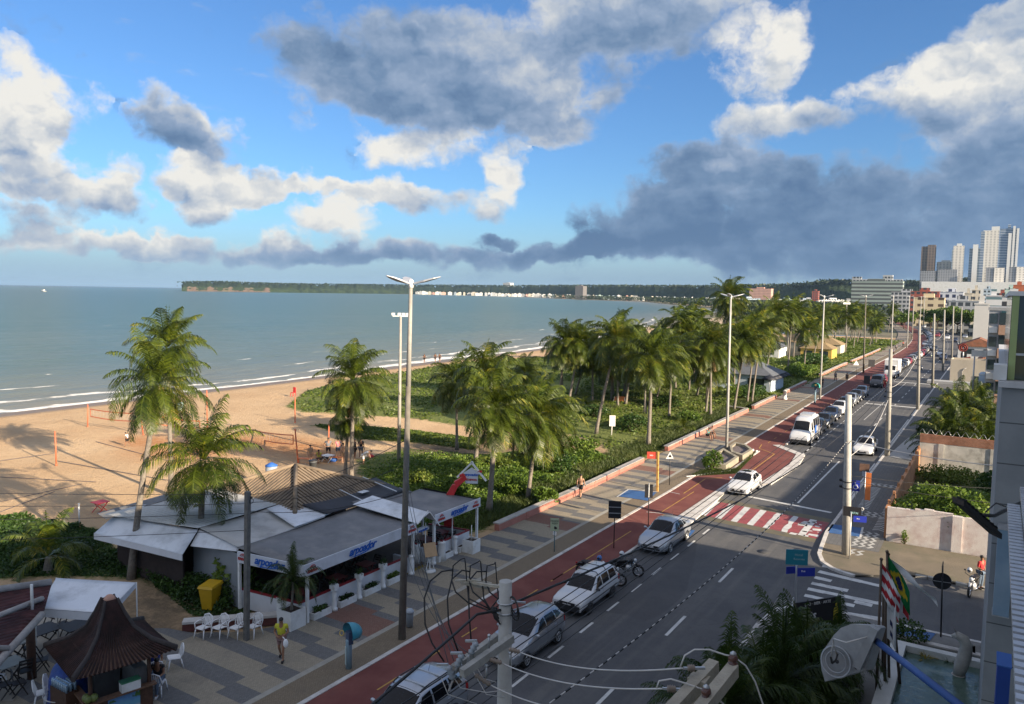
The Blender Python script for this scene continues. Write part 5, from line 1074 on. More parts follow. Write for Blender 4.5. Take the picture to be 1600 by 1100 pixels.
m=MB(); m.lathe([(.42,-3.0),(.42,0),(.30,.12)],n=14); m.build('tank',mat('tank_grey',(.30,.33,.36),.6),c); m=MB(); m.lathe([(.45,0),(.45,.05),(.1,.25),(0,.27)],n=14); m.build('lid',bluepaint,c)
c=thing('chimney_drum','dark round chimney drum beside the tiled roof ridge','chimney',atY(489,737,38.3)); m=MB(); m.lathe([(.26,-3.2),(.26,.7),(.29,.7),(.29,.78),(0,.78)],n=14); m.build('drum',mat('drum_dark',(.10,.105,.11),.6),c); m=MB(); m.lathe([(.3,.78),(.3,.84)],n=14); m.build('cap',black,c)
# furniture inside
woodred=mat('red_table',(.16,.035,.03),.6,.2); woodblk=mat('black_wood',(.022,.017,.015),.6,.2)
def table(loc,label,group,mt,sz=.38,hh=.74,cloth=None):
    t=thing('folding_table',label,'table',loc,0,group); m=MB(); m.box(-sz,sz,-sz,sz,hh-.03,hh); m.build('tabletop',cloth or mt,t)
    for sx in(-1,1):
        for sy in(-1,1): m=MB(); m.bar((sx*sz*.85,sy*sz*.85,0),(sx*sz*.8,-sy*sz*.7,hh-.03),.04); m.build('leg',mt,t)
    return t
def fchair(loc,rz,label,group,mt):
    t=thing('folding_chair',label,'chair',loc,rz,group); m=MB(); m.box(-.2,.2,-.2,.2,.43,.46); m.build('seat',mt,t); m=MB()
    for z in (.62,.74,.86): m.box(-.2,.2,.19,.21,z,z+.06)
    m.build('backrest',mt,t)
    for s in(-1,1): m=MB(); m.bar((s*.2,-.22,0),(s*.2,.2,.92),.035); m.bar((s*.2,.25,0),(s*.2,-.18,.45),.035); m.build('leg',mt,t)
    return t
T0=None
for i,(x,y) in enumerate([(-1.0,1.2),(-1.0,3.3),(-1.1,5.4),(-1.0,10.2),(-1.2,11.7),(-2.8,1.5),(-2.9,4.0),(-3.0,6.3)]):
    loc=(ox+x,oy+y,.13); lb='dark red folding table under the restaurant roof behind the low white wall'; 
    if T0 is None: T0=table(loc,lb,'tables inside the restaurant',woodred); F0=fchair((ox+x,oy+y+.75,.13),0,'dark folding chair at a table under the restaurant roof','chairs inside the restaurant',woodblk)
    else: copy_tree(T0,loc); copy_tree(F0,(ox+x,oy+y+.75,.13),0)
    copy_tree(F0,(ox+x,oy+y-.75,.13),math.pi); copy_tree(F0,(ox+x+.72,oy+y,.13),-math.pi/2)
# balusters with pots and window-box planters along the wall
soil=mat('soil',(.05,.035,.025),.95,.3,6)
def baluster(y,lb):
    t=thing('baluster_column',lb,'column',(ox+.42,oy+y,.1),0,'white columns along the restaurant wall'); m=MB(); m.lathe([(.16,0),(.16,.1),(.11,.14),(.13,.3),(.09,.5),(.12,.75),(.09,.85),(.15,.92),(.15,1.0),(0,1.0)],n=12); m.build('shaft',white,t); return t
def pot(y,lb):
    t=thing('flower_pot',lb,'flower pot',(ox+.42,oy+y,1.1),0,'pots on the white columns'); m=MB(); m.box(-.15,.15,-.15,.15,0,.2); m.build('pot',white,t); rng=np.random.default_rng(int(y*10)); P=rng.normal(0,.09,(120,3))+[0,0,.3]; quads_obj('leaves',leafquads(P,np.full(120,.09),rng,.8),HEDGE,t)
for y,a,b in ((1.75,'first white column from the restaurant corner','small round plant in the first white column pot'),(3.35,'second white column from the restaurant corner','small round plant in the second white column pot'),(5.0,'third white column from the restaurant corner','small round plant in the third white column pot')): baluster(y,a); pot(y,b)
baluster(7.15,'white column at the left side of the restaurant entrance'); baluster(10.9,'white column in the middle of the right restaurant wall'); baluster(8.95,'white column at the right side of the restaurant entrance')
def wbox(y0,y1,lb,full=True):
    t=thing('planter_box',lb,'planter',(ox+.36,oy+(y0+y1)/2,.1),0,'white planter boxes along the restaurant wall'); l=(y1-y0)/2; m=MB(); m.box(-.17,.17,-l,-l+.04,0,.3); m.box(-.17,.17,l-.04,l,0,.3); m.box(-.17,-.13,-l+.04,l-.04,0,.3); m.box(.13,.17,-l+.04,l-.04,0,.3); m.build('box',white,t)
    m=MB(); m.box(-.13,.13,-l+.04,l-.04,.02,.25); m.build('soil',soil,t)
    if full: rng=np.random.default_rng(int(y0*7)); P=np.stack([rng.normal(0,.08,150),rng.uniform(-l*.7,l*.7,150),.3+.16*rng.random(150)],1); quads_obj('plants',leafquads(P,np.full(150,.13),rng,.9),SHRUB if y0>5 else HEDGE,t)
for a,b,l,f in ((.45,1.5,'white planter box nearest the restaurant corner',1),(2.05,3.1,'white planter box between the first and second columns',1),(3.65,4.75,'white planter box between the second and third columns',1),(5.3,6.4,'white planter box with the fullest plants, right of the third column',1),(9.3,10.6,'bare white planter box left of the right-hand column',0),(11.2,12.5,'bare white planter box right of the right-hand column',0)): wbox(a,b,l,f)
def cubeplanter(loc,s,hh,lb):
    t=thing('cube_planter',lb,'planter',loc); m=MB(); 
    for a in((-s,s,-s,-s+.05),(-s,s,s-.05,s),(-s,-s+.05,-s+.05,s-.05),(s-.05,s,-s+.05,s-.05)): m.box(*a,0,hh)
    m.build('box',white,t); m=MB(); m.box(-s+.05,s-.05,-s+.05,s-.05,.02,hh-.08); m.build('soil',soil,t); return t
q=at(737,863,.1); t=cubeplanter((q.x-.1,q.y+.1,.1),.36,.72,'white cube planter with a bare stem at the right end of the restaurant'); m=MB(); m.cyl((0,0,.6),(0,0,1.5),.04,.02); m.build('stem',white,t)
q=at(452,985,.1); t=cubeplanter((q.x-.25,q.y+.35,.1),.42,.8,'white cube planter holding the small palm at the restaurant corner')
palm((q.x-.25,q.y+.35,.8),(q.x-.2,q.y+.4,2.0),'areca',0,'small dark palm growing from the cube planter at the restaurant corner',.62,r0=.06,coco_=False,name='potted_palm',group=None)
p=at(436,975,.1); t=thing('notice_sheet','small white notice stuck in front of the cube planter','notice',p); m=MB(); m.box(-.14,.14,-.01,.01,.35,1.15); m.build('sheet',white,t); m=MB(); m.cyl((0,0.03,0),(0,.03,1.1),.02); m.build('stake',steel,t)
# entrance menu board, hostess stands and mat
p=at(672,893,.1); t=thing('menu_easel','menu board on a white easel at the restaurant entrance','menu board',p,R(60)); m=MB(); m.obox((0,0,1.15),(Vector((1,0,0)),Vector((0,.5,.9)),Vector((0,-.9,.5))),(.33,.36,.025)); m.build('board',mat('menu_board',(.42,.27,.14),.6,.15,3),t); m=MB(); m.cyl((0,.05,0),(0,.05,1.0),.035); m.bar((-.25,0,0),(.0,.05,1.),.03); m.bar((.25,0,0),(.0,.05,1.),.03); m.lathe([(.3,0),(.3,.06),(0,.08)],n=16); m.build('stand',white,t)
for k,(px,py,lb) in enumerate(((650,880,'white draped stand left of the restaurant entrance'),(690,875,'white draped stand behind the menu board'))):
    p=at(px,py,.1); t=thing('draped_stand',lb,'stand',p); m=MB(); m.lathe([(.27,0),(.2,.5),(.22,.95),(.24,1.0),(0,1.02)],n=12); m.build('drape',white,t); m=MB(); m.box(-.1,.06,-.02,.02,.8,1.1); m.build('napkin',redtrim,t)
p=at(642,888,.1); m=MB(); m.box(-.4,.4,-.75,.75,0,.02); o=m.build('door_mat',mat('mat_mustard',(.22,.16,.03),.9,.2,8)); o.location=(p.x,p.y,.1); tag(o,'mustard door mat on the paving at the restaurant entrance','mat')
# red arch sign
b=at(703,846); t=thing('arch_sign','tall red curved post carrying a white house-shaped restaurant sign','sign',b); pts=[upto(b,*q)-b for q in ((703,846),(700,800),(702,775),(712,757),(728,745))]; m=MB()
wd=[.5,.46,.42,.34,.22]
for (p0,w0),(p1,w1) in zip(zip(pts[:-1],wd[:-1]),zip(pts[1:],wd[1:])):
    s=Vector((.85,.53,0)); n=Vector((-.53,.85,0))*.15
    if p1.z-p0.z<.5: s=Vector((.4,.25,-.85)).normalized()
    s0=s*w0*.55; s1=s*w1*.55; m.add([p0-s0-n,p0+s0-n,p0+s0+n,p0-s0+n,p1-s1-n,p1+s1-n,p1+s1+n,p1-s1+n],[(0,1,5,4),(1,2,6,5),(2,3,7,6),(3,0,4,7),(4,5,6,7),(3,2,1,0)])
m.build('red_post',redpaint,t)
cq=upto(b,737,744)-b; nn=Vector((.45,-.89,0)); m=MB(); fm=face(cq,nn); 
hp=[(-.5,-.38),(.35,-.38),(.35,.15),(.5,.15),(0,.52),(-.55,.15)]; hp=[(-.36,-.42),(.36,-.42),(.36,.12),(.5,.16),(0,.5),(-.5,.16),(-.36,.12)]
m.add([fm@Vector((x,y,.06)) for x,y in hp]+[fm@Vector((x,y,-.06)) for x,y in hp],[tuple(range(7)),tuple(7+i for i in reversed(range(7)))]+[(i,7+i,7+(i+1)%7,(i+1)%7) for i in range(7)]); m.build('sign_board',fasc,t)
m=MB(); 
for a,c in (((-.85,-.1),(.05,.85)),((-.05,.85),(.85,-.25))): m.bar(fm@Vector((*a,0)),fm@Vector((*c,0)),.1,.1)
m.build('gable_bars',white,t); text('arpoador',.2,letblue,fm@Matrix.Translation((0,.1,.07)),parent=t,shear=.3,bold=.01); text('ITAIPAVA',.15,letred,fm@Matrix.Translation((0,-.2,.07)),parent=t,bold=.01)
m=MB(); m.bar(fm@Vector((.35,.3,0)),fm@Vector((.6,.28,0)),.1,.1); m.bar(fm@Vector((-.7,.0,0)),fm@Vector((-.45,.1,0)),.14,.14); m.build('red_bracket',redpaint,t)
# ================================================================ kiosk with the pagoda roof, plaza furniture
KANG=R(-13); KM=Matrix.Rotation(KANG,3,'Z')@Matrix.Diagonal((.68,.68,.88)); ko=at(171,930,4.05); ko.z=.1; ks=thing('kiosk','wooden drinks kiosk under a dark concave pagoda roof on the plaza','kiosk',ko,KANG); ks.scale=(.68,.68,.88)
kr=NT('kiosk_roof_ribs',.75,.3); KR=kr.done(kr.mix(kr.MR(kr.noise(2.2,7,.65),.35,.7),(.017,.009,.008),(.045,.02,.017)))
def kpt(u,v,side):   # u 0..1 along the eave, v 0..1 up
    prof=[(1.0,0),(.62,.36),(.36,.85),(.22,1.45),(.12,2.0)]; x=v*4; i=min(3,int(x)); f=x-i; r=prof[i][0]*(1-f)+prof[i+1][0]*f; z=prof[i][1]*(1-f)+prof[i+1][1]*f
    a,b=Vector((-1,-1,0)),Vector((1,-1,0)); p=a.lerp(b,u)*2.35*r; c=abs(2*u-1); p.z=2.35+z+.06*c*c*(1-v); return Matrix.Rotation(side*math.pi/2,3,'Z')@p
m=MB(); rb=MB()
for s in range(4):
    n,k=16,10; vs=[kpt(i/n,j/k,s) for j in range(k+1) for i in range(n+1)]; m.add(vs,[(j*(n+1)+i,j*(n+1)+i+1,(j+1)*(n+1)+i+1,(j+1)*(n+1)+i) for j in range(k) for i in range(n)])
    for i in range(23): rb.tube([kpt((i+.5)/23,j/8,s)+Vector((0,0,.01)) for j in range(9)],[.055*(1-.07*j) for j in range(9)],5)
m.build('roof_deck',wood,ks); rb.build('roof_tiles',KR,ks); m=MB()
for s in range(4): m.tube([kpt(0,j/8,s)+Vector((0,0,.03)) for j in range(9)],[.13-.008*j for j in range(9)],6)
m.build('hip_ridges',mat('ridge_dark',(.04,.032,.03),.8,.3,6),ks); m=MB(); m.lathe([(.33,4.28),(.24,4.42),(.13,4.5),(0,4.52)],n=12); m.build('finial',mat('pink_finial',(.45,.25,.18),.7,.1),ks)
m=MB()
for sx in(-1,1):
    for sy in(-1,1): m.cyl((sx*1.35,sy*1.35,0),(sx*1.35,sy*1.35,2.6),.1,n=8)
m.build('corner_posts',wood,ks)
m=MB(); m.box(-1.45,1.45,-1.5,-1.38,0,1.0); m.box(1.38,1.5,-1.38,1.45,0,1.0); m.box(-1.45,1.38,1.4,1.5,0,1.0); m.box(-1.5,-1.4,-1.38,1.4,0,1.0); m.build('counter_front',wood,ks)
m=MB(); m.box(-1.65,1.65,-1.7,-1.3,1.0,1.06); m.box(1.3,1.7,-1.3,1.6,1.0,1.058); m.build('counter_top',woodbrown,ks)
m=MB(); m.box(-1.3,1.2,.7,1.3,0,1.7); m.box(-1.2,-.6,-.6,.6,0,1.5); m.build('fridge_and_shelves',mat('kiosk_shelf',(.12,.12,.12),.6),ks)
ps=thing('beach_poster','poster of a blue beach scene pinned to the kiosk counter','poster',ko+KM@Vector((1.53,.1,.5)),KANG); m=MB(); m.box(-.012,.012,-.5,.5,-.45,.45); pm=NT('poster_print',.5,.4); tcn=pm.N.new('ShaderNodeTexCoord'); spz=pm.N.new('ShaderNodeSeparateXYZ'); pm.t.links.new(tcn.outputs['Object'],spz.inputs[0]); pn_=pm.noise(3,4,.6,vec=tcn.outputs['Object']); zz=pm.M('ADD',spz.outputs[2],pm.M('MULTIPLY_ADD',pn_,.5,-.25)); cc=pm.mix(pm.MR(zz,-.18,.0),(.42,.42,.38),(.12,.3,.42)); cc=pm.mix(pm.MR(zz,.1,.28),cc,(.10,.22,.42)); cc=pm.mix(pm.M('MULTIPLY',pm.MR(zz,.25,.3),pm.MR(pn_,.5,.55)),cc,(.05,.12,.03)); pm.done(cc); m.build('print',pm.m,ps); m=MB(); m.box(-.02,.016,-.52,.52,.45,.48); m.box(-.02,.016,-.52,.52,-.48,-.45); m.build('edging',white,ps)
for i,(x,y,lb) in enumerate(((1.5,-1.5,'green coconut at the very corner of the kiosk counter'),(1.28,-1.52,'green coconut left of the corner one on the kiosk counter'),(1.52,-1.24,'green coconut right of the corner one on the kiosk counter'))):
    m=MB(); m.ball((0,0,.13),.13,10,8,sz=(1,1,1.05)); o=m.build('green_coconut',mat('green_husk',(.13,.16,.04),.5,.25,4)); o.location=ko+KM@Vector((x,y,1.06)); tag(o,lb,'coconut','coconuts on the kiosk counter')
bx_=thing('crate','white and green box on the kiosk counter','box',ko+KM@Vector((1.45,.4,1.06)),KANG); m=MB(); m.box(-.14,.14,-.3,.3,0,.3); m.build('box',white,bx_); m=MB(); m.box(-.15,.15,-.31,.31,.3,.34); m.build('lid',mat('lid_green',(.05,.2,.1),.5),bx_)
bg_=ko+KM@Vector((.75,-1.85,.55)); t=thing('plastic_bag','white plastic bag hanging on the front of the kiosk counter','bag',bg_); m=MB(); m.ball((0,0,0),.2,9,7,sz=(1,.6,1)); m.build('bag',wplastic,t); m=MB(); m.torus((0,.02,.22),(0,1,0),.07,.012,12,5); m.build('handle',wplastic,t)
tq=at(90,1045); t=thing('tarp_pile','blue tarpaulin draped over stacked goods beside the kiosk','tarpaulin',ko+KM@Vector((-1.7,-1.5,0))); m=MB(); rng=np.random.default_rng(2)
vs=[];n=14
for j in range(8):
    for i in range(n):
        a=2*math.pi*i/n; r=(.75,.74,.7,.66,.6,.5,.3,.02)[j]*(1+.08*rng.normal()); vs.append((r*math.cos(a)*1.1,r*math.sin(a)*.8,(0,.3,.6,.9,1.15,1.35,1.48,1.5)[j]+.03*rng.normal()))
m.add(vs,[(j*n+i,j*n+(i+1)%n,(j+1)*n+(i+1)%n,(j+1)*n+i) for j in range(7) for i in range(n)],0,True); m.build('sheet',mat('blue_tarp',(.015,.06,.30),.5,.25,5,bump=.4),t); m=MB(); m.torus((0,0,.5),(0,0,1),.76,.02,20,5); m.build('rope',wirepale,t)
t=thing('bottle_pack','shrink-wrapped packs of water bottles stacked beside the kiosk','bottles',ko+KM@Vector((-.7,-1.95,0))); m=MB(); m.box(-.5,.5,-.2,.2,0,1.0); m.build('stack_base',wood,t); m=MB()
for i in range(8):
    for j in range(3): m.cyl((-.42+i*.12,-.14+j*.14,1.0),(-.42+i*.12,-.14+j*.14,1.26),.05,.04,7)
m.build('bottles',mat('bottle_blue',(.25,.38,.5),.2,.2,trans=.3),t)
# white plastic armchairs
def plastic_chair(loc,rz,lb,group='white plastic chairs on the plaza',arms=True):
    t=thing('plastic_chair',lb,'chair',loc,rz,group); m=MB()
    g=[[(-.22+.44*i/4,-.22+.44*j/4,.42+.015*abs(i-2)-.012*j) for i in range(5)] for j in range(5)]; vs=[p for r in g for p in r]; m.add(vs+[(x,y,z-.025) for x,y,z in vs],[(j*5+i,j*5+i+1,j*5+i+6,j*5+i+5) for j in range(4) for i in range(4)]+[(25+j*5+i,25+j*5+i+5,25+j*5+i+6,25+j*5+i+1) for j in range(4) for i in range(4)],0,True); m.tube([(-.22,-.22,.41),(.22,-.22,.41)],.02,5); m.build('seat',wplastic,t)
    m=MB(); arc=[(-.23,.2,.42),(-.25,.27,.62),(-.2,.3,.8),(0,.32,.88),(.2,.3,.8),(.25,.27,.62),(.23,.2,.42)]; m.tube(arc,.024,6)
    for i in range(5): x=-.14+.07*i; m.bar((x,.21,.42),(x*1.05,.315,.86-abs(x)*.3),.035,.012)
    m.build('backrest',wplastic,t)
    for sx in(-1,1):
        for sy,y1 in((-1,-.25),(1,.25)): m=MB(); m.tube([(sx*.21,sy*.19,.41),(sx*.25,y1*1.1,0)],[.028,.022],6); m.build('leg',wplastic,t)
        if arms: m=MB(); m.tube([(sx*.23,-.22,.42),(sx*.27,-.2,.62),(sx*.27,.0,.65),(sx*.25,.26,.64)],.022,6); m.build('armrest',wplastic,t)
    return t
c0=at(318,995,.1); pc=plastic_chair(c0,R(10),'leftmost of four white plastic armchairs in a row by the low wall')
for px,lb in ((343.5,'second from the left of four white armchairs by the low wall'),(370,'third from the left of four white armchairs by the low wall'),(396.5,'rightmost of four white plastic armchairs in a row by the low wall')): copy_tree(pc,at(px,994.5 if px<390 else 993,.1),R(10+random.uniform(-4,4)),lb)
kc=plastic_chair(at(246,1084,.1),R(215),'white plastic chair under the seated person nearest the kiosk counter','white plastic chairs around the kiosk',False)
copy_tree(kc,at(273,1043,.1),R(-25),'empty white plastic chair beside the seated people at the kiosk')
copy_tree(kc,at(243,1063,.1),R(240),'white plastic chair under the person in the dark blue shirt')
copy_tree(kc,at(68,1099,.1),R(150),'single white chair standing left of the kiosk')
for i in range(3): copy_tree(kc,at(86,1099,.1)+Vector((0,0,.1*i)),R(140),['bottom chair','middle chair','top chair'][i]+' of the short white stack left of the kiosk')
copy_tree(kc,at(-6,1075,.1),R(120),'white chair cut off by the left edge of the picture')
# low wall behind the row of chairs
t=thing('bench_wall','low red-based bench wall with worn white top behind the white chairs','wall',at(345,985,.05)); o0=t.location; a,b=rel(at(285,990,.05)),rel(at(458,978,.05)); a.z=b.z=0
def rel2(p,o): return Vector(p)-o
a,b=Vector(at(286,985,.05))-o0,Vector(at(450,972,.05))-o0; m=MB(); m.bar(a+Vector((0,0,.17)),b+Vector((0,0,.17)),.38,.34); m.build('base',mat('dull_red_base',(.12,.04,.035),.8,.2,3),t); m=MB(); m.bar(a+Vector((0,0,.39)),b+Vector((0,0,.39)),.46,.1); m.build('top',kerbw,t)
# left shelter with the dark tiled roof and the white tent
SH=thing('tiled_shelter','open beach bar shelter with a dark maroon tiled roof at the left edge','shelter',(-32,12.5,.08)); o0=SH.location
mar=NT('maroon_tiles',.8,.3); mwv=mar.M('SINE',mar.M('MULTIPLY',mar.x,30.)); mar.bump(mwv,.7,.04); MAR=mar.done(mar.mix(mar.MR(mar.noise(1.5,7,.65),.35,.7),(.035,.012,.013),(.085,.03,.03)))
e1,e2=at(60,968,2.65)-o0,at(-5,1040,2.65)-o0; r1,r2=at(78,916,2.9)-o0,at(-120,930,2.9)-o0; ridge=at(55,955,3.0)-o0
q=[at(66,962,2.6),at(-60,1100,2.6),at(-260,960,3.6),at(80,912,2.9)]; q=[p-o0 for p in q]
m=MB(); m.add(q+[p-Vector((0,0,.08)) for p in q],[(0,1,2,3),(7,6,5,4),(0,4,5,1),(1,5,6,2),(2,6,7,3),(3,7,4,0)]); m.build('roof',MAR,SH)
m=MB(); m.tube([q[0]+Vector((0,0,.05)),q[1]+Vector((0,0,.05))],.13,6); m.tube([q[3]+Vector((0,0,.05)),(q[3]+q[2])/2+Vector((0,0,.05)),q[2]],.15,6); m.tube([at(66,935,2.85)-o0,at(-60,985,3.3)-o0],.1,6); m.tube([at(15,1013,2.8)-o0,at(-60,1010,3.2)-o0],.09,6); m.build('ridge_mortar',mat('ridge_mortar',(.33,.31,.29),.9,.2,4,dirt=(.15,.13,.12)),SH)
m=MB(); p=at(50,1060,.08)-o0; m.cyl((p.x,p.y,0),(p.x,p.y,2.7),.16,n=8); m.cyl((p.x-4,p.y-1.5,0),(p.x-4,p.y-1.5,2.9),.14,n=8); m.build('posts',wood,SH)
m=MB(); p=at(52,1000,1.6)-o0; m.cyl((p.x,p.y,2.4),(p.x,p.y,3.6),.05); m.build('vent_pipe',white,SH)
sheet('shelter_floor',[tuple(at(*p))[:2] for p in((58,1040),(45,1060),(20,1100),(-200,1100),(-300,1000),(0,960),(150,960))],.105,mat('pale_floor',(.30,.27,.22),.8,.1,2,space='W'))
TN=thing('canopy_tent','white fabric canopy tent beside the kiosk','tent',(-29.3,15.8,.05)); o0=TN.location
c=[at(55,950,2.3)-o0,at(88,903,2.6)-o0,at(213,910,2.6)-o0,at(166,958,2.3)-o0]
awn('canopy',c,tarpw,.12,parent=TN); m=MB(); dd=Vector((0,0,-.33)); m.quad(c[0],c[3],c[3]+dd,c[0]+dd); m.quad(c[3],c[2],c[2]+dd*.6,c[3]+dd); m.build('valance',fasc,TN)
for p in c: m=MB(); m.cyl((p.x,p.y,0),p,.03,n=6); m.build('pole',white,TN)
tb=table(at(70,1010,.1),'dark wooden table under the white tent left of the kiosk','dark bar tables by the tent',woodblk,.5); copy_tree(tb,at(118,1004,.1),label='dark wooden table under the white tent behind the kiosk roof'); tb2=table(at(15,1065,.1),'table with a pale cloth under the tiled shelter','dark bar tables by the tent',woodblk,.42,cloth=mat('pale_cloth',(.33,.36,.34),.8,.1)); copy_tree(tb2,at(22,1032,.1),label='pale-topped table at the back of the tiled shelter')
fc=fchair(at(74,992,.1),.1,'dark folding chair behind the tables under the white tent','dark folding chairs of the beach bar',woodblk)
for i,(px,py,rz,lb) in enumerate([(98,990,0,'dark folding chair at the middle of the tent'),(125,988,.2,'dark folding chair nearest the kiosk roof under the tent'),(66,1048,2.6,'dark folding chair in front of the shelter post'),(46,1028,1.5,'dark folding chair at the pale-topped back table'),(30,1085,2.9,'dark folding chair in front of the pale clothed table'),(8,1088,3.2,'dark folding chair at the bottom left corner'),(40,1066,4.5,'dark folding chair right of the pale clothed table'),(8,1045,.3,'dark folding chair deep inside the shelter')]): copy_tree(fc,at(px,py,.1),rz,lb)
# yellow wheelie bin
t=thing('wheelie_bin','yellow wheelie bin standing by the dark hedge near the white chairs','bin',at(329,951,.05),R(20)); m=MB(); m.add([(-.24,-.28,.06),(.24,-.28,.06),(.24,.28,.06),(-.24,.28,.06),(-.33,-.4,1.05),(.33,-.4,1.05),(.33,.4,1.05),(-.33,.4,1.05)],[(0,1,5,4),(1,2,6,5),(2,3,7,6),(3,0,4,7),(3,2,1,0),(4,5,6,7)]); ybin=mat('bin_yellow',(.50,.30,.01),.5,.12,2); m.build('body',ybin,t); m=MB(); m.add([(-.37,-.44,1.05),(.37,-.44,1.05),(.37,.46,1.05),(-.37,.46,1.05),(-.34,-.38,1.15),(.34,-.38,1.15),(.34,.46,1.18),(-.34,.46,1.18)],[(0,1,5,4),(1,2,6,5),(2,3,7,6),(3,0,4,7),(4,5,6,7),(3,2,1,0)]); m.build('lid',ybin,t)
for s in(-1,1): m=MB(); m.cyl((s*.28,.3,.1),(s*.33,.3,.1),.1,n=12); m.build('wheel',black,t)
bush('shrub','leafy green shrub with big leaves at the left end of the fascia',at(368,935),1.1,.9,2.1,900,.3,SHRUB,seed=21)
bush('shrub','dark shrub hugging the restaurant corner behind the wooden pole',at(408,945),.8,.6,1.0,500,.22,HEDGE,seed=22)
# ================================================================ vehicles (front of every car looks along -Y)
def interp(keys,t,i):
    for a,b in zip(keys[:-1],keys[1:]):
        if t<=b[0]:
            f=(t-a[0])/(b[0]-a[0] or 1); return a[i]+(b[i]-a[i])*f
    return keys[-1][i]
def paint(name,col,metal=0.,rough=.3): return mat(name,col,rough,.03,2.,metal=metal,coat=.7,dirt=tuple(c*.8+.02 for c in col),dscale=.9)
class Shell:
    # keys: t (m from the nose), z bottom, z shoulder, half width, z roof/top, half width of the top
    def __init__(s,keys,L): s.k=keys; s.L=L
    def sec(s,t):
        zb,zs,w,zr,wr=[interp(s.k,t,i) for i in range(1,6)]
        zr=max(zr,zs+.012); d=zs-zb; g=zr-zs; 
        return [(w*.80,zb),(w*.965,zb+.10*d+.01),(w,zb+.42*d),(w*.992,zb+.78*d),(w*.95,zs),(wr+(w*.95-wr)*.52,zs+g*.5),(wr,zr-min(.07,g*.35)),(wr*.86,zr-.012*min(1,g*4)),(wr*.45,zr+.018*min(1,g*3+.3)),(0,zr+.026*min(1,g*3+.3))]
    def P(s,t,q,side=1,off=0.):
        def raw(t,q):
            S=s.sec(t); i=min(len(S)-2,int(q)); f=q-i; return Vector((side*(S[i][0]*(1-f)+S[i+1][0]*f),t-s.L/2,S[i][1]*(1-f)+S[i+1][1]*f))
        p=raw(t,q)
        if off:
            a=raw(min(t+.03,s.L),q)-raw(max(t-.03,0),q); b=raw(t,min(q+.08,9))-raw(t,max(q-.08,0)); n=b.cross(a)*side
            if n.length>1e-9: 
                n.normalize(); c=Vector((p.x,0,p.z-.7)); 
                if n.dot(Vector((p.x,(p.y)*.3,p.z-.55)))<0: n=-n
                p=p+n*off
        return p
    def body(s,name,mt,parent):
        ts=sorted(set([round(k[0],4) for k in s.k]+[round(s.L*i/34,4) for i in range(35)])); m=MB(); nq=10
        vs=[]
        for t in ts: vs+= [s.P(t,q,1) for q in range(nq)]+[s.P(t,q,-1) for q in range(nq-2,-1,-1)]
        n=2*nq-1; fs=[(i*n+k,i*n+k+1,(i+1)*n+k+1,(i+1)*n+k) for i in range(len(ts)-1) for k in range(n-1)]+[(i*n+n-1,i*n,(i+1)*n,(i+1)*n+n-1) for i in range(len(ts)-1)]
        m.add(vs,fs,0,True); m.add(vs[:n],[tuple(reversed(range(n)))],0); m.add(vs[-n:],[tuple(range(n))],0); return m.build(name,mt,parent)
    def patch(s,name,mt,parent,cor,side=0,off=.006,nu=6,nv=5):
        m=MB(); sides=(1,-1) if side==2 else (side or 1,)
        for sd in sides:
            g=[]
            for j in range(nv+1):
                for i in range(nu+1):
                    u,v=i/nu,j/nv; t=(cor[0][0]*(1-u)+cor[1][0]*u)*(1-v)+(cor[3][0]*(1-u)+cor[2][0]*u)*v; q=(cor[0][1]*(1-u)+cor[1][1]*u)*(1-v)+(cor[3][1]*(1-u)+cor[2][1]*u)*v; g.append(s.P(t,q,sd,off))
            m.add(g,[(j*(nu+1)+i,j*(nu+1)+i+1,(j+1)*(nu+1)+i+1,(j+1)*(nu+1)+i) for j in range(nv) for i in range(nu)],0,True)
        return m.build(name,mt,parent)
    def across(s,name,mt,parent,t0,t1,q,off=.006):   # screen that runs from side to side
        m=MB(); n=8; vs=[]
        for j in range(n+1):
            t=t0+(t1-t0)*j/n; row=[s.P(t,qq,-1,off) for qq in np.linspace(q,9,6)]+[s.P(t,qq,1,off) for qq in np.linspace(9,q,6)[1:]]; vs+=row
        c=11; m.add(vs,[(j*c+i,j*c+i+1,(j+1)*c+i+1,(j+1)*c+i) for j in range(n) for i in range(c-1)],0,True); return m.build(name,mt,parent)
def wheels(t,W,y0,y1,r,rimm,wd=.2,spoked=5):
    for sx in(-1,1):
        for y in(y0,y1):
            a=MB(); x=sx*(W/2-.012); a.lathe([(0,0),(r*1.16,0),(r*1.16,.012),(0,.012)],n=20); 
            mrot=Matrix.Rotation(sx*math.pi/2,3,'Y'); a.v=[tuple(Vector((x-sx*.004,y,r*1.0))+mrot@Vector(p)) for p in a.v]; a.build('wheel_arch',black,t)
            m=MB(); m.tube([(x-sx*wd,y,r),(x-sx*wd*.9,y,r),(x-sx*.01,y,r),(x+sx*.012,y,r),(x+sx*.018,y,r)],[r*.9,r,r,r*.95,r*.66],20); w=m.build('wheel',rubber,t)
            m=MB(); m.torus((x+sx*.018,y,r),(1,0,0),r*.62,r*.055,20,6); 
            for k in range(spoked): an=2*math.pi*k/spoked+.3; m.bar((x+sx*.02,y,r),(x+sx*.02,y+r*.6*math.sin(an),r+r*.6*math.cos(an)),r*.2,.012,up=(1,0,0))
            m.cyl((x,y,r),(x+sx*.028,y,r),r*.15,n=10); m.build('rim',rimm,w)
alloy=mat('alloy_rim',(.55,.56,.57),.3,.05,3,metal=.7); steelrim=mat('black_steel_rim',(.04,.04,.042),.5,.2)
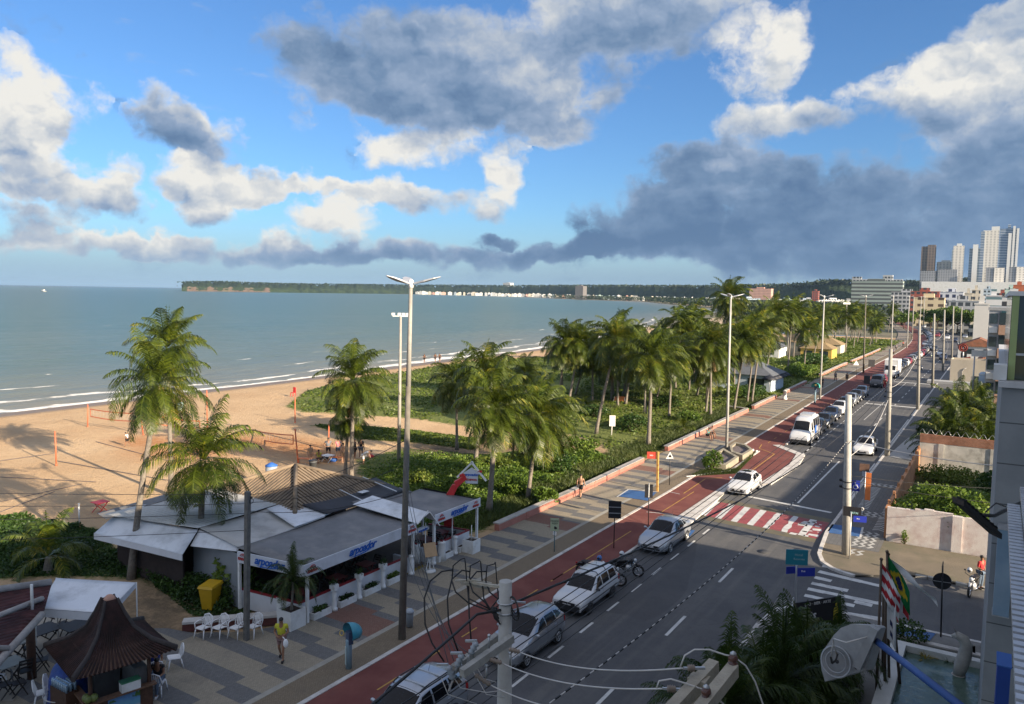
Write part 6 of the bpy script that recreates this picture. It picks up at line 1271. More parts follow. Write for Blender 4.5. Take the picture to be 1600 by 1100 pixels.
def car(label,x,y,pm,keys,L,wb,r,W,ws,rear,sides,rim=alloy,z=0.0,group=None,rz=0,name='parked_car',cat='car',head=(.02,.42,3.15,4.2),grille=(.38,.62,.62),lights=True,bumper=None,roofrails=False,rack=False,sun=False,plate_=True,far=False,door=(),name2=None,tail=None,wiper=True):
    t=thing(name,label,cat,(x,y,z),rz,group); S=Shell(keys,L); S.body('body',pm,t)
    S.across('windscreen',glassdark,t,ws[0],ws[1],ws[2] if len(ws)>2 else 6.35)
    if rear: S.across('rear_window',glassdark,t,rear[0],rear[1],6.4)
    for q in sides: S.patch('side_window',glassdark,t,q,1); S.patch('side_window',glassdark,t,q,-1)
    fa=(L-wb)/2*.93; wheels(t,W,-L/2+fa,-L/2+fa+wb,r,rim)
    zl=lambda z_: z_
    yb=-L/2-.012; zb0=keys[0][1]; gz,gh,gw=grille
    m=MB(); m.box(-gw/2,gw/2,yb-.01,yb+.03,zb0+gz*(keys[0][4]-zb0),zb0+gz*(keys[0][4]-zb0)+.11); m.build('grille',black,t)
    m=MB(); m.box(-gw*.62,gw*.62,yb-.006,yb+.03,zb0+.05,zb0+.15); m.build('lower_intake',black,t)
    if plate_: m=MB(); m.box(-.2,.2,yb-.025,yb-.006,zb0+.17,zb0+.29); m.build('number_plate',plate,t)
    if lights:
        h0,h1,q0,q1=head; S.patch('headlight',lampglass,t,[(h0,q0),(h1,q0+.35),(h1*1.05,q1),(h0,q1)],1,.01); S.patch('headlight',lampglass,t,[(h0,q0),(h1,q0+.35),(h1*1.05,q1),(h0,q1)],-1,.01)
        S.patch('tail_lamp',taillight,t,[(L-.25,2.6),(L-.01,2.6),(L-.01,4.1),(L-.2,4.3)],1,.008); S.patch('tail_lamp',taillight,t,[(L-.25,2.6),(L-.01,2.6),(L-.01,4.1),(L-.2,4.3)],-1,.008)
    if bumper: S.patch('bumper',bumper,t,[(0.0,.3),(.55,.3),(.5,2.0),(0,2.0)],1,.012); S.patch('bumper',bumper,t,[(0,.3),(.55,.3),(.5,2.0),(0,2.0)],-1,.012); m=MB(); m.box(-W*.4,W*.4,-L/2-.05,-L/2+.02,zb0,zb0+.26); m.build('bumper_bar',bumper,t); S.patch('side_moulding',bumper,t,[(.9,1.95),(L-.4,1.95),(L-.4,2.2),(.9,2.2)],1,.008); S.patch('side_moulding',bumper,t,[(.9,1.95),(L-.4,1.95),(L-.4,2.2),(.9,2.2)],-1,.008)
    zt=interp(keys,ws[0]+.25,2); 
    for sx in(-1,1): m=MB(); m.ball((sx*(W/2+.09),ws[0]+.28-L/2,zt+.07),.1,9,6,sz=(1,.6,.72)); m.bar((sx*(W/2-.08),ws[0]+.3-L/2,zt+.02),(sx*(W/2+.05),ws[0]+.29-L/2,zt+.06),.05); m.build('wing_mirror',black if bumper else pm,t)
    for d in door:
        S.patch('door_seam',black,t,[(d,.6),(d+.012,.6),(d+.012,4.1),(d,4.1)],1,.004,1,8); S.patch('door_seam',black,t,[(d,.6),(d+.012,.6),(d+.012,4.1),(d,4.1)],-1,.004,1,8)
        for sd in(-1,1): p=S.P(d-.16,3.35,sd,.02); m=MB(); m.bar(p-Vector((0,.08,0)),p+Vector((0,.08,0)),.03,.025); m.build('door_handle',black if bumper else pm,t)
    if wiper and not far: m=MB(); a=S.P(ws[0]+.06,8.6,1,.02); b=S.P(ws[0]+.2,7.0,1,.02); c=S.P(ws[0]+.06,8.6,-1,.02); d=S.P(ws[0]+.2,7.6,-1,.02); m.bar(a,b,.015); m.bar(c,d,.015); m.build('wiper',black,t)
    if roofrails:
        for sd in(-1,1): m=MB(); m.tube([S.P(u,7.0,sd,.05) for u in np.linspace(ws[1]+.15,L-.6,10)],.022,6); m.tube([S.P(ws[1]+.15,7.0,sd,.05),S.P(ws[1]+.05,7.0,sd,.0)],.025,6); m.build('roof_rail',black if not rack else steel,t)
        for u in (ws[1]+.35,ws[1]+1.15): m=MB(); m.bar(S.P(u,7.0,-1,.05),S.P(u,7.0,1,.05),.06,.03); m.build('roof_bar',steel,t)
    if rack:
        for u in (ws[1]+.2,ws[1]+1.0):
            m=MB(); m.tube([S.P(u,6.4,-1,.02),S.P(u,7.2,-1,.10),S.P(u,7.2,1,.10),S.P(u,6.4,1,.02)],.022,5); m.build('roof_bar',black,t)
    if sun: S.across('sunroof',glassdark,t,ws[1]+.25,ws[1]+.95,7.6)
    m=MB(); a=S.P(L*.72,9,1,.0); m.tube([a,a+Vector((0,.1,.25))],.007,4); m.build('aerial',black,t)
    return t
silver=paint('silver_paint',(.34,.36,.39),.55,.28); silver2=paint('pale_silver_paint',(.40,.43,.47),.5,.3); whitec=paint('white_car_paint',(.58,.59,.60)); blackc=paint('black_car_paint',(.014,.015,.018)); greyc=paint('dark_grey_paint',(.05,.055,.065),.4); redc=paint('red_car_paint',(.28,.015,.02)); navyc=paint('navy_paint',(.015,.025,.06),.3); beigec=paint('champagne_paint',(.33,.31,.27),.45)
# tall one-box hatchback
K1=[(0,.24,.52,.60,.56,.50),(.10,.20,.66,.76,.70,.62),(.35,.19,.80,.825,.85,.70),(.85,.19,.93,.845,.99,.66),(1.05,.19,.95,.847,1.06,.68),(1.9,.19,1.0,.847,1.47,.60),(2.4,.19,1.02,.847,1.525,.60),(3.1,.2,1.05,.845,1.50,.585),(3.55,.22,1.06,.83,1.42,.55),(3.82,.26,1.02,.79,1.10,.60),(3.9,.34,.9,.70,.92,.56)]
S1=[[(1.42,4.15),(2.22,4.15),(2.2,5.85),(1.98,5.75)],[(2.28,4.15),(3.02,4.2),(2.95,5.8),(2.26,5.85)],[(3.08,4.25),(3.5,4.5),(3.3,5.65),(3.02,5.8)]]
def along(px,py): return at(px,py)
car('silver rounded hatchback parked behind the wooden pole, facing the viewer',-15.55,26.15,silver,K1,3.9,2.5,.3,1.69,(1.02,1.92),(3.52,3.8),S1,door=(2.25,3.05),group='cars parked along the kerb',head=(.14,.75,3.3,4.6))
# boxy estate
K2=[(0,.30,.62,.74,.66,.68),(.06,.28,.72,.77,.75,.70),(.5,.27,.83,.785,.86,.70),(1.05,.27,.88,.79,.92,.68),(1.15,.27,.89,.79,.96,.68),(1.75,.27,.91,.79,1.40,.60),(2.0,.27,.92,.79,1.46,.60),(3.0,.27,.93,.79,1.47,.60),(3.6,.28,.93,.785,1.44,.59),(4.0,.30,.92,.77,.98,.66),(4.05,.36,.85,.75,.9,.66)]
S2=[[(1.42,4.15),(2.12,4.15),(2.08,5.9),(1.82,5.85)],[(2.2,4.15),(2.86,4.15),(2.84,5.9),(2.18,5.9)],[(2.94,4.15),(3.66,4.2),(3.52,5.85),(2.92,5.9)]]
car('white boxy old estate with black bumpers and bars on its roof',-15.7,31.95,whitec,K2,4.05,2.4,.29,1.58,(1.13,1.78),(3.62,3.98),S2,rim=steelrim,bumper=black,rack=True,door=(2.16,),group='cars parked along the kerb',head=(0.0,.22,3.0,4.0),grille=(.72,.62,.8))
# saloon
K3=[(0,.26,.50,.62,.55,.52),(.12,.22,.66,.80,.70,.66),(.45,.2,.80,.87,.85,.74),(1.2,.19,.92,.885,.97,.72),(1.35,.19,.935,.885,1.01,.70),(2.1,.19,.97,.885,1.44,.62),(2.6,.19,.98,.885,1.50,.61),(3.3,.2,1.0,.88,1.45,.59),(3.95,.21,1.02,.87,1.09,.66),(4.3,.24,1.03,.85,1.06,.68),(4.5,.34,.92,.76,.97,.62)]
S3=[[(1.75,4.15),(2.45,4.15),(2.42,5.85),(2.15,5.8)],[(2.52,4.15),(3.2,4.2),(3.05,5.8),(2.5,5.85)],[(3.26,4.25),(3.62,4.4),(3.3,5.5),(3.12,5.75)]]
car('silver saloon parked just before the crossing, beside the blue bay marking',-15.75,42.15,silver2,K3,4.55,2.7,.31,1.77,(1.32,2.12),(3.35,3.92),S3,door=(2.48,3.25),group='cars parked along the kerb',head=(.12,.75,3.2,4.4),grille=(.6,.62,.9))
# big silver multi-purpose car
K4=[(0,.28,.62,.66,.68,.56),(.1,.24,.78,.82,.84,.7),(.5,.22,.94,.88,1.0,.74),(1.1,.22,1.04,.885,1.1,.72),(1.25,.22,1.05,.885,1.15,.72),(1.95,.22,1.08,.885,1.60,.66),(2.4,.22,1.1,.885,1.66,.66),(3.6,.22,1.12,.88,1.64,.65),(4.1,.24,1.1,.87,1.5,.62),(4.35,.28,1.06,.84,1.12,.68),(4.45,.4,.9,.76,.96,.62)]
S4=[[(1.6,4.15),(2.42,4.15),(2.4,5.85),(2.0,5.8)],[(2.5,4.15),(3.3,4.15),(3.28,5.85),(2.48,5.85)],[(3.38,4.2),(4.02,4.3),(3.85,5.75),(3.36,5.85)]]
q=at(690,1096); car('large silver people carrier with roof rails at the bottom edge',-15.65,18.9,silver2,K4,4.4,2.6,.32,1.77,(1.22,1.98),(4.1,4.33),S4,roofrails=True,door=(2.46,3.34),group='cars parked along the kerb',head=(.12,.75,3.2,4.4))
# small white hatchback leaving the build-out
K5=[(0,.26,.52,.64,.56,.54),(.1,.22,.66,.79,.70,.66),(.4,.21,.79,.82,.83,.7),(.95,.2,.90,.825,.94,.66),(1.08,.2,.91,.825,.98,.66),(1.8,.2,.94,.825,1.38,.57),(2.2,.2,.95,.825,1.425,.57),(3.1,.21,.97,.82,1.38,.55),(3.75,.24,.98,.80,1.04,.62),(3.88,.34,.86,.73,.9,.6)]
S5=[[(1.45,4.15),(2.35,4.15),(2.3,5.85),(1.95,5.8)],[(2.43,4.2),(3.2,4.35),(2.95,5.75),(2.38,5.85)]]
p=at(1148,772); car('small white hatchback with a sunroof stopped at the red crossing build-out',-15.35,57.4,whitec,K5,3.88,2.45,.29,1.65,(1.06,1.82),(3.15,3.72),S5,sun=True,door=(2.39,),name='moving_car',head=(.1,.6,3.2,4.5),grille=(.5,.62,.8))
p=at(1338,712); car('white saloon driving alone towards the viewer in the right lane',p.x+.45,p.y+2.2,whitec,K3,4.4,2.65,.31,1.77,(1.32,2.12),(3.35,3.92),S3,door=(2.48,3.25),name='moving_car',head=(.12,.75,3.2,4.4))
# vans
K6=[(0,.34,.72,.82,.78,.7),(.1,.3,.98,.92,1.04,.8),(.55,.28,1.18,.97,1.26,.78),(.85,.28,1.24,.98,1.4,.78),(1.5,.28,1.3,.98,2.25,.72),(1.85,.28,1.32,.98,2.56,.74),(2.3,.28,1.34,.98,2.62,.76),(5.2,.3,1.34,.98,2.6,.76),(5.45,.34,1.3,.96,2.5,.76)]
S6=[[(1.35,4.2),(2.05,4.15),(2.0,5.6),(1.62,5.5)]]
S6b=S6+[[(2.35,4.3),(3.3,4.3),(3.3,5.75),(2.35,5.75)],[(3.4,4.3),(4.3,4.3),(4.3,5.75),(3.4,5.75)],[(4.4,4.3),(5.2,4.3),(5.2,5.75),(4.4,5.75)]]
van=car('white high-roofed passenger van parked beyond the build-out',-15.85,81.0,whitec,K6,5.45,3.3,.34,1.96,(.88,1.5,6.3),None,S6b,bumper=black,name='passenger_van',cat='van',group=None,head=(.05,.42,3.1,4.2),door=(2.2,))
m=MB(); m.box(-.6,.6,.2,1.9,2.6,2.78); m.build('roof_vent',whitec,van); m=MB(); m.box(.99,1.0,-.2,.55,.95,1.75); m.build('side_graphic',bluepaint,van)
K7=[(0,.34,.62,.76,.68,.66),(.08,.3,.9,.85,.96,.74),(.5,.28,1.1,.92,1.2,.76),(.8,.28,1.16,.93,1.3,.76),(1.5,.28,1.22,.94,1.85,.72),(1.9,.28,1.24,.94,1.95,.72),(4.6,.3,1.24,.94,1.93,.72),(4.8,.34,1.15,.9,1.8,.7)]
# the line of smaller cars further on
G2='cars parked further along the kerb'
line=[(-16.0,87.3,blackc,K1,'small black car tucked in behind the white passenger van'),(-16.1,92.3,blackc,K3,'black saloon, second behind the white passenger van'),(-16.3,98.2,navyc,K3,'dark saloon parked in front of the white car under the lamp post'),(-16.35,104.2,whitec,K1,'white hatchback in the middle of the row of dark parked cars'),(-16.5,109.2,greyc,K3,'dark grey car just behind the white hatchback in the row'),(-16.5,114.0,silver,K1,'silver-grey car half hidden by the pale pole'),(-16.55,119.3,blackc,K3,'black car before the silver hatchback at the end of the row'),(-16.6,124.6,silver,K1,'silver hatchback at the far end of the first row of cars')]
for i,(x,y,pm,kk,lb) in enumerate(line):
    s=S3 if kk is K3 else S1; car(lb,x,y,pm,kk,kk[-1][0],2.6 if kk is K3 else 2.45,.3,1.74 if kk is K3 else 1.68,(1.32,2.12) if kk is K3 else (1.02,1.92),(3.35,3.92) if kk is K3 else (3.52,3.8),s,group=G2,head=(.12,.7,3.2,4.4),far=True)
v=car('dark grey van with a door open behind a person in red',-16.3,140,greyc,K7,4.8,2.9,.33,1.88,(.84,1.5,6.3),None,S6,name='parked_van',cat='van',head=(.05,.42,3.1,4.2),far=True); m=MB(); m.obox((-1.5,-.9,1.1),(Vector((1,-.25,0)),Vector((.25,1,0)),Vector((0,0,1))),(.5,.04,.7)); m.build('open_door',greyc,v)
car('red car hidden between the grey van and the white truck',-16.4,146.5,redc,K1,3.9,2.45,.3,1.68,(1.02,1.92),(3.52,3.8),S1,group=G2,far=True)
# box truck
tk=car('white box truck with a square cargo body parked along the kerb',-16.2,157,whitec,[(0,.4,.9,.9,.98,.8),(.1,.36,1.2,1.0,1.3,.88),(.35,.36,1.3,1.02,1.5,.9),(.8,.36,1.4,1.02,2.3,.9),(1.3,.36,1.45,1.02,2.45,.9),(2.0,.4,1.4,1.02,2.4,.9)],2.0,1.9,.4,2.04,(.36,.85,6.2),None,[[(.75,4.2),(1.5,4.2),(1.45,5.7),(.95,5.6)]],name='box_truck',cat='truck',head=(.02,.2,2.6,3.6),far=True)
m=MB(); m.box(-1.15,1.15,1.1,6.2,.75,3.25); m.build('cargo_box',whitew,tk); m=MB(); m.box(-.9,.9,1.0,6.0,.5,.74); m.build('chassis',black,tk)
for sx in(-1,1): m=MB(); m.cyl((sx*.8,4.6,.42),(sx*1.05,4.6,.42),.42,n=16); m.build('wheel',rubber,tk)
proto={}
G3='distant cars along the seafront road'
def fcar(x,y,pm,kk=K3,lb='small distant car in the line parked along the far kerb',rz=0):
    t=thing('distant_car',lb,'car',(x,y,0),rz,G3); S=Shell(kk,kk[-1][0]); S.body('body',pm,t); S.across('windscreen',glassdark,t,1.1,1.95,6.3); S.patch('side_window',glassdark,t,[(1.7,4.15),(3.2,4.2),(3.0,5.8),(2.1,5.8)],1); S.patch('side_window',glassdark,t,[(1.7,4.15),(3.2,4.2),(3.0,5.8),(2.1,5.8)],-1)
    for sx in(-1,1):
        for yy in(-1.3,1.25): m=MB(); m.cyl((sx*.68,yy,.3),(sx*.88,yy,.3),.3,n=10); m.build('wheel',rubber,t)
    return t
pal=[whitec,silver,blackc,greyc,whitec,redc,beigec,silver2,navyc]
protos=[fcar(-16.6,166+i*5.6,pal[i%9],K3 if i%2 else K1) for i in range(9)]
y=218.
while y<405:
    o=protos[random.randrange(9)]; copy_tree(o,(XC(y)+1.2,y,0),math.atan2(-(bend(y+1)-bend(y)),1)); y+=random.uniform(5.4,7.5)
for i,(px,py) in enumerate(((1470,556),(1474,562),(1460,548),(1446,540),(1452,530),(1438,524),(1456,518),(1465,526),(1444,512),(1480,530),(1492,534),(1500,524),(1508,528),(1462,508),(1450,506),(1478,514),(1512,520))):
    p=at(px,py); copy_tree(protos[(i*4+4)%9],(p.x,p.y,0),0,'small distant car in the traffic and forecourts far up the road')
# ---------------------------------------------------------------- motorcycles
def motorbike(label,loc,rz,tankm,helmet=None,group=None,lean=.0,mudm=None):
    t=thing('motorcycle',label,'motorcycle',loc,rz,group); r=.31; W2=.66
    for y,nm in((-W2,'front_wheel'),(W2,'rear_wheel')):
        m=MB(); m.torus((0,y,r),(1,0,0),r-.045,.05,24,8); w=m.build(nm,rubber,t); m=MB(); m.torus((0,y,r),(1,0,0),r-.1,.014,24,5)
        for k in range(12): a=k*math.pi/6; m.cyl((.02*(-1)**k,y,r),(0,y+(r-.1)*math.sin(a),r+(r-.1)*math.cos(a)),.006,n=4)
        m.cyl((-.06,y,r),(.06,y,r),.055,n=10); m.torus((.03,y,r),(1,0,0),.1,.012,14,5); m.build('rim',chrome,w)
    m=MB()
    for s in(-1,1): m.tube([(s*.085,-W2,r),(s*.085,-W2+.24,.72),(s*.085,-W2+.3,.88)],.024,6)
    m.build('front_fork',chrome,t)
    m=MB(); m.tube([(-.36,-W2+.48,1.03),(-.26,-W2+.36,1.02),(-.1,-W2+.31,.95),(.1,-W2+.31,.95),(.26,-W2+.36,1.02),(.36,-W2+.48,1.03)],.014,6); m.build('handlebar',black,t)
    for s in(-1,1): m=MB(); m.tube([(s*.28,-W2+.38,1.02),(s*.32,-W2+.34,1.18)],.008,4); m.ball((s*.33,-W2+.34,1.22),.055,8,6,sz=(1,.4,.8)); m.build('mirror',black,t)
    m=MB(); m.ball((0,-W2+.17,.86),.1,10,7,sz=(1,.8,1)); m.build('headlight',lampglass,t)
    m=MB(); m.tube([(0,-W2+.3,.84),(0,-.2,.72),(0,.2,.62),(0,.35,.45),(0,-.05,.3),(0,-.28,.4),(0,-W2+.32,.78)],.03,6); m.tube([(.08,.3,.42),(.09,W2,r)],.028,6); m.tube([(-.08,.3,.42),(-.09,W2,r)],.028,6); m.build('frame',black,t)
    m=MB(); m.ball((0,-.12,.44),.22,10,7,sz=(.8,1.1,1)); m.box(-.08,.08,-.2,.0,.5,.62); m.cyl((.13,-.1,.36),(-.13,-.1,.36),.09,n=10); m.build('engine',steel,t)
    m=MB(); m.ball((0,-.19,.82),.2,12,8,sz=(.8,1.5,.8)); m.obox((.13,.22,.62),((1,0,0),(0,1,0),(0,0,1)),(.03,.22,.13)); m.obox((-.13,.22,.62),((1,0,0),(0,1,0),(0,0,1)),(.03,.22,.13)); m.build('fuel_tank',tankm,t)
    m=MB(); m.ball((0,.3,.8),.19,12,7,sz=(.8,2.1,.5)); m.build('seat',black,t)
    m=MB(); m.tube([(.12,-.1,.3),(.14,.2,.28),(.15,.75,.42)],[.025,.035,.05],8); m.build('exhaust',chrome,t)
    m=MB(); m.tube([(0,-W2-.2,.5),(0,-W2-.05,.62),(0,-W2+.15,.66)],[.03,.06,.05],6); m.tube([(0,.45,.68),(0,.75,.7),(0,.95,.55)],[.09,.08,.04],6); m.build('mudguard',mudm or tankm,t)
    m=MB(); m.ball((0,.93,.68),.05,8,6); m.build('tail_light',taillight,t); m=MB(); m.tube([(-.05,0,.25),(-.28,.05,.0)],.014,5); m.build('side_stand',black,t)
    return t
bikeb=mat('bike_black',(.015,.015,.017),.25,.1,coat=.5)
p0=at(966,921); b1=motorbike('black motorcycle with a white-rimmed wheel nearest the white estate',(p0.x-.7,p0.y+.25,0),R(108),bikeb,group='motorcycles between the parked cars')
p0=at(993,907); b2=motorbike('black motorcycle parked nearest the front of the silver saloon',(p0.x-.7,p0.y+.3,0),R(112),bikeb,group='motorcycles between the parked cars')
b3=motorbike('black motorcycle behind the roof of the white estate',(b1.location.x-1.0,b1.location.y+.45,0),R(100),bikeb,group='motorcycles between the parked cars')
def helmet(loc,lb,mt):
    t=thing('helmet',lb,'helmet',loc); m=MB(); m.ball((0,0,0),.14,12,9,sz=(.92,1.1,1)); m.build('shell',mt,t); m=MB(); m.ball((0,-.045,.0),.125,10,7,sz=(.9,1.05,.5)); m.build('visor',glassdark,t)
e=Vector(b3.location); helmet(e+Vector((.35,-.1,1.15)),'blue helmet resting on the motorcycle behind the white estate',mat('helmet_blue',(.06,.16,.42),.25,.05)); e=Vector(b2.location); helmet(e+Vector((-.3,.15,1.08)),'silver-white helmet resting on the seat of the motorcycle by the saloon',whitec); 
p0=at(1516,932); b4=motorbike('white and black motorcycle standing on the side street',(p0.x+.1,p0.y+.5,0),R(-12),bikeb,mudm=whitec); helmet(Vector(b4.location)+Vector((-.2,.45,1.02)),'pale helmet hung on the motorcycle in the side street',whitec)
for px,py,rz,lb in ((1440,578,0,'distant motorcycle overtaking near the white truck'),(1464,553,0,'distant motorcycle between the lanes far up the road'),(1455,558,0,'dark distant motorcycle beside the parked cars')):
    p=at(px,py); copy_tree(b2,(p.x,p.y,0),rz,lb); 
# ================================================================ low promenade wall, poles, lamps, signs, cables
pinkwall=mat('salmon_wall',(.38,.16,.12),.85,.15,1.5,space='W',dirt=(.28,.11,.08)); walltop=mat('wall_top_grey',(.40,.38,.35),.85,.15,2,space='W',dirt=(.2,.2,.18))
def seat_wall(label,y0,y1,x0=None,end=None):
    t=thing('promenade_wall',label,'wall',(XW(y0),y0,.1),0,'low salmon walls along the promenade'); n=max(2,int((y1-y0)/3)); a=MB(); b=MB()
    pts=[Vector((XW(y)-XW(y0),y-y0,0)) for y in np.linspace(y0,y1,n+1)]
    if end: pts+= [Vector((e[0]-XW(y0),e[1]-y0,0)) for e in end]
    for p,q in zip(pts[:-1],pts[1:]): a.bar(p+Vector((0,0,.2)),q+Vector((0,0,.2)),.34,.4); b.bar(p+Vector((-.06,0,.435)),q+Vector((-.06,0,.435)),.44,.07)
    for i in range(1,len(pts)-1,3): a.bar(pts[i]+Vector((.02,-.12,.21)),pts[i]+Vector((.02,.12,.21)),.36,.42)
    a.build('wall',pinkwall,t); b.build('top',walltop,t)
seat_wall('low salmon wall with a grey top starting beside the restaurant end',38.3,61.5)
seat_wall('low salmon wall with a grey top behind the white lamp post, ending in a return',67.5,97,end=[(-28.5,97.5)])
seat_wall('short salmon wall beside the green phone booth',100,113)
seat_wall('salmon wall with a curved end before the beach kiosk',120,136); seat_wall('distant salmon wall past the lamp posts',150,182); seat_wall('farthest salmon wall by the distant palms',188,240)
t=thing('stub_post','small white stone stub at the end of the salmon wall','bollard',at(1226,625)); m=MB(); m.lathe([(.35,0),(.35,.3),(.25,.3),(.22,1.2),(.28,1.2),(.28,1.35),(0,1.4)],n=12); m.build('stone',whitew,t); m=MB(); m.lathe([(.42,0),(.42,.1),(0,.1)],n=12); m.build('base',pinkwall,t)
# lamp posts of the promenade
def lamp_post(label,base,h,mt,lean=(0,0),r=.19,petals=3,lowm=None,rot=0.):
    t=thing('lamp_post',label,'lamp post',base,0,'lamp posts of the promenade'); top=Vector((lean[0],lean[1],h)); m=MB()
    if lowm: m.tube([(0,0,0),top*.72],[r*1.1,r*.72],12); m.build('lower_pole',lowm,t); m=MB(); m.tube([top*.72,top],[r*.72,r*.5],12)
    else: m.tube([(0,0,0),top*.5,top],[r,r*.78,r*.55],12)
    m.build('pole',mt,t)
    lm=mat('luminaire_grey',(.45,.46,.48),.4,.1,3,metal=.3)
    for k in range(petals):
        a=rot+k*2*math.pi/petals; d=Vector((math.cos(a),math.sin(a),0)); s=Vector((-d.y,d.x,0)); m=MB()
        prof=[(0,.05,.05,0),(.25,.1,.07,.02),(.6,.2,.07,.1),(1.0,.17,.05,.22),(1.25,.03,.02,.3)]; vs=[]
        for (x,w,th,z) in prof: vs+=[top+d*x+s*w+Vector((0,0,z+th)),top+d*x-s*w+Vector((0,0,z+th)),top+d*x-s*w+Vector((0,0,z)),top+d*x+s*w+Vector((0,0,z))]
        m.add(vs,[(i*4+k2,i*4+(k2+1)%4,(i+1)*4+(k2+1)%4,(i+1)*4+k2) for i in range(4) for k2 in range(4)]+[(3,2,1,0),(16,17,18,19)]); m.build('luminaire',lm,t)
    m=MB(); m.lathe([(r*.75,-.15),(r*.75,.12),(.05,.2)],top,10); m.build('hub',white,t)
    return t
b=at(628,998,.1); tp=upto(b,642,444)-b
lamp_post('tall dark-stained lamp post with three grey petal lamps beside the restaurant',b,tp.z,polemat,(tp.x,tp.y),.145,3,darkpole,R(20))
b=at(1135,705,.1); tp=upto(b,1142,464)-b; lamp_post('tall white lamp post standing by the concrete planters',b,tp.z,polewhite,(tp.x,tp.y),.145,3,None,R(35))
b=at(1281,625,.1); tp=upto(b,1288,464)-b; lamp_post('white lamp post beside the green phone booth',b,tp.z,polewhite,(tp.x,tp.y),.145,3,None,R(10))
for i,(px,py,ty,lb) in enumerate(((1349,583,463,'dark lamp post behind the walking man on the promenade'),(1392,557,463,'lamp post before the white truck'),(1417,544,464,'lamp post among the far parked cars'),(1436,525,464,'lamp post at the far bend of the promenade'))):
    b=at(px,py,.1); tp=upto(b,px+4,ty)-b; lamp_post(lb,b,tp.z,[darkpole,polewhite,polewhite,polewhite][i],(tp.x,tp.y),.17,2,None,R(15))
# floodlight mast on the sand
b=at(623,730); tp=upto(b,626,494)-b; t=thing('floodlight_mast','slim pale mast with a bar of white floodlights on the grass','floodlight mast',b); m=MB(); m.tube([(0,0,0),tp],[.17,.1],10); m.build('mast',polemat,t); m=MB(); s=Vector((.85,.53,0)); m.bar(tp-s*.65,tp+s*.65,.08); m.build('crossbar',white,t)
for k in(-.6,-.1,.25,.6): m=MB(); m.obox(tp+s*k+Vector((0,0,.16)),(s,Vector((-.53,.85,0)),Vector((0,0,1))),(.13,.08,.1)); m.bar(tp+s*k,tp+s*k+Vector((0,0,.1)),.04); m.build('floodlight',white,t)
for px,py,ty,lb in ((1231,560,478,'pale floodlight mast among the far palms'),(1322,545,474,'farther floodlight mast among the palms')):
    b=at(px,py); h=upto(b,px+1,ty)-b; t=thing('floodlight_mast',lb,'floodlight mast',b); m=MB(); m.tube([(0,0,0),h],[.2,.14],8); m.build('mast',polemat,t); m=MB(); m.bar(h-s*1.,h+s*1.,.3,.5); m.build('floodlight',white,t)
# utility poles on the right side
def upole(label,base,h,r,mt,lean=(0,0),cross=True,clamp=(.62,.7)):
    t=thing('utility_pole',label,'utility pole',base,0,'utility poles along the pavement'); top=Vector((lean[0],lean[1],h)); m=MB(); m.tube([(0,0,0),top],[r*1.25,r*.8],12); m.build('pole',mt,t)
    for c in clamp: m=MB(); p=top*c; m.torus(p,(0,0,1),r*1.15,.03,14,6); m.bar(p+Vector((-.35,0,0)),p+Vector((.3,0,0)),.05); m.ball(p+Vector((-.35,0,.05)),.09,8,6); m.build('clamp',black,t)
    if cross: m=MB(); m.bar(top+Vector((-1.1,0,-.25)),top+Vector((1.1,0,-.25)),.1,.12); m.build('crossarm',woodbrown,t)
    return t,Vector(base)+top
b=at(1322,866,.1); h=upto(b,1326,617)-b; UP1,T1=upole('pale round concrete pole on the corner by the red crossing',b,h.z,.20,polewhite,(h.x,h.y),False,(.42,.46))
b=at(1386,712,.1); h=upto(b,1392,545)-b; UP2,T2=upole('two-tone pole, dark below, at the kerb by the driving white saloon',b,h.z,.19,polemat,(h.x,h.y),False,(.55,.6))
PT=[T1,T2]
for px,py,ty,lb in ((1434,640,500,'third pole along the right kerb, past the pale driveway'),(1457,605,490,'fourth pole along the right kerb, near the garden palms'),(1473,580,484,'fifth pole along the right kerb, level with the white truck'),(1487,562,478,'sixth pole along the right kerb by the beige cube house'),(1500,545,480,'thin pole beside the round red sign'),(1442,520,462,'distant pole in the middle of the far traffic'),(1425,530,464,'distant pole at the bend of the road')):
    b=at(px,py,.1); h=upto(b,px+3,ty)-b; u,tt=upole(lb,b,h.z,.17,polemat,(h.x,h.y),False,(.5,.56)); PT.append(tt)
# the near pole with its transformer gear
x0=-7.85; d=ray(790,908); tp=Vector((0,0,CAMZ))+d*(x0/d.x); base=Vector((x0+.1,tp.y-.05,.1)); P1=thing('utility_pole','near grey concrete pole with crossarms, cut-outs and black looped cables','utility pole',base,0,'utility poles along the pavement'); T=tp-base
m=MB(); m.tube([(0,0,0),T],[.21,.125],16); m.build('pole',polewhite,P1)
def pp(px,py,dx): # a point at x offset dx from the pole plane
    d=ray(px,py); return Vector((0,0,CAMZ))+d*((x0+dx)/d.x)-base
cm=concrete
def dep(px,py,k): d=ray(px,py); return Vector((0,0,CAMZ))+d*k-base       # k: distance along the view
kk=(tp-Vector((0,0,CAMZ))).length/ray(790,908).length
m=MB(); m.bar(dep(800,997,kk*.985),dep(722,1052,kk*.92),.12,.15); m.bar(dep(777,995,kk*1.02),dep(708,1046,kk*.95),.12,.15); m.build('crossarm',cm,P1)
poreg=mat('porcelain_grey',(.28,.31,.34),.3,.1); porcb=mat('porcelain_brown',(.10,.045,.035),.25,.2); pore2=mat('insulator_tan',(.24,.19,.15),.5,.1)
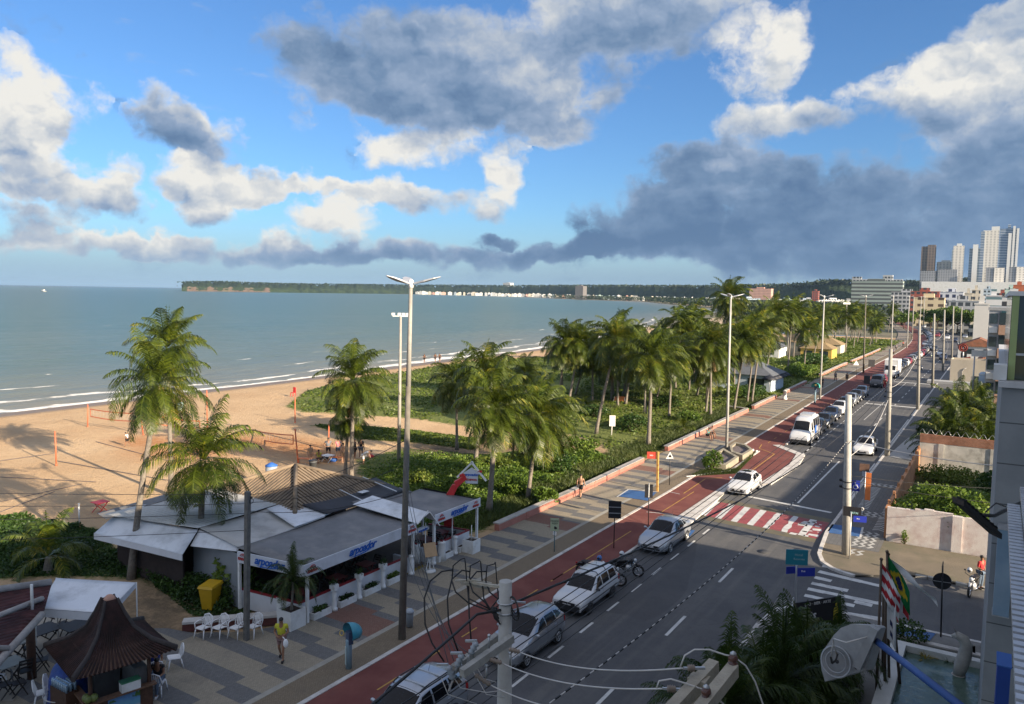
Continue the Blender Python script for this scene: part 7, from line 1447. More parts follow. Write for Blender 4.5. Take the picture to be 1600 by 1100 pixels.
for (a,b_) in (((745,1003),(735,1022)),((722,1022),(714,1042)),((700,1040),(708,1062))):
    m=MB(); p,q=dep(*a,kk*.94),dep(*b_,kk*.94); m.tube([p,p.lerp(q,.2),p.lerp(q,.35),p.lerp(q,.5),p.lerp(q,.65),p.lerp(q,.8),q],[.03,.07,.04,.075,.04,.07,.03],10); m.build('cut_out_fuse',poreg,P1); m=MB(); m.bar(p+Vector((0,0,.02)),p+Vector((-.22,-.05,-.02)),.04); m.bar(q,q+Vector((-.1,0,-.25)),.03); m.build('fuse_bracket',steel,P1)
for (a,b_) in (((795,1014),(812,1019)),((765,1030),(784,1036)),((742,1054),(766,1070))):
    p,q=dep(*a,kk*.95),dep(*b_,kk*.95); m=MB(); m.tube([p.lerp(q,f) for f in np.linspace(0,1,9)],[.02,.05,.03,.055,.03,.055,.03,.05,.02],10); m.build('insulator',pore2,P1)
for px,py in ((764,1003),(740,1018),(733,1036),(760,1050),(720,1050),(797,1030)): m=MB(); p=dep(px,py,kk*.95); m.cyl(p-Vector((0,0,.12)),p+Vector((0,0,.12)),.02,n=6); m.ball(p+Vector((0,0,.12)),.035,8,6); m.build('bolt',steel,P1)
m=MB(); m.bar(dep(790,918,kk),dep(722,908,kk*1.04),.05); m.bar(dep(730,905,kk*1.03),dep(768,912,kk*1.03),.04); m.bar(dep(720,911,kk*1.03),dep(766,920,kk*1.03),.04)
for f in (0,.33,.66,1.): a=dep(722+46*f,907+8*f,kk*1.03); m.bar(a+Vector((-.1,-.1,0)),a+Vector((.12,.12,0)),.035)
m.build('cable_bracket',mat('bracket_zinc',(.42,.38,.30),.6,.2,6),P1)
m=MB()
for x1,x2,yt in ((708,727,872),(735,751,876),(761,774,879)):
    m.tube([dep(x1-2,908,kk*1.03),dep(x1,884,kk*1.03),dep(x1+12,yt+2,kk*1.03),dep(x2-1,yt,kk*1.03),dep(x2,878,kk*1.03),dep(x2+3,916,kk*1.03)],.013,6)
    m.tube([dep(x1-2,908,kk*1.03),dep(x1+4,925,kk*1.02),dep(x1+24,942,kk*1.02),dep(766,955,kk*1.01),dep(780,966,kk*1.0)],.018,6); m.tube([dep(x2+3,914,kk*1.03),dep(x2+5,935,kk*1.02),dep(766,952,kk*1.01)],.016,6)
for c in (((708,890),(690,893),(672,908),(663,935),(664,975),(675,1005),(694,1034)),((734,893),(722,891),(706,905),(699,935),(701,975),(716,1019)),((732,915),(733,960),(736,1000)),((760,893),(745,893),(735,905))): m.tube([dep(x,y,kk*(1.03-.04*i/len(c))) for i,(x,y) in enumerate(c)],.016,6)
for k in range(3): m.torus(dep(772+k*3,958+k*2,kk*1.0),(.8,.5,.3),.12+.02*k,.016,16,5); m.torus(dep(803,945+k*3,kk*.99),(.5,.8,.1),.16+.03*k,.015,16,5)
m.build('looped_cables',wiremat,P1)
m=MB()
for c in (((700,1045),(720,1075),(760,1082),(790,1078)),((740,1050),(760,1085),(790,1090)),((745,1043),(755,1060),(775,1066)),((690,1060),(700,1085),(745,1100))): m.tube([dep(x,y,kk*.95) for x,y in c],.008,5)
m.build('jumper_wires',wirepale,P1)
m=MB(); m.torus(T-Vector((0,0,.42)),(0,0,1),.15,.018,16,5); m.torus(T-Vector((0,0,.62)),(0,0,1),.15,.018,16,5); m.bar(T+Vector((.1,.05,-.4)),T+Vector((.35,.2,-.42)),.03); m.bar(T+Vector((.1,.05,-.6)),T+Vector((.35,.25,-.5)),.03); m.build('strap',steel,P1)
# the pole with the concrete crossarms at the bottom edge
k2=9.2; b0=Vector((0,0,CAMZ))+ray(1092,1058)*k2; base2=Vector((b0.x,b0.y,.1)); P3=thing('utility_pole','square concrete pole head with twin crossarms and brown insulators at the bottom edge','utility pole',base2,0,'utility poles along the pavement')
def d2(px,py,k): return Vector((0,0,CAMZ))+ray(px,py)*k-base2
tan_c=mat('tan_concrete',(.36,.32,.25),.85,.18,6,dirt=(.22,.2,.16),bump=.3)
m=MB(); m.box(-.11,.11,-.1,.1,0,b0.z-.1); m.build('pole',tan_c,P3)
m=MB(); m.bar(d2(1116,1040,k2*1.03),d2(1030,1132,k2*.93),.13,.16); m.bar(d2(1146,1046,k2*1.0),d2(1075,1135,k2*.9),.13,.16); m.build('crossarm',tan_c,P3)
for px,py,k in ((1145,1037,k2),(1103,1090,k2*.94)):
    p=d2(px,py,k); m=MB(); m.lathe([(.03,-.12),(.055,-.1),(.055,-.06),(.035,-.05),(.06,-.02),(.06,.02),(.035,.03),(.06,.06),(.05,.1),(.02,.12)],p,12); m.build('insulator',porcb,P3); m=MB(); m.lathe([(.03,.11),(.04,.13),(0,.16)],p,10); m.build('insulator_cap',steel,P3)
for a,b_ in (((1074,1044),(1086,1044)),((1042,1076),(1056,1077))):
    p,q=d2(*a,k2*1.0),d2(*b_,k2*1.0); m=MB(); m.tube([p.lerp(q,f) for f in np.linspace(0,1,9)],[.02,.045,.03,.05,.03,.05,.03,.045,.02],10); m.build('insulator',pore2,P3); m=MB(); m.bar(q,q+(q-p)*1.3,.03); m.bar(p,p-(q-p)*.5,.025); m.build('dead_end_clamp',steel,P3)
# cables: each hung between real supports
def cable(label,p,q,sag,r,mt,n=26,group='overhead cables',name='overhead_cable'):
    p,q=Vector(p),Vector(q); m=MB(); m.tube([v-p for v in catenary(p,q,sag,n)],r,5); o=m.build(name,mt); o.location=p; return tag(o,label,'cable',group)
W0=lambda v: v+base
A0=Vector((0,0,CAMZ))
lw=[(W0(dep(812,1019,kk*.95)),A0+ray(1066,1044)*k2,.5,'pale wire from the near pole to the bottom crossarm pole, upper'),(W0(dep(784,1036,kk*.95)),A0+ray(1034,1076)*k2,.5,'pale wire from the near pole to the bottom crossarm pole, middle'),(W0(dep(766,1070,kk*.95)),A0+ray(1000,1120)*k2,.5,'pale wire from the near pole to the bottom crossarm pole, lower')]
for p,q,s_,l in lw: cable(l,p,q,s_*.3,.011,wirepale)
m=MB(); arc=[A0+ray(x,y)*k2 for x,y in ((1063,1042),(1070,1024),(1085,1015),(1108,1015),(1132,1023),(1146,1026),(1165,1040),(1180,1065),(1192,1100),(1205,1150))]; p=arc[0]; m.tube([v-p for v in arc],.010,6); o=m.build('jumper_wire',wirepale); o.location=p; tag(o,'pale looping jumper wire over the bottom crossarm pole','cable')
m=MB(); arc=[A0+ray(x,y)*k2*.98 for x,y in ((1026,1075),(1030,1064),(1048,1061),(1072,1068),(1100,1078),(1120,1090),(1150,1120))]; p=arc[0]; m.tube([v-p for v in arc],.010,6); o=m.build('jumper_wire',wirepale); o.location=p; tag(o,'lower pale jumper wire at the bottom crossarm pole','cable')
# thick bundled cable leaving the near pole up the road
def bundle(label,pts,r,mt,tw=True):
    p=Vector(pts[0]); m=MB(); n=len(pts)
    if tw:
        for ph in (0,2.1,4.2):
            q=[]
            for i in range(n*4-3):
                f=i/4; a=int(min(f,n-2)); v=Vector(pts[a]).lerp(Vector(pts[a+1]),f-a)-p; w=i*1.1+ph; q.append(v+Vector((math.cos(w)*r*.55,0,math.sin(w)*r*.55)))
            m.tube(q,r*.62,5)
    else: m.tube([Vector(v)-p for v in pts],r,6)
    o=m.build('bundled_cable',mt); o.location=p; return tag(o,label,'cable','overhead cables')
s0=W0(T+Vector((.1,.05,-.45)))
bundle('thick black bundled cable running up the road from the near pole',catenary(s0,(-15.0,71.0,5.5) if False else Vector((-8.0,78.2,6.8)),1.55,34)[:1]+catenary(s0,Vector((-8.0,78.2,6.8)),1.55,34)[1:],.026,wiremat)
bundle('black cable running from the near pole down to the lower left edge',[s0+Vector((-.1,-.1,-.1)),W0(dep(745,960,kk*.97)),W0(dep(700,1000,kk*.9)),W0(dep(640,1052,kk*.83)),W0(dep(590,1094,kk*.77)),W0(dep(520,1150,kk*.7))],.026,wiremat,False)
a=Vector(T1)*1; lo=Vector(UP1.location)+(Vector(T1)-Vector(UP1.location))*.72
def twist(label,p,q,sag,r):
    P=catenary(p,q,sag,150); p=Vector(p); m=MB()
    for i in range(0,149): m.bar(P[i]-p,P[i+1]-p,r*(1.6 if i%2 else .9),None,i%2)
    o=m.build('twisted_cable',[wirepale,wiremat]); o.location=p; return tag(o,label,'cable','overhead cables')
twist('pale and dark twisted cable from the corner pole sagging down the road',lo,A0+ray(850,1105)*15.5,.7,.02)
cable('thin twisted cable from the corner pole across to the grey hotel wall side',lo,(5.,40.,7.6),.45,.022,wirepale)
cable('cable pair from the corner pole over the pink wall, upper',Vector(UP1.location)+(Vector(T1)-Vector(UP1.location))*.5,(4.,52,4.2),.25,.014,wiremat); cable('cable pair from the corner pole over the pink wall, lower',Vector(UP1.location)+(Vector(T1)-Vector(UP1.location))*.47,(4.,50.6,3.4),.25,.014,wiremat)
for i in range(len(PT)-3):
    a,b=PT[i],PT[i+1]
    cable('cable slung between the poles along the right kerb, high',a-Vector((0,0,3.2)),b-Vector((0,0,4.2)),.7,.03,wiremat); cable('pale cable slung between the poles along the right kerb',a-Vector((0,0,3.6)),b-Vector((0,0,4.7)),.9,.02,wirepale)
# thin black wires in front of the restaurant and low over the road
bp=at(385,1000,.1); wp=thing('wooden_pole','slim dark wooden pole standing in front of the restaurant end','utility pole',bp,0,'utility poles along the pavement'); hh=upto(bp,387,768)-bp; m=MB(); m.bar((0,0,0),hh,.17,.2); m.build('pole',mat('weathered_pole',(.13,.125,.115),.85,.3,5,bump=.3),wp); m=MB(); m.bar(hh+Vector((0,0,-.25)),hh+Vector((.15,.1,-.25)),.06); m.torus(hh+Vector((.1,.1,-.4)),(1,0,0),.1,.012,12,5); m.build('bracket',black,wp)
wt=bp+hh
L1=at(628,998,.1)
for k,(dz,dz2,lb) in enumerate(((-.15,-4.2,'highest thin wire from the slim wooden pole to the dark lamp post'),(-.45,-5.2,'middle thin wire from the slim wooden pole to the dark lamp post'),(-.8,-6.3,'lowest thin wire from the slim wooden pole to the dark lamp post'))): cable(lb,wt+Vector((0,0,dz)),L1+Vector((0,0,14.0+dz2-1.5)),.35,.012,wiremat)
for k,(dz,q,lb) in enumerate(((-.1,(-60,-2,7.5),'top wire running left from the slim wooden pole'),(-.5,(-60,-3,6.8),'second wire running left from the slim wooden pole'),(-.9,(-60,-4,6.0),'third wire running left from the slim wooden pole'),(-1.6,(-60,-5,5.0),'lowest wire running left from the slim wooden pole'))): cable(lb,wt+Vector((0,0,dz)),q,.6,.012,wiremat)
for k in range(5): cable(['first','second','third','fourth','fifth'][k]+' thin wire fanning from the near pole to the dark lamp post',W0(dep(700+k*9,1035-3*k,kk*.95)),L1+Vector((0,0,8.0-.9*k)),.4+.1*k,.009,wiremat)
for k in range(6): 
    x=-10.6+.42*k; cable(['first','second','third','fourth','fifth','sixth'][k]+' of six dark wires running low above the road',(x,6,5.6+.12*k),(x+.6,47 if k<3 else 78,6.2+.1*k),.3,.010 if k%2 else .016,wiremat)
# small signs
signback=mat('sign_back_black',(.015,.015,.018),.5,.15)
def post_sign(label,px,py,tpx,tpy,w,hh,pm,bm,nrm,shape='rect',name='road_sign',edge=None,r=.03):
    b=at(px,py,.1); tp=upto(b,tpx,tpy)-b; t=thing(name,label,'sign',b); m=MB(); m.cyl((0,0,0),tp,r,n=8); m.build('post',pm,t); n=Vector(nrm).normalized(); c=tp-Vector((0,0,hh/2-.02))+n*.05; fm=face(c,n); m=MB()
    if shape=='rect': pts=[(-w/2,-hh/2),(w/2,-hh/2),(w/2,hh/2),(-w/2,hh/2)]
    elif shape=='disc': pts=[(w/2*math.cos(a),w/2*math.sin(a)) for a in np.linspace(0,2*math.pi,24,False)]
    elif shape=='tri': pts=[(-w/2,-hh/2),(w/2,-hh/2),(0,hh/2)]
    k=len(pts); m.add([fm@Vector((x,y,.012)) for x,y in pts]+[fm@Vector((x,y,-.012)) for x,y in pts],[tuple(range(k)),tuple(k+i for i in reversed(range(k)))]+[(i,k+i,k+(i+1)%k,(i+1)%k) for i in range(k)]); m.build('sign_plate',bm,t); return t,fm
CAMN=lambda b: Vector((-b[0],-b[1],0))
VN=(.45,-.89,0)
t,fm=post_sign('dark back of a tall rectangular road sign beside the parked motorcycles',959,856,961,783,.72,1.0,blackpaint,signback,VN); m=MB(); m.bar(fm@Vector((-.35,.15,.02)),fm@Vector((.35,.15,.02)),.04); m.bar(fm@Vector((-.35,-.2,.02)),fm@Vector((.35,-.2,.02)),.04); m.build('stiffeners',steel,t)
t,fm=post_sign('dark split back of a road sign on the cycle path near the crossing',1013,820,1014,757,.5,.85,blackpaint,signback,VN); m=MB(); m.bar(fm@Vector((0,-.4,.02)),fm@Vector((0,.5,.02)),.05); m.build('stiffener',white,t)
t,fm=post_sign('pale green notice on a thin post at the edge of the cobbles',866,862,867,810,.48,.72,mat('post_green',(.12,.2,.22),.5),mat('notice_green',(.40,.46,.30),.5,.08,2),VN); text('PAREDE\nAQUI',.13,letblack,fm@Matrix.Translation((0,.14,.02)),parent=t); m=MB(); m.ball(fm@Vector((0,-.17,.015)),.12,10,6,sz=(1.3,.1,.7)); m.build('picture',letblack,t); m=MB(); m.box(-.1,.1,-.02,.02,.95,1.15); m.build('lower_plate',white,t)
b=at(1027,768,.1); t=thing('info_totem','orange post with a red information plate on the promenade','sign',b); tp=upto(b,1028,706)-b; m=MB(); m.bar((0,0,0),tp,.14,.14); m.build('post',mat('totem_orange',(.55,.30,.08),.6,.1),t); fm=face(tp+Vector((-.35,-.1,-.28)),VN); m=MB(); m.obox(fm@Vector((0,0,0)),(fm.col[0].xyz,fm.col[1].xyz,fm.col[2].xyz),(.42,.25,.05)); m.build('plate',mat('totem_red',(.40,.05,.03),.5,.1),t); text('Info',.16,letwhite,fm@Matrix.Translation((-.1,0,.055)),parent=t); text('i',.2,letwhite,fm@Matrix.Translation((.28,0,.055)),parent=t,bold=.01)
t,fm=post_sign('white triangular warning sign with a black symbol on the promenade',1046,758,1047,706,.6,.55,blackpaint,white,VN,'tri'); m=MB(); m.poly([fm@Vector(v) for v in((-.15,-.16,.014),(.15,-.16,.014),(0,.12,.014))]); m.build('symbol',letblack,t)
b=at(1243,945,.1); t=thing('street_sign','teal hotel direction sign with a blue street name plate below it','sign',b); tp=upto(b,1245,862)-b; m=MB(); m.cyl((0,0,0),tp,.04,n=8); m.build('post',steel,t); fm=face(tp-Vector((0,0,.25)),VN); m=MB(); m.obox(fm@Vector((.0,0,.05)),(fm.col[0].xyz,fm.col[1].xyz,fm.col[2].xyz),(.5,.36,.02)); m.build('teal_plate',mat('sign_teal',(.02,.20,.26),.45,.08,2),t); text('Hotel',.16,mat('lettering_pale',(.35,.5,.5),.5),fm@Matrix.Translation((.08,.12,.075)),parent=t); text('Reservas',.14,MATS['lettering_pale'],fm@Matrix.Translation((.1,-.08,.075)),parent=t); fm2=face(tp+Vector((.42,.2,-.95)),(.6,-.8,0)); m=MB(); m.obox(fm2@Vector((0,0,0)),(fm2.col[0].xyz,fm2.col[1].xyz,fm2.col[2].xyz),(.42,.2,.015)); m.obox(tp+Vector((-.2,.1,-.95)),((.7,.7,0),(-.7,.7,0),(0,0,1)),(.3,.015,.17)); m.build('name_plate',mat('sign_blue',(.015,.03,.30),.45,.08,2),t); text('Rua',.13,letwhite,fm2@Matrix.Translation((-.15,.05,.02)),parent=t)
b=at(1327,873,.1); t=thing('street_sign','thin post with a blue street name plate behind the corner pole','sign',b); tp=upto(b,1330,800)-b; m=MB(); m.cyl((0,0,0),tp,.03,n=8); m.build('post',steel,t); fm=face(tp+Vector((.45,.1,-.35)),(.35,-.93,0)); m=MB(); m.obox(fm@Vector((0,0,0)),(fm.col[0].xyz,fm.col[1].xyz,fm.col[2].xyz),(.34,.17,.015)); m.build('name_plate',MATS['sign_blue'],t); text('Rua',.1,letwhite,fm@Matrix.Translation((-.1,.02,.02)),parent=t)
b=at(1322,866,.1); c=upto(b,1330,797); t=thing('hotel_sign','black board with pale lettering fixed to the pale corner pole','sign',c); fm=face(Vector((.1,-.28,0)),(.2,-.97,0)); m=MB(); m.obox(fm@Vector((0,0,0)),(fm.col[0].xyz,fm.col[1].xyz,fm.col[2].xyz),(.46,.27,.02)); m.build('board',signback,t); text('BRTAI',.15,mat('lettering_teal',(.25,.42,.42),.5),fm@Matrix.Translation((.1,-.07,.025)),parent=t,bold=.006); m=MB(); m.torus(fm@Vector((.5,.2,.0)),fm.col[2].xyz,.07,.02,14,5); m.build('lamp_ring',white,t)
b=at(1336,800,.1); t=thing('disabled_parking_sign','blue wheelchair parking sign on a short post at the corner','sign',b); tp=upto(b,1337,752)-b; m=MB(); m.cyl((0,0,0),tp,.03,n=8); m.build('post',steel,t); fm=face(tp+Vector((0,0,-.3)),(.2,-.97,0)); m=MB(); m.obox(fm@Vector((0,0,.03)),(fm.col[0].xyz,fm.col[1].xyz,fm.col[2].xyz),(.27,.36,.015)); m.build('plate',MATS['sign_blue'],t)
m=MB(); m.ball(fm@Vector((-.02,.2,.05)),.045,8,6); m.tube([fm@Vector(v) for v in((-.02,.14,.05),(-.01,.0,.05),(.12,-.0,.05),(.16,-.14,.05))],.022,6); m.tube([fm@Vector((.0+.13*math.cos(a),-.09+.13*math.sin(a),.05)) for a in np.linspace(2.2,6.1,12)],.02,5); m.tube([fm@Vector(v) for v in((-.02,.08,.05),(.1,.07,.05))],.02,5); m.build('wheelchair_symbol',letwhite,t)
b=at(1350,764,.1); t=thing('bus_stop_sign','bus stop post with a dark picture panel on the right pavement','sign',b); tp=upto(b,1351,725)-b; m=MB(); m.cyl((0,0,0),tp,.035,n=8); m.build('post',steel,t); fm=face(tp+Vector((0,0,-.4)),(.2,-.97,0)); m=MB(); m.obox(fm@Vector((0,.12,.04)),(fm.col[0].xyz,fm.col[1].xyz,fm.col[2].xyz),(.34,.3,.02)); m.build('panel',mat('panel_brown',(.12,.07,.05),.5,.3,4),t); m=MB(); m.obox(fm@Vector((.05,-.3,.04)),(fm.col[0].xyz,fm.col[1].xyz,fm.col[2].xyz),(.2,.22,.02)); m.build('lower_panel',mat('panel_grey',(.35,.38,.42),.5,.1),t)
b=at(1330,822,.1); t=thing('orange_banner','narrow orange blade banner behind the pale corner pole','banner',b+Vector((.25,3.4,0))); m=MB(); m.cyl((0,0,0),(0,0,2.9),.03,n=6); m.build('post',steel,t); m=MB(); m.box(.03,.36,-.015,.015,1.0,2.85); m.build('blade',orangepaint,t)
b=at(1470,995,.1); t=thing('no_entry_sign','dark backs of a round road sign and a second edge-on disc on one thin post','sign',b); tp=upto(b,1473,884)-b; m=MB(); m.cyl((0,0,0),tp,.035,n=8); m.build('post',blackpaint,t); fm=face(tp*.78,(.15,-.98,0)); m=MB(); m.cyl(fm@Vector((0,0,-.03)),fm@Vector((0,0,-.05)),.36,n=26); m.build('round_plate',signback,t); m=MB(); m.cyl(tp*.95+Vector((-.015,0,0)),tp*.95+Vector((.015,0,0)),.34,n=26); m.build('side_plate',signback,t); m=MB(); m.bar(fm@Vector((-.33,-.02,-.02)),fm@Vector((.33,-.02,-.02)),.04,.02); m.build('stiffener',steel,t)
b=at(955,683); t=thing('notice_board','white blank notice board on a post in the green scrub','sign',b); tp=upto(b,957,652)-b; m=MB(); m.cyl((0,0,0),tp,.07,n=8); m.build('post',wirepale,t); fm=face(tp+Vector((0,0,-.35)),VN); m=MB(); m.obox(fm@Vector((0,0,.09)),(fm.col[0].xyz,fm.col[1].xyz,fm.col[2].xyz),(.3,.55,.03)); m.build('board',white,t)
for px,py,tx,ty,lb in ((1338,590,1338,563,'distant triangular warning sign on the promenade'),): post_sign(lb,px,py,tx,ty,1.0,.9,blackpaint,white,VN,'tri')
post_sign('dark distant rectangular sign on the promenade',1362,576,1362,562,1.3,1.5,blackpaint,signback,VN)
# phone booths with hooded tops
def phone(label,px,py,ty,hood,sc=1.):
    b=at(px,py,.1); h=upto(b,px,ty).z-.1; t=thing('phone_booth',label,'phone booth',b,R(-20)); m=MB(); m.lathe([(.12,0),(.12,h*.62),(.11,h*.64),(0,h*.65)],n=12); m.build('post',mat('phone_post',(.20,.30,.36),.5,.12,4),t); m=MB(); rr=.42*sc
    vs=[];N_=18;M_=9
    for j in range(M_+1):
        ph=R(-22)+(math.pi/2+R(22))*j/M_
        for i in range(N_+1):
            a=R(-5)+R(190)*i/N_; vs.append((rr*1.05*math.cos(ph)*math.cos(a)*1.0,rr*1.25*math.cos(ph)*math.sin(a)*1.,h-rr*.9+rr*.9*math.sin(ph)))
    K_=len(vs); vs+=[(x*.93,y*.93,h-rr*.9+(z-h+rr*.9)*.93) for x,y,z in vs]; f=[(j*(N_+1)+i,j*(N_+1)+i+1,(j+1)*(N_+1)+i+1,(j+1)*(N_+1)+i) for j in range(M_) for i in range(N_)]
    m.add(vs,f+[tuple(K_+q for q in reversed(g)) for g in f]+[(i+1,i,K_+i,K_+i+1) for i in range(N_)],0,True); m.build('hood',hood,t); m=MB(); m.box(-.14,.14,-.06,.12,h*.55,h*.82); m.build('telephone',mat('phone_body',(.05,.08,.14),.4,.2),t)
    m=MB(); m.torus((rr*.55,-rr*.95,h-rr*.45),(.5,-.8,.3),.09,.02,14,5); m.build('emblem',mat('emblem_yellow',(.5,.35,.08),.5),t); m=MB(); m.box(-.05,.05,-.135,-.12,h*.1,h*.5); m.build('label_strip',mat('label_pale',(.4,.5,.5),.5),t); return t
phone('turquoise egg-shaped phone hood on a short post in the foreground',545,1044,974,mat('hood_turquoise',(.04,.24,.32),.35,.15,2)); phone('green phone hood beside the third white lamp post',1273,630,598,mat('hood_green',(.06,.34,.30),.4,.1),1.35)
b=at(640,980,.1); t=thing('litter_bin','grey litter bin fixed beside the dark lamp post','bin',b); m=MB(); m.lathe([(.14,.05),(.17,.62),(.17,.66),(0,.66)],n=14); m.build('body',mat('bin_grey',(.26,.3,.34),.5,.1),t); m=MB(); m.lathe([(.19,.64),(.19,.72),(.12,.8),(0,.82)],n=14); m.build('lid',mat('bin_lid',(.32,.36,.4),.5,.1),t)
# concrete planters and shrub in the build-out
def planter(label,pts,hh):
    c=Vector((sum(p.x for p in pts)/len(pts),sum(p.y for p in pts)/len(pts),.1)); t=thing('concrete_planter',label,'planter',c); P=[Vector((p.x,p.y,.1))-c for p in pts]; m=MB(); k=len(P)
    for a,b_ in zip(P,P[1:]+P[:1]):
        ia,ib=a*.76,b_*.76; m.add([a,b_,b_+Vector((0,0,hh)),a+Vector((0,0,hh)),ia+Vector((0,0,hh)),ib+Vector((0,0,hh)),ia+Vector((0,0,hh-.25)),ib+Vector((0,0,hh-.25))],[(0,1,2,3),(3,2,5,4),(4,5,7,6)])
    m.build('rim',mat('planter_concrete',(.30,.27,.20),.85,.12,3,dirt=(.22,.2,.16)),t); m=MB(); m.poly([p*.77+Vector((0,0,hh-.2)) for p in P]); m.build('gravel',mat('grey_gravel',(.13,.11,.11),.95,.3,20,bump=.5),t)
planter('front angular concrete planter with dark gravel by the white lamp post',[at(*p) for p in((1108,735),(1134,738),(1154,724),(1140,716),(1130,710),(1112,720))],.5)
planter('rear angular concrete planter with dark gravel by the white lamp post',[at(*p) for p in((1142,716),(1160,722),(1176,712),(1166,704),(1148,700),(1140,706))],.5)
bush('planter_shrub','bushy small shrub growing at the left end of the concrete planters',at(1112,736,.1),.95,.85,1.5,1100,.2,SHRUB,stems=4,seed=30,low=.12)
g2=[tuple(at(*p))[:2] for p in((1078,746),(1100,736),(1150,735),(1172,714),(1180,708),(1176,716),(1150,742),(1115,744))]; rng=np.random.default_rng(3); Q=scatter([g2],3500,rng); P=np.stack([Q[:,0],Q[:,1],np.full(len(Q),.11)],1); v=np.stack([P,P+[.03,0,0],P+np.stack([rng.normal(0,.05,len(P)),rng.normal(0,.05,len(P)),.16+.1*rng.random(len(P))],1),P+[0,.02,.06]],1); quads_obj('planter_grass',v,GRASSM,kind='stuff',label='strip of grass round the concrete planters',cat='grass'); sheet('planter_grass_bed',g2,.108,mat('grass_bed',(.04,.06,.02),.95,.3,4))
kerb('planter_kerb',[tuple(at(*p))[:2] for p in((1072,747),(1140,738),(1186,707))],.14,.05,.16,kerbw)
for i,(px,py) in enumerate(((1158,699),(1164,701),(1170,703),(1176,705),(1182,707))): p=at(px,py,.1); m=MB(); m.lathe([(.1,0),(.14,.08),(.1,.2),(0,.22)],n=10); o=m.build('white_stone',whitew); o.location=p; tag(o,'one of the small white stones in a row beside the concrete planters','stone','white stones by the planters')
# volleyball courts on the sand
def vpost(label,px,py,tx,ty,r=.06): b=at(px,py); tp=upto(b,tx,ty)-b; t=thing('court_post',label,'post',b,0,'volleyball court posts'); m=MB(); m.cyl((0,0,0),tp,r,n=8); m.build('post',netorange,t); m=MB(); m.lathe([(r*1.5,-.02),(r*1.5,.12),(0,.13)],n=8); m.build('foot',netorange,t); return b,tp
V=[vpost(*a) for a in (('lone orange court post at the front left of the sand',88,727,86,674),('orange post at the left end of the left net',137,667,137,632),('slanting orange post at the right end of the left net',224,680,218,642),('orange post at the left end of the middle net',236,682,238,645),('orange post behind the short palm crown',324,668,323,610),('thick orange post beside the beach players',466,727,461,670),('orange post left of the small palm island',461,661,461,620),('orange post behind the standing man',513,700,514,664),('orange post behind the restaurant roof among the palms',289,760,288,740))]
def net(label,a,b,hh,drop=.75):
    o0=Vector(a); t=thing('volleyball_net',label,'net',o0,0,'volleyball nets'); A=Vector((0,0,0)); B=Vector(b)-o0
    up=catenary(A,B,.12,14); lo=[p-Vector((0,0,drop)) for p in catenary(A,B,.15,14)]; m=MB()
    for row in(up,lo):
        for p,q in zip(row[:-1],row[1:]): m.bar(p,q,.03,.09)
    m.bar(up[0],lo[0],.03,.09); m.bar(up[-1],lo[-1],.03,.09); m.build('tape',netorange,t); m=MB()
    for i in range(1,14): m.bar(up[i],lo[i],.006,.006)
    for k in (.25,.5,.75):
        for i in range(14): m.bar(up[i].lerp(lo[i],k),up[i+1].lerp(lo[i+1],k),.006,.006)
    m.build('mesh_cords',wirepale,t)
def vp(i,f): b,tp=V[i]; return b+tp*f
net('orange-edged volleyball net at the left of the beach',atY(141,639,43.9) if False else upto(V[1][0],141,639),upto(V[2][0],216,646),.8); net('orange-edged volleyball net passing behind the two crossing palms',upto(V[3][0],241,649),upto(V[4][0],312,658),.8); net('orange-edged volleyball net left of the beach players',upto(V[4][0],392,671),upto(V[5][0],458,680),.8)
for (a,b_) in (((0,748),(130,757)),): pass
m=MB()
for l in (((0,745),(150,753)),((0,784),(128,756)),((0,800),(85,768)),((150,690),(270,722)),((90,720),(260,750)),((0,720),(85,708))):
    m.bar(at(*l[0],.03),at(*l[1],.03),.07,.02)
m.build('sand_lines',mat('sand_line_dark',(.10,.09,.10),.9,.2),None,kind='structure')  # thin dark bars laid straight across the sand
t=thing('beach_barrel','pale blue barrel standing on the open sand','barrel',at(282,641)); m=MB(); m.lathe([(.3,0),(.33,.05),(.33,.9),(.3,.95),(0,.93)],n=16); m.build('barrel',mat('barrel_pale',(.45,.6,.62),.6,.12,3),t); m=MB(); m.torus((0,0,.3),(0,0,1),.335,.012,16,5); m.torus((0,0,.65),(0,0,1),.335,.012,16,5); m.build('hoops',white,t)
t=table(at(157,801),'small red plastic table standing alone on the sand','beach tables',redpaint,.42,.72); t2=thing('stake','short white stake in the sand left of the red table','post',at(124,818)); m=MB(); m.cyl((0,0,0),(0,0,1.2),.05,n=8); m.build('stake',white,t2); m=MB(); m.lathe([(.06,1.2),(.06,1.25),(0,1.28)],n=8); m.build('cap',white,t2)
t=thing('lifeguard_chair','small red lifeguard chair far out on the beach','chair',at(458,620)); t.scale=(.62,.62,.75); m=MB(); m.box(-.4,.4,-.4,.4,.7,.8); m.build('seat',redpaint,t); m=MB(); m.box(-.4,.4,.35,.45,.8,1.7); m.build('backrest',redpaint,t); 
for sx in(-1,1):
    for sy in(-1,1): m=MB(); m.bar((sx*.4,sy*.4,0),(sx*.35,sy*.35,.75),.08); m.build('leg',redpaint,t)
t=thing('beach_tent','small orange beach tent among the palm trunks','tent',at(970,632)); m=MB(); m.add([(-.9,-.6,0),(.9,-.6,0),(.9,.6,0),(-.9,.6,0),(-.7,-.5,1.0),(.7,-.5,1.0),(.7,.5,1.0),(-.7,.5,1.0)],[(0,1,5,4),(1,2,6,5),(2,3,7,6),(3,0,4,7),(4,5,6,7)]); m.build('canvas',orangepaint,t); m=MB(); m.cyl((-.9,-.6,0),(-.7,-.5,1.05),.03); m.cyl((.9,-.6,0),(.7,-.5,1.05),.03); m.build('poles',white,t)
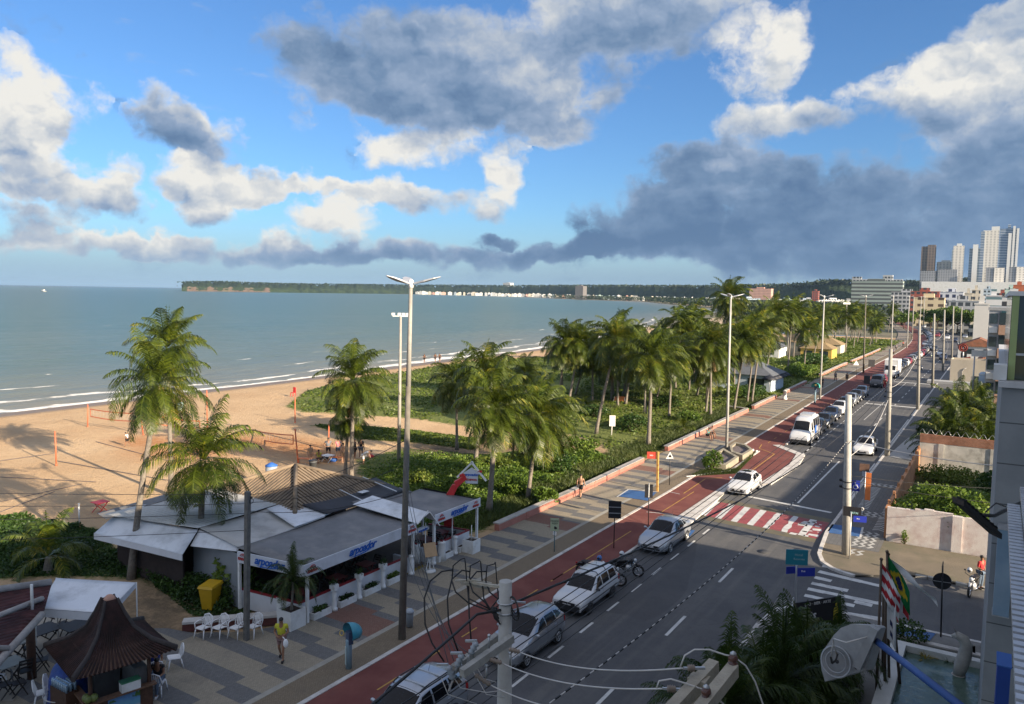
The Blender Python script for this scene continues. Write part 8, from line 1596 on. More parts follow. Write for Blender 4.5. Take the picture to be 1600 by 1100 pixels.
# players' tables and bags
for i,(px,py,lb) in enumerate(((477,724,'orange beach bench at the foot of the thick net post'),(530,722,'orange beach bench in the middle of the players'))):
    t=thing('beach_bench',lb,'bench',at(px,py),R(30),'orange benches by the players'); m=MB(); m.box(-.6,.6,-.2,.2,.4,.45); m.build('seat',orangepaint,t)
    for s in(-1,1): m=MB(); m.bar((s*.55,-.18,0),(s*.55,.18,.4),.05); m.bar((s*.55,.18,0),(s*.55,-.18,.4),.05); m.build('leg',orangepaint,t)
t=table(at(512,722),'white folding table with bags among the beach players','beach tables',white,.45,.6)
for i,(px,py,c,lb) in enumerate(((508,718,black,'black bag lying by the standing man on the beach'),(521,722,bluepaint,'blue bag beside the beach players'),(497,722,white,'pale bag on the sand by the yellow-shirted player'),(580,717,redpaint,'red striped ring bag on the sand right of the players'))):
    t=thing('beach_bag',lb,'bag',at(px,py),i,'bags by the beach players'); m=MB(); m.ball((0,0,.2),.28,10,7,sz=(1.3,.7,.75)); m.build('bag',c,t); m=MB(); m.torus((0,0,.4),(0,1,0),.12,.02,12,5); m.build('handle',c,t)
# sea: a tiny boat and far sail
t=thing('boat','tiny white boat far out at the left of the sea','boat',at(68,456,-.45)); m=MB(); m.add([(-9,-2.5,1.5),(9,-2.5,1.5),(12,0,2.2),(9,2.5,1.5),(-9,2.5,1.5),(-7,-1.5,-.2),(8,-1.5,-.2),(8,1.5,-.2),(-7,1.5,-.2)],[(0,1,6,5),(1,2,6),(2,3,7),(2,7,6),(3,4,8,7),(4,0,5,8),(0,4,3,2,1)]); m.build('hull',whitew,t); m=MB(); m.box(-5,3,-1.5,1.5,1.6,5); m.build('cabin',whitew,t)
# ================================================================ people: one skinned body each, clothes as their own meshes
J0=dict(pel=(0,0,.94),sp=(0,.0,1.12),ch=(0,.01,1.30),nk=(0,.0,1.47),hd=(0,-.02,1.58),tp=(0,-.005,1.70),
 shL=(.19,.01,1.40),elL=(.25,.02,1.12),wrL=(.25,-.05,.87),hnL=(.25,-.07,.78),hipL=(.095,0,.90),knL=(.11,-.02,.49),anL=(.11,.02,.09),toL=(.12,-.16,.03),
 shR=(-.19,.01,1.40),elR=(-.25,.02,1.12),wrR=(-.25,-.05,.87),hnR=(-.25,-.07,.78),hipR=(-.095,0,.90),knR=(-.11,-.02,.49),anR=(-.11,.02,.09),toR=(-.12,-.16,.03))
RAD=dict(pel=.125,sp=.115,ch=.135,nk=.055,hd=.088,tp=.075,sh=.062,el=.042,wr=.030,hn=.034,hip=.095,kn=.058,an=.038,to=.032)
BN=[('pel','sp'),('sp','ch'),('ch','nk'),('nk','hd'),('hd','tp')]+[(a+s,b+s) for s in 'LR' for a,b in(('sh','el'),('el','wr'),('wr','hn'),('hip','kn'),('kn','an'),('an','to'))]+[('ch','shL'),('ch','shR'),('pel','hipL'),('pel','hipR')]
def rad(k): return RAD.get(k) or RAD[k[:-1]]
def skinmesh(J,keys,bones,mul,add,name,flat=.78):
    ks=list(keys); me=bpy.data.meshes.new(name); me.from_pydata([J[k] for k in ks],[(ks.index(a),ks.index(b)) for a,b in bones if a in ks and b in ks],[]); o=bpy.data.objects.new(name,me); COL.objects.link(o)
    md=o.modifiers.new('s','SKIN'); md.use_smooth_shade=True; su=o.modifiers.new('u','SUBSURF'); su.levels=1; su.render_levels=1
    for i,k in enumerate(ks):
        r=rad(k)*mul+add; v=me.skin_vertices[0].data[i]; v.radius=(r*(1.25 if k in('pel','sp','ch') else 1),r*(flat if k in('pel','sp','ch') else 1)); v.use_root=(i==0)
    m2=bpy.data.meshes.new_from_object(o.evaluated_get(bpy.context.evaluated_depsgraph_get())); bpy.data.objects.remove(o); bpy.data.meshes.remove(me); m2.name=name; return m2
def person(label,loc,rz,pose=None,skin=None,shirt=None,shorts=None,long=False,hair=True,scale=1.,group=None,shoes=None,sleeve=False):
    J=dict(J0); J.update(pose or {}); t=thing('person',label,'person',loc,rz,group); t.scale=(scale,)*3; skin=skin or skinA
    def put(me,mt,nm): me.materials.clear(); me.materials.append(mt); o=bpy.data.objects.new(nm,me); COL.objects.link(o); o.parent=t; return o
    put(skinmesh(J,['pel']+[k for k in J if k!='pel'],BN,1,0,'body'),skin,'body')
    m=MB(); hd=Vector(J['hd']); up=(Vector(J['tp'])-hd).normalized(); fw=Vector((0,-1,0)); fw=(fw-up*fw.dot(up)).normalized(); sd=up.cross(fw)
    if hair: m.ball(hd+up*.075-fw*.018,.098,10,7,sz=(.92,1.04,.85)); put(m.mesh('hair',hairm),hairm,'hair')
    m=MB()
    for s in(-1,1): m.ball(hd+fw*.085+sd*s*.033+up*.02,.012,6,5)
    m.add([hd+fw*.08+up*.02,hd+fw*.115-up*.012,hd+fw*.085-up*.02+sd*.016,hd+fw*.085-up*.02-sd*.016],[(0,1,2),(0,3,1),(1,3,2)]); put(m.mesh('eyes_and_nose',hairm),skin if False else hairm,'eyes_and_nose')
    m=MB()
    for s in 'LR':
        w,h_=Vector(J['wr'+s]),Vector(J['hn'+s]); d=(h_-w).normalized(); a=d.cross(fw); a=a.normalized() if a.length>.1 else sd; b=d.cross(a)
        for i,f in enumerate((-.025,-.008,.009,.025)): m.tube([h_+a*f,h_+a*f*1.15+d*(.045,.055,.052,.04)[i],h_+a*f*1.1+d*(.07,.085,.08,.06)[i]+b*.02],[.0095,.0085,.006],5)
        m.tube([w.lerp(h_,.45)+a*.03,h_+a*.05,h_+a*.052+d*.03],[.011,.009,.007],5)
    put(m.mesh('fingers',skin),skin,'fingers')
    if shirt:
        ks=['ch','pel','sp','shL','shR']; JJ=dict(J); 
        for s in 'LR': JJ['el'+s]=tuple(Vector(J['sh'+s]).lerp(Vector(J['el'+s]),.95 if sleeve else .5))
        put(skinmesh(JJ,ks+['elL','elR'],[('ch','sp'),('sp','pel'),('ch','shL'),('ch','shR'),('shL','elL'),('shR','elR')],1.02,.018,'shirt'),shirt,'shirt')
    if shorts:
        JJ=dict(J)
        for s in 'LR':
            if not long: JJ['kn'+s]=tuple(Vector(J['hip'+s]).lerp(Vector(J['kn'+s]),.8))
        put(skinmesh(JJ,['pel','hipL','hipR','knL','knR']+(['anL','anR'] if long else []),[('pel','hipL'),('pel','hipR'),('hipL','knL'),('hipR','knR'),('knL','anL'),('knR','anR')],1.04,.016,'trousers' if long else 'shorts'),shorts,'trousers' if long else 'shorts')
    if shoes:
        for s in 'LR': a,b=Vector(J['an'+s]),Vector(J['to'+s]); m=MB(); m.tube([a+Vector((0,.05,-.04)),a.lerp(b,.5)+Vector((0,0,-.012)),b+Vector((0,0,.005))],[.048,.05,.038],8); put(m.mesh('shoe',shoes),shoes,'shoe')
    return t
def cloth_(n,c): return mat('cloth_'+n,c,.85,.12,9)
cY=cloth_('yellow',(.50,.48,.04)); cB=cloth_('blue',(.03,.05,.28)); cR=cloth_('red',(.42,.025,.03)); cK=cloth_('black',(.02,.02,.022)); cW=cloth_('white',(.62,.62,.62)); cP=cloth_('pink',(.45,.16,.18)); cG=cloth_('grey',(.13,.14,.16)); cJ=cloth_('denim',(.10,.14,.20)); cF=cloth_('floral',(.28,.18,.17)); cT=cloth_('tan',(.40,.26,.16))
WALK=dict(knL=(.10,-.16,.50),anL=(.10,-.20,.09),toL=(.10,-.38,.05),knR=(-.10,.02,.50),anR=(-.10,.27,.14),toR=(-.10,.14,.03),elL=(.25,.10,1.13),wrL=(.24,.08,.9),hnL=(.24,.05,.81),elR=(-.25,-.05,1.13),wrR=(-.23,-.22,.95),hnR=(-.23,-.28,.87))
STEP=dict(WALK); STEP.update(wrL=(.1,-.2,1.05),hnL=(.02,-.22,1.04),wrR=(-.1,-.22,1.02),hnR=(-.02,-.24,1.01),elL=(.27,.0,1.12),elR=(-.27,.0,1.12),hd=(0,-.06,1.57),tp=(0,-.06,1.69))
SIT=dict(pel=(0,.1,.50),sp=(0,.1,.68),ch=(0,.06,.87),nk=(0,.03,1.03),hd=(0,-.03,1.13),tp=(0,-.04,1.25),shL=(.19,.06,.96),shR=(-.19,.06,.96),elL=(.24,-.02,.72),elR=(-.24,-.02,.72),wrL=(.14,-.24,.68),hnL=(.08,-.31,.66),wrR=(-.14,-.24,.68),hnR=(-.08,-.31,.66),hipL=(.1,.06,.48),hipR=(-.1,.06,.48),knL=(.13,-.36,.49),knR=(-.13,-.36,.49),anL=(.13,-.38,.09),anR=(-.13,-.44,.09),toL=(.13,-.56,.03),toR=(-.13,-.62,.03))
SQ=lambda z:{k:(v[0],v[1],v[2]-z) if v[2]>.3 else v for k,v in SIT.items()}
HIPS=dict(elL=(.38,.08,1.16),wrL=(.22,-.02,1.0),hnL=(.16,-.06,.98),elR=(-.38,.08,1.16),wrR=(-.22,-.02,1.0),hnR=(-.16,-.06,.98),anL=(.17,.02,.09),toL=(.2,-.15,.03),knL=(.14,-.03,.49),anR=(-.17,.02,.09),toR=(-.2,-.15,.03),knR=(-.14,-.03,.49))
BEND=dict(sp=(0,-.12,1.08),ch=(0,-.3,1.16),nk=(0,-.45,1.2),hd=(0,-.55,1.2),tp=(0,-.65,1.25),shL=(.18,-.36,1.18),shR=(-.18,-.36,1.18),elL=(.2,-.42,.92),elR=(-.2,-.42,.92),wrL=(.18,-.5,.7),hnL=(.17,-.53,.62),wrR=(-.18,-.5,.7),hnR=(-.17,-.53,.62))
RUN=dict(WALK); RUN.update(ch=(0,-.08,1.28),nk=(0,-.14,1.45),hd=(0,-.2,1.55),tp=(0,-.24,1.67),shL=(.19,-.08,1.38),shR=(-.19,-.08,1.38),anR=(-.1,.42,.35),toR=(-.1,.36,.2),elL=(.26,.15,1.2),wrL=(.22,.1,1.0),hnL=(.2,.05,.95),elR=(-.26,-.2,1.2),wrR=(-.2,-.4,1.28),hnR=(-.18,-.46,1.34))
LOOKCAM=R(58)
t=person('man in a yellow vest and patterned shorts walking with a white bag on the plaza',at(440,1031,.1),R(35),STEP,skinA,cY,cF,shoes=cK)
m=MB(); m.ball((.22,-.25,.78),.13,9,7,sz=(.8,.5,1.35)); m.tube([(.2,-.24,.92),(.1,-.22,1.03)],.02,5); o=m.build('carrier_bag',wplastic); o.parent=None; o.location=t.location; o.rotation_euler=t.rotation_euler; tag(o,'white carrier bag in the hand of the man in yellow','bag')
person('shirtless man in black shorts walking away along the salmon wall',at(907,778,.1),R(-175),WALK,skinB,None,cK,shoes=cK)
person('person in a dark blue shirt sitting at the kiosk counter',at(243,1061,.1),R(60),SIT,skinA,cB,cJ,True,shoes=cW)
person('seated person in jeans and white trainers nearest the kiosk counter',at(246,1082,.1),R(35),SIT,skinA,cK,cJ,True,shoes=cW)
person('motorcyclist in a red jacket standing beside the motorcycle on the side street',at(1529,928,0)+Vector((.05,.5,.1)),R(60),dict(wrR=(-.2,-.3,1.05),hnR=(-.2,-.38,1.05)),skinA,cR,cJ,True,sleeve=True,shoes=cK)
person('child in a white top running across the sand',at(199,698),R(-70),RUN,skinA,cW,cK,scale=.78)
G8='people around the beach players'
for px,py,rz,ps,sk,sh,so_,sc,lb in ((513,716,60,HIPS,skinA,cG,cK,1.05,'man in a grey shirt standing with hands on hips among the beach players'),(485,726,80,None,skinB,cT,None,.98,'woman in beige swimwear standing left of the beach players'),(498,724,20,SQ(.1),skinA,cY,cK,1.,'player in a yellow vest sitting in front of the standing man'),(528,716,70,None,skinB,cP,cJ,1.02,'person in a pink top standing right of the man with hands on hips'),(533,715,-60,None,skinA,cG,cK,1.02,'person in a dark top standing close behind the pink top'),(536,724,90,None,skinB,None,cT,1.02,'bare-chested tanned person in front of the pink top'),(554,718,110,None,skinA,cK,cK,1.05,'person all in black half hidden by the pale palm trunk'),(564,716,200,None,skinA,cK,cG,1.05,'dark-haired person standing at the back right of the players'),(568,729,120,BEND,skinB,cW,cW,1.05,'person in white bending forward right of the palm trunks')):
    person(lb,at(px,py),R(rz),ps,sk,sh,so_,scale=sc,group=G8)
for px,py,lb in ((663,567,'dark figure wading at the water edge, leftmost of three'),(680,566,'figure at the water edge, middle of three'),(687,566,'figure at the water edge, rightmost of three')): person(lb,at(px,py,-.35),R(200),WALK,skinA,cK,cK,scale=1.1,group='bathers at the water edge')
person('person in grey sitting on the salmon wall left of the white lamp post',at(1112,684,.1),R(70),SIT,skinA,cG,cK,group='pair on the salmon wall'); person('person in teal sitting beside the one in grey on the salmon wall',at(1107,687,.1),R(60),SIT,skinA,cloth_('teal',(.05,.25,.25)),cK,group='pair on the salmon wall')
person('dark-clothed person walking past the third lamp post',at(1284,606,.1),R(20),WALK,skinA,cK,cK,True); person('man in a pale cap standing alone on the promenade beyond the green phone hood',at(1323,598,.1),R(30),None,skinA,cK,cK)
person('person in red standing at the front of the grey van',Vector((-14.9,137.4,0)),R(160),None,skinA,cR,cR,True)
for i,(px,py,c,lb) in enumerate(((1305,596,cG,'distant walker in grey at the corner of the curved wall'),(1390,565,cK,'distant walker in black near the dark lamp post'),(1400,548,cW,'distant walker in white on the far promenade'),(1411,542,cR,'distant walker in red on the far promenade'),(1396,556,cB,'distant walker in blue by the far salmon wall'))): person(lb,at(px,py,.1),R(30+60*i),WALK,skinA,c,cK,True)
# ================================================================ far shore, town and towers
HAZE=.00004
def facade(name,wall,glass,fh=3.0,bw=3.2,fz=.5,fx=.6,rough=.6,x3=None):
    if name in MATS: return MATS[name]
    t=NT(name,rough,.4); tc=t.N.new('ShaderNodeTexCoord'); sp=t.N.new('ShaderNodeSeparateXYZ'); t.t.links.new(tc.outputs['Object'],sp.inputs[0]); x,y,z=sp.outputs
    nr=t.N.new('ShaderNodeSeparateXYZ'); t.t.links.new(t.N.new('ShaderNodeNewGeometry').outputs['Normal'],nr.inputs[0]); side=t.M('LESS_THAN',t.M('ABSOLUTE',nr.outputs[2]),.5)
    u=t.M('ADD',x,y); a=t.M('LESS_THAN',t.M('FRACT',t.M('DIVIDE',z,fh)),fz); b=t.M('LESS_THAN',t.M('FRACT',t.M('DIVIDE',u,bw)),fx); w=t.M('MULTIPLY',t.M('MULTIPLY',a,b),side)
    n=t.noise(.2,5,.6); c=t.mix(t.MR(n,.3,.7,0,.35),wall,tuple(v*.72 for v in wall)); t.done(t.mix(w,c,glass)); return t.m
G_=(.05,.06,.07)
FC=[facade('facade_white',(.66,.66,.64),G_),facade('facade_cream',(.60,.54,.43),G_),facade('facade_blue',(.46,.55,.62),G_,3,2.6),facade('facade_green',(.45,.58,.52),G_),facade('facade_grey',(.40,.41,.42),G_,3,2.8,.55,.7),facade('facade_red',(.33,.10,.07),G_),facade('facade_pink',(.60,.36,.28),(.16,.1,.1),3,2.4,.5,.5)]
forest=NT('forest_canopy',.95,.1); fn1=forest.noise(.03,8,.7); fn2=forest.noise(.006,5,.6); FOREST=forest.done(forest.mix(forest.MR(forest.M('ADD',forest.M('MULTIPLY',fn1,.7),forest.M('MULTIPLY',fn2,.3)),.36,.62),(.012,.02,.012),(.035,.052,.024))); forest.bump(fn1,1.,12.)
def along_px(px,D,z=0.): d=ray(px,458); k=D/math.hypot(d.x,d.y); return Vector((d.x*k,d.y*k,z))
RPX=[284,286,300,340,400,470,560,640,700,800,900,1000,1100,1200,1260,1300,1340,1420,1500,1560,1640,1750]; RD=[3360,3360,3400,3450,3500,3600,3850,4150,4050,3700,3000,2600,2200,2000,1900,1850,1850,1900,1900,1900,1900,1900]
RT=[446,441.5,441,440.5,442.5,444,444.6,445.2,445.5,446.3,446,446.5,447.5,446.5,445,440.5,441,444,441,439,432,425]
cols=np.linspace(284,1750,560); Dd=np.interp(cols,RPX,RD); Tt=np.interp(cols,RPX,RT); hor=457.7+(cols-800)*.01676
prof=[(-.012,-.6),(-.011,.25),(.0,.55),(.012,.8),(.03,1.),(.07,.97),(.16,.3)]
X=[];Y=[];Z=[]
for f,hk in prof:
    for i,px in enumerate(cols):
        D=Dd[i]*(1+f*(1. if px<650 else 1.6)); zt=CAMZ+(hor[i]-Tt[i])/FPX*Dd[i]/math.cos(math.atan((px-800)/FPX))**0
        bumpz=(math.sin(i*1.7)+math.sin(i*2.9+1)+math.sin(i*.61)*1.2+1.6*RNG.normal())*Dd[i]*.00022; p=along_px(px,D); X.append(p.x);Y.append(p.y);Z.append((zt-1)*hk+(bumpz*(1+hk) if hk>.2 else 0))
n=len(cols); sh=(len(prof),n); grid_obj('forested_ridge',np.array(X).reshape(sh),np.array(Y).reshape(sh),np.array(Z).reshape(sh),FOREST,kind='structure')
# ochre cliff on the headland
cl=MB(); cp=[along_px(px,np.interp(px,RPX,RD)*.986) for px in np.linspace(292,422,40)]
for i,(a,b) in enumerate(zip(cp[:-1],cp[1:])):
    h1=14+5*math.sin(i*.7)+3*math.sin(i*1.9); h2=14+5*math.sin((i+1)*.7)+3*math.sin((i+1)*1.9); cl.quad(a+Vector((0,0,-.5)),b+Vector((0,0,-.5)),b*1.006+Vector((0,0,h2)),a*1.006+Vector((0,0,h1)))
cl.build('cliff',mat('ochre_cliff',(.10,.066,.048),.95,.3,.03,space='W',dirt=(.08,.08,.04),dscale=.02),kind='structure')
# tree crowns along the ridge line and shore: far woods nobody could count
def farwood(name,label,pts,n,size,hh,rng,mt):
    P=[];pts=np.array(pts); i=rng.integers(0,len(pts),n); P=pts[i]+np.stack([rng.normal(0,1,n)*hh[0],rng.normal(0,1,n)*hh[0],rng.random(n)**.8*hh[1]],1); quads_obj(name,leafquads(P,np.full(n,size),rng,.8),mt,kind='stuff',label=label,cat='wood')
rg=np.random.default_rng(8); FW=leafmat('far_tree_leaf',(.010,.02,.01),(.03,.048,.018),(.06,.085,.03),scale=.02,trans=.15)
ridge=[]
for i in range(0,n,1):
    zt=CAMZ+(hor[i]-Tt[i])/FPX*Dd[i]; q=along_px(cols[i],Dd[i]*1.03,zt-4); 
    if RNG.random()<.75: ridge.append(q[:])
farwood('ridge_trees','uneven line of trees along the top of the forested ridge',ridge,9000,7.5,(16,7),rg,FW)
sh_=[]; C9=dense(WL[8:16],25)
for a,b in zip(C9[:-1],C9[1:]):
    d=Vector((b[0]-a[0],b[1]-a[1],0)).normalized(); nn=Vector((-d.y,d.x,0)); k=math.dist(a,(0,0))
    for o in (22,34,45,62,80): p=Vector((*a,.5))-nn*(o+RNG.uniform(-8,8)); sh_.append(p[:])
sh_=[p for p in sh_ if p[1]>500]
farwood('shore_trees','dark trees and palms lining the curve of the bay',sh_,26000,3.6,(8,10),rg,FW)
mid=[]
for _ in range(900):
    y=rg.uniform(430,1250); x=bend(min(y,620))-rg.uniform(34,150)*(y/620)**.8
    if shore_dist([(x,y)])[0]<-45: mid.append((x,y,.5))
farwood('parkland_trees','mass of palms and trees between the bay beach and the road bend',mid,13000,2.6,(5,9.5),rg,FW)
# houses of the bay front
GB='white houses along the bay'
def block(x,y,w,d,h_,m_,rz,label,group,nm='distant_house',cat='house',extra=True):
    m=MB(); m.box(-w/2,w/2,-d/2,d/2,-1,h_); m.box(-w/2-.15,w/2+.15,-d/2-.15,d/2+.15,h_,h_+.4)
    if extra: m.box(-w*.2,w*.15,-d*.2,d*.2,h_+.4,h_+2.6)
    o=m.build(nm,m_); o.location=(x,y,0); o.rotation_euler=(0,0,rz); return tag(o,label,cat,group)
CN=['white','cream','pale blue','pale green','grey','brick red','pink']
k=0
for px in np.arange(652,1128,5.3):
    q=px+RNG.uniform(-2,2); D=float(np.interp(q,[640,700,800,900,1000,1100],[4020,3750,3200,2350,2000,1700]))*RNG.uniform(.95,1.0); p=along_px(q,D); c=int(RNG.choice([0,0,0,0,1,1,2,3,4,6])); s=D/1000
    w=RNG.uniform(7,17)*(.5+.2*s); h_=RNG.uniform(3.5,8.5)+1.6*s
    block(p.x,p.y,w,w*.8,h_,FC[c],R(32+RNG.uniform(-20,20)),'small %s house among the trees along the bay'%CN[c],GB); k+=1
for px in np.arange(1120,1330,9):
    q=px+RNG.uniform(-3,3); D=1250*RNG.uniform(.85,1.05); p=along_px(q,D); c=int(RNG.choice([0,0,1,3,2,4])); w=RNG.uniform(12,28); block(p.x,p.y,w,w*.7,RNG.uniform(7,13),FC[c],R(20),'%s low building behind the palms right of the tall dark palm'%CN[c],'buildings behind the beach palms')
def pxblock(px0,px1,ytop,Y,m_,label,dp=.6,nm='distant_building',ybase=None,extra=True,cat='building'):
    a,b=atY(px0,ytop,Y),atY(px1,ytop,Y); w=b.x-a.x; 
    return block((a.x+b.x)/2,Y+w*dp/2,w,w*dp,(a.z+b.z)/2,m_,0,label,None,nm,cat,extra)
pxblock(899,911,447,1900,facade('facade_dark',(.20,.18,.17),G_),'lone grey-brown tower block on the bay shore',1.)
pxblock(1171,1205,451,1500,FC[6],'long pink hotel block with rows of small windows beyond the tall dark palm',.4); pxblock(1269,1279,455,1150,FC[5],'small dark red building among the white ones beyond the palms',.8)
pxblock(786,797,442,3500,FC[0],'white water-tower building on the ridge skyline',.8)
t=pxblock(1331,1411,440,760,facade('slab_green',(.30,.36,.33),(.09,.10,.10),3.4,60,.52,2.,.6),'long grey-green hotel slab with horizontal window bands',.25,'hotel_slab'); 
a=atY(1385,440,762); m=MB(); m.box(-4,4,-3,3,0,6); m.box(-22,12,-2,2,0,2.2); m.box(-30,-22,-2,2,0,4.5); o=m.build('rooftop_plant',FC[4],t); o.location=(a.x-t.location.x,8,a.z)
# towers on the plateau
TW=1750.
def tower(px0,px1,yt,m_,label,steps=(),dp=.8,Y=TW,zb=20):
    a,b=atY(px0,yt,Y),atY(px1,yt,Y); w=b.x-a.x; t=thing('tower_block',label,'tower',((a.x+b.x)/2,Y+w*dp/2,zb),0,'residential towers on the skyline'); H_=(a.z+b.z)/2-zb; m=MB(); m.box(-w/2,w/2,-w*dp/2,w*dp/2,0,H_); m.build('shaft',m_,t)
    for (u0,u1,dz,mm,pr) in steps: m=MB(); m.box(-w/2+w*u0,-w/2+w*u1,-w*dp/2-pr,w*dp/2-.5,.2 if dz<0 or pr else H_,H_+dz*Y/FPX); m.build('side_bay' if pr else 'roof_block',mm,t)
    return t
TWH=facade('tower_white',(.72,.68,.60),(.22,.22,.22),3.1,6,.35,.5); TWG=facade('tower_glassy',(.42,.47,.50),(.07,.12,.17),3.1,50,.6,2.); TBR=facade('tower_brown',(.20,.15,.12),(.05,.045,.045),3.1,5,.5,.7); TBL=facade('tower_blue',(.50,.55,.6),(.04,.09,.17),3.1,50,.62,2.); TPL=mat('tower_plain',(.66,.66,.63),.7,.04,.01,space='W'); TGR=facade('tower_grey',(.25,.26,.28),(.06,.07,.08),3.1,4,.5,.6)
tower(1440,1462,385,TBR,'brown unfinished tower block at the left end of the skyline',[(.45,1.,2,TBR,1.5)])
tower(1464,1487,409,TWH,'lower white block between the brown tower and the white tower',[(.3,.9,2,TPL,0)],Y=1770); tower(1490,1507,384,TWH,'slim white tower with a stepped top in the middle of the skyline',[(.3,.75,3,TPL,0),(-.12,0.,-5,TWG,0)])
tower(1515,1533,388,TWG,'slim grey and white tower left of the two tallest towers',[(.3,.75,5,TPL,1.5)]); tower(1537,1562,360,TWH,'second tallest white tower with blue glass down its left side',[(-.15,.1,-1,TBL,1.),(.5,1.,5,TPL,0.)]); tower(1563,1593,357,TBL,'tallest tower, blue glass with white fins, at the right of the skyline',[(.45,.62,-6,TPL,2.),(.68,.8,3,TPL,2.),(.88,1.,0,TPL,2.),(.4,.55,5,TBL,0.)])
tower(1466,1496,421,TGR,'grey mid-height block in front of the white tower',Y=1700); tower(1541,1570,418,TGR,'grey and white mid-height block in front of the tallest towers',[(.45,1.,-.5,TWH,1.)],Y=1690); tower(1577,1600,417,TGR,'dark mid-height block at the right edge of the skyline',[(.5,1.1,0,TWH,1.)],Y=1690); tower(1438,1462,423,TGR,'grey mid-height block at the foot of the brown tower',Y=1700)
m=MB(); a,b=atY(1440,440,1650),atY(1640,436,1650); m.box(a.x,b.x,1650,1720,5,a.z); o=m.build('long_white_roof',whitew); tag(o,'long low pale roof along the trees at the foot of the skyline towers','building')
# town to the right of the road
for a in ((1393,1441,457,640,FC[4],'grey block right of the long hotel slab'),(1423,1468,456,560,FC[5],'brick red building with rooftop tanks beyond the road bend'),(1428,1476,466,480,facade('cream_orange',(.62,.52,.34),(.10,.07,.05),3.6,5,.42,.55),'cream building with orange band and dark windows at the road bend'),(1469,1506,457,520,facade('white_navy',(.60,.62,.66),(.03,.04,.09),3.2,3.4,.6,.55),'white building with dark blue arched window bays beyond the trees'),(1507,1520,459,430,FC[1],'cream house with a stepped roof, left half'),(1519,1532,454,440,FC[1],'cream house with a stepped roof, taller right half'),(1480,1530,471,400,FC[4],'long pale low roof behind the street trees'),(1537,1553,452,700,FC[2],'white and pale blue apartment block behind the rooftops'),(1541,1566,463,330,facade('white_band',(.66,.66,.66),(.12,.2,.22),3.,50,.3,2.),'white building with a pale teal roof band'),(1523,1546,476,260,mat('blank_white',(.62,.60,.56),.8,.05,.5,space='W'),'blank white gable wall right of the street trees'),(1570,1590,452,520,FC[3],'pale green apartment block far right'),(1566,1604,464,300,facade('white_dark',(.60,.60,.6),(.04,.04,.05),3.2,50,.5,2.),'white block with a dark glazed strip at the right edge'),(1583,1604,446,600,mat('orange_roof_block',(.42,.12,.05),.8,.1,.5,space='W'),'orange-roofed block at the far right edge'),(1556,1580,459,560,FC[5],'dark red block behind the rooftops at the right')): pxblock(*a)
rt_=np.random.default_rng(21); k=0
for _ in range(60):
    y=rt_.uniform(175,900); x=rt_.uniform(XB(y)+8 if y<420 else XB(min(y,600))+8,80+y*.12)
    if y<330 and x<14: continue
    c=int(rt_.choice([0,0,1,1,2,3,4,5])); w=rt_.uniform(9,18); h_=rt_.uniform(4,10); block(x,y,w,w*.8,h_,FC[c],R(rt_.uniform(-6,6)),'%s building in the jumble of town roofs right of the road'%CN[c],'town buildings right of the road')
for x,y,w,d,h_,wm,rf,lb in ((1.5,175,8,9,3.2,creamw,'hip','house with a red tile roof beside the forecourt'),(4.5,205,12,10,3.4,creamw,'hip','long red-tiled roof behind the dark date palm'),(-3.5,228,9,10,3.2,whitew,'gable','red-tiled house beyond the parked forecourt cars'),(9,190,10,9,3.6,beige,'hip','red-tiled restaurant with yellow lights right of the forecourt')): house('tiled_house',lb,x,y,w,d,h_,wm,rf)
for i,(px,py,hh,cr,lb) in enumerate(((1478,521,11.5,6,'round-topped street tree left of the blank white wall'),(1495,522,12,7,'broad street tree in the middle of the green clump'),(1513,524,11.5,6,'street tree at the right of the green clump'),(1464,515,10,5,'smaller street tree beside the far road'),(1453,519,10.5,5,'green tree right of the far road before the cream building'),(1412,514,9,5,'green tree left of the far road under the hotel slab'),(1427,509,9,5,'green tree at the bend of the road'))): p=at(px,py); tree(lb,p,hh,cr,SHRUB,seed=i,group='street trees up the road',n=1800,size=1.1)
p=at(1531,535); palm(p,upto(p,1531,505),'areca',0,'dark date palm standing in front of the red-tiled roofs',1.5,coco_=False,name='date_palm',group=None,trunkmat=TRUNKD)
p=at(1546,545); t=thing('perimeter_wall','long pale blue-white wall along the forecourt by the parked cars','wall',(-2.5,158,.0)); m=MB(); m.box(0,14,0,.2,0,2.6); m.box(-.1,.1,.2,22,0,2.6); m.build('wall',bluew,t); m=MB(); m.box(-.05,14,-.05,.25,2.6,2.72); m.build('coping',whitew,t)
t=thing('round_sign','round dark red sign with a pattern on a post above the forecourt','sign',at(1505,570)); tp=upto(t.location,1505,543)-t.location; m=MB(); m.cyl((0,0,0),tp,.14); m.build('post',white,t); m=MB(); m.cyl(tp+Vector((0,-.12,0)),tp+Vector((0,.12,0)),1.0,n=26); m.build('disc',mat('disc_maroon',(.07,.015,.015),.5,.2),t); m=MB(); m.torus(tp+Vector((0,-.13,0)),(0,1,0),.8,.06,24,6); m.torus(tp+Vector((0,-.13,0)),(0,1,0),.4,.06,18,6); m.build('pattern',mat('pattern_red',(.4,.08,.05),.5),t); m=MB(); m.box(-.6,.6,-.1,.1,tp.z-2.4,tp.z-1.1); m.build('lower_board',black,t)
t=thing('leaning_board','red and brown leaning board below the round sign','board',at(1513,575)); m=MB(); m.obox((0,0,1.2),((1,0,.3),(0,1,0),(-.3,0,1)),(.6,.1,1.2)); m.build('board',mat('board_red',(.25,.05,.03),.6,.3,2),t); m=MB(); m.bar((.5,.3,0),(.3,.1,1.5),.08); m.build('prop',wood,t)
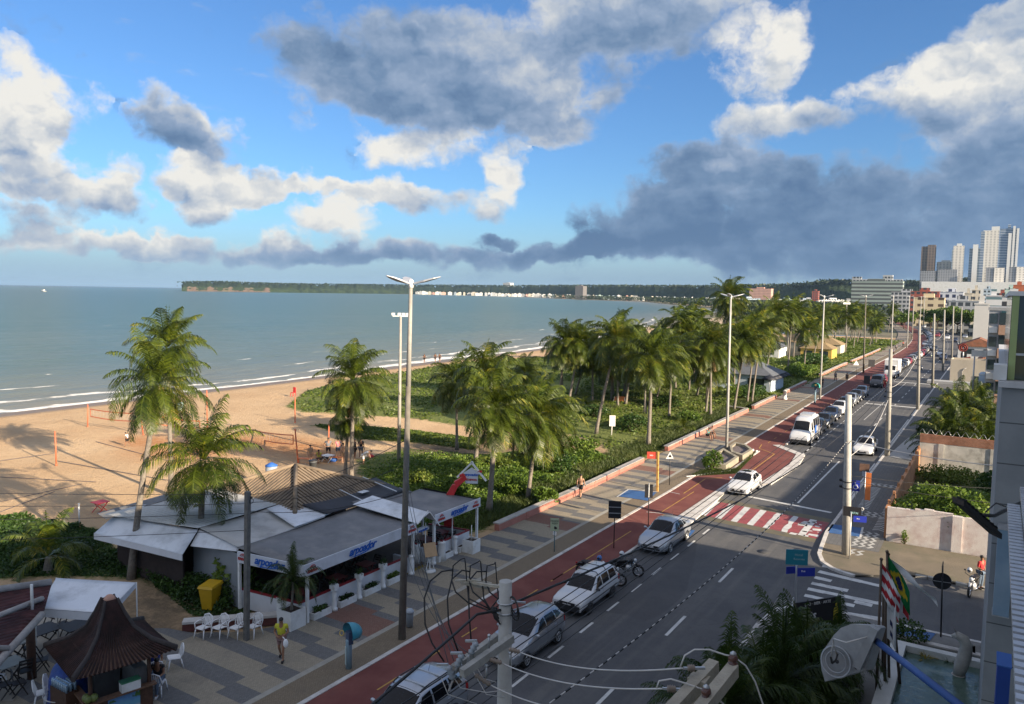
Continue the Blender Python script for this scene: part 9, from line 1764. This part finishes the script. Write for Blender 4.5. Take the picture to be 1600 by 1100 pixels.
t=thing('forecourt_sign','white panel sign on two legs in front of the balcony building','sign',atY(1535,553,125)); m=MB(); m.box(-1.3,1.3,-.1,.1,-.4,.5); m.build('panel',whitew,t); m=MB(); m.cyl((-.9,0,-6),(-.9,0,-.4),.1); m.cyl((.9,0,-6),(.9,0,-.4),.1); m.build('legs',steel,t)
# beach kiosks among the palms
thatch=mat('thatch',(.20,.14,.07),.95,.3,6,col2=(.30,.22,.12),bump=.6); slate=mat('grey_kiosk_roof',(.10,.11,.125),.7,.2,2)
for x,y,w,d,h_,rm,wm,lb in ((-33,123,9,8,2.6,slate,bluew,'beach kiosk with a grey hipped roof and pale blue wall'),(-39,128,7,7,2.6,slate,whitew,'second grey-roofed beach kiosk half hidden by palms'),(-36,196,7,7,2.5,thatch,mat('kiosk_yellow',(.5,.35,.08),.7),'yellow beach kiosk with a small thatched roof'),(-42,200,8,8,3.6,thatch,creamw,'tall thatched beach kiosk among the far palms'),(-37,214,7,7,2.6,thatch,creamw,'thatched kiosk beside the far promenade'),(-48,190,10,8,2.6,slate,whitew,'low pale-fronted kiosk under the far palms')): house('beach_kiosk',lb,x,y,w,d,h_,wm,'hip',rm,win=2)
for i in range(5):
    x,y=-28.6,118.5+i*2.2; t=thing('parasol',['first','second','third','fourth','fifth'][i]+' black parasol of the row in front of the grey-roofed kiosk','parasol',(x,y,0),0,'black parasols by the kiosk'); m=MB(); m.lathe([(1.25,2.1),(.7,2.5),(.05,2.85),(0,2.86)],n=8); m.build('canopy',tarpb,t); m=MB(); m.cyl((0,0,0),(0,0,2.8),.04,n=6); m.build('pole',steel,t)
bush('hedge','dark clipped hedge in front of the grey-roofed beach kiosk',(-29.5,112,0),1.8,4.5,1.7,3000,.3,HEDGE,seed=41); bush('flowering_bush','bush with pale blossoms in front of the beach kiosk',(-31,108,0),1.4,1.4,2.2,900,.25,SHRUB,seed=42); bush('bush','green bushes beside the far promenade lamp post',(-30.5,150,0),2.6,9,2.2,3500,.4,SHRUB,seed=43); bush('bush','dark bushes below the palms before the thatched kiosk',(-33,172,0),3,9,2.4,3200,.45,HEDGE,seed=44)
# ---------------------------------------------------------------- sea air
hz=bpy.data.materials.new('sea_air'); hz.use_nodes=True; hz.node_tree.nodes.clear(); o_=hz.node_tree.nodes.new('ShaderNodeOutputMaterial'); v_=hz.node_tree.nodes.new('ShaderNodeVolumePrincipled'); v_.inputs['Color'].default_value=(.5,.75,1,1); v_.inputs['Density'].default_value=HAZE; v_.inputs['Anisotropy'].default_value=.2; hz.node_tree.links.new(v_.outputs[0],o_.inputs['Volume'])
m=MB(); m.box(-60500,40500,-400,61000,-3,190); m.build('haze',hz,kind='stuff',label='thin sea air paling the far shore',cat='haze')
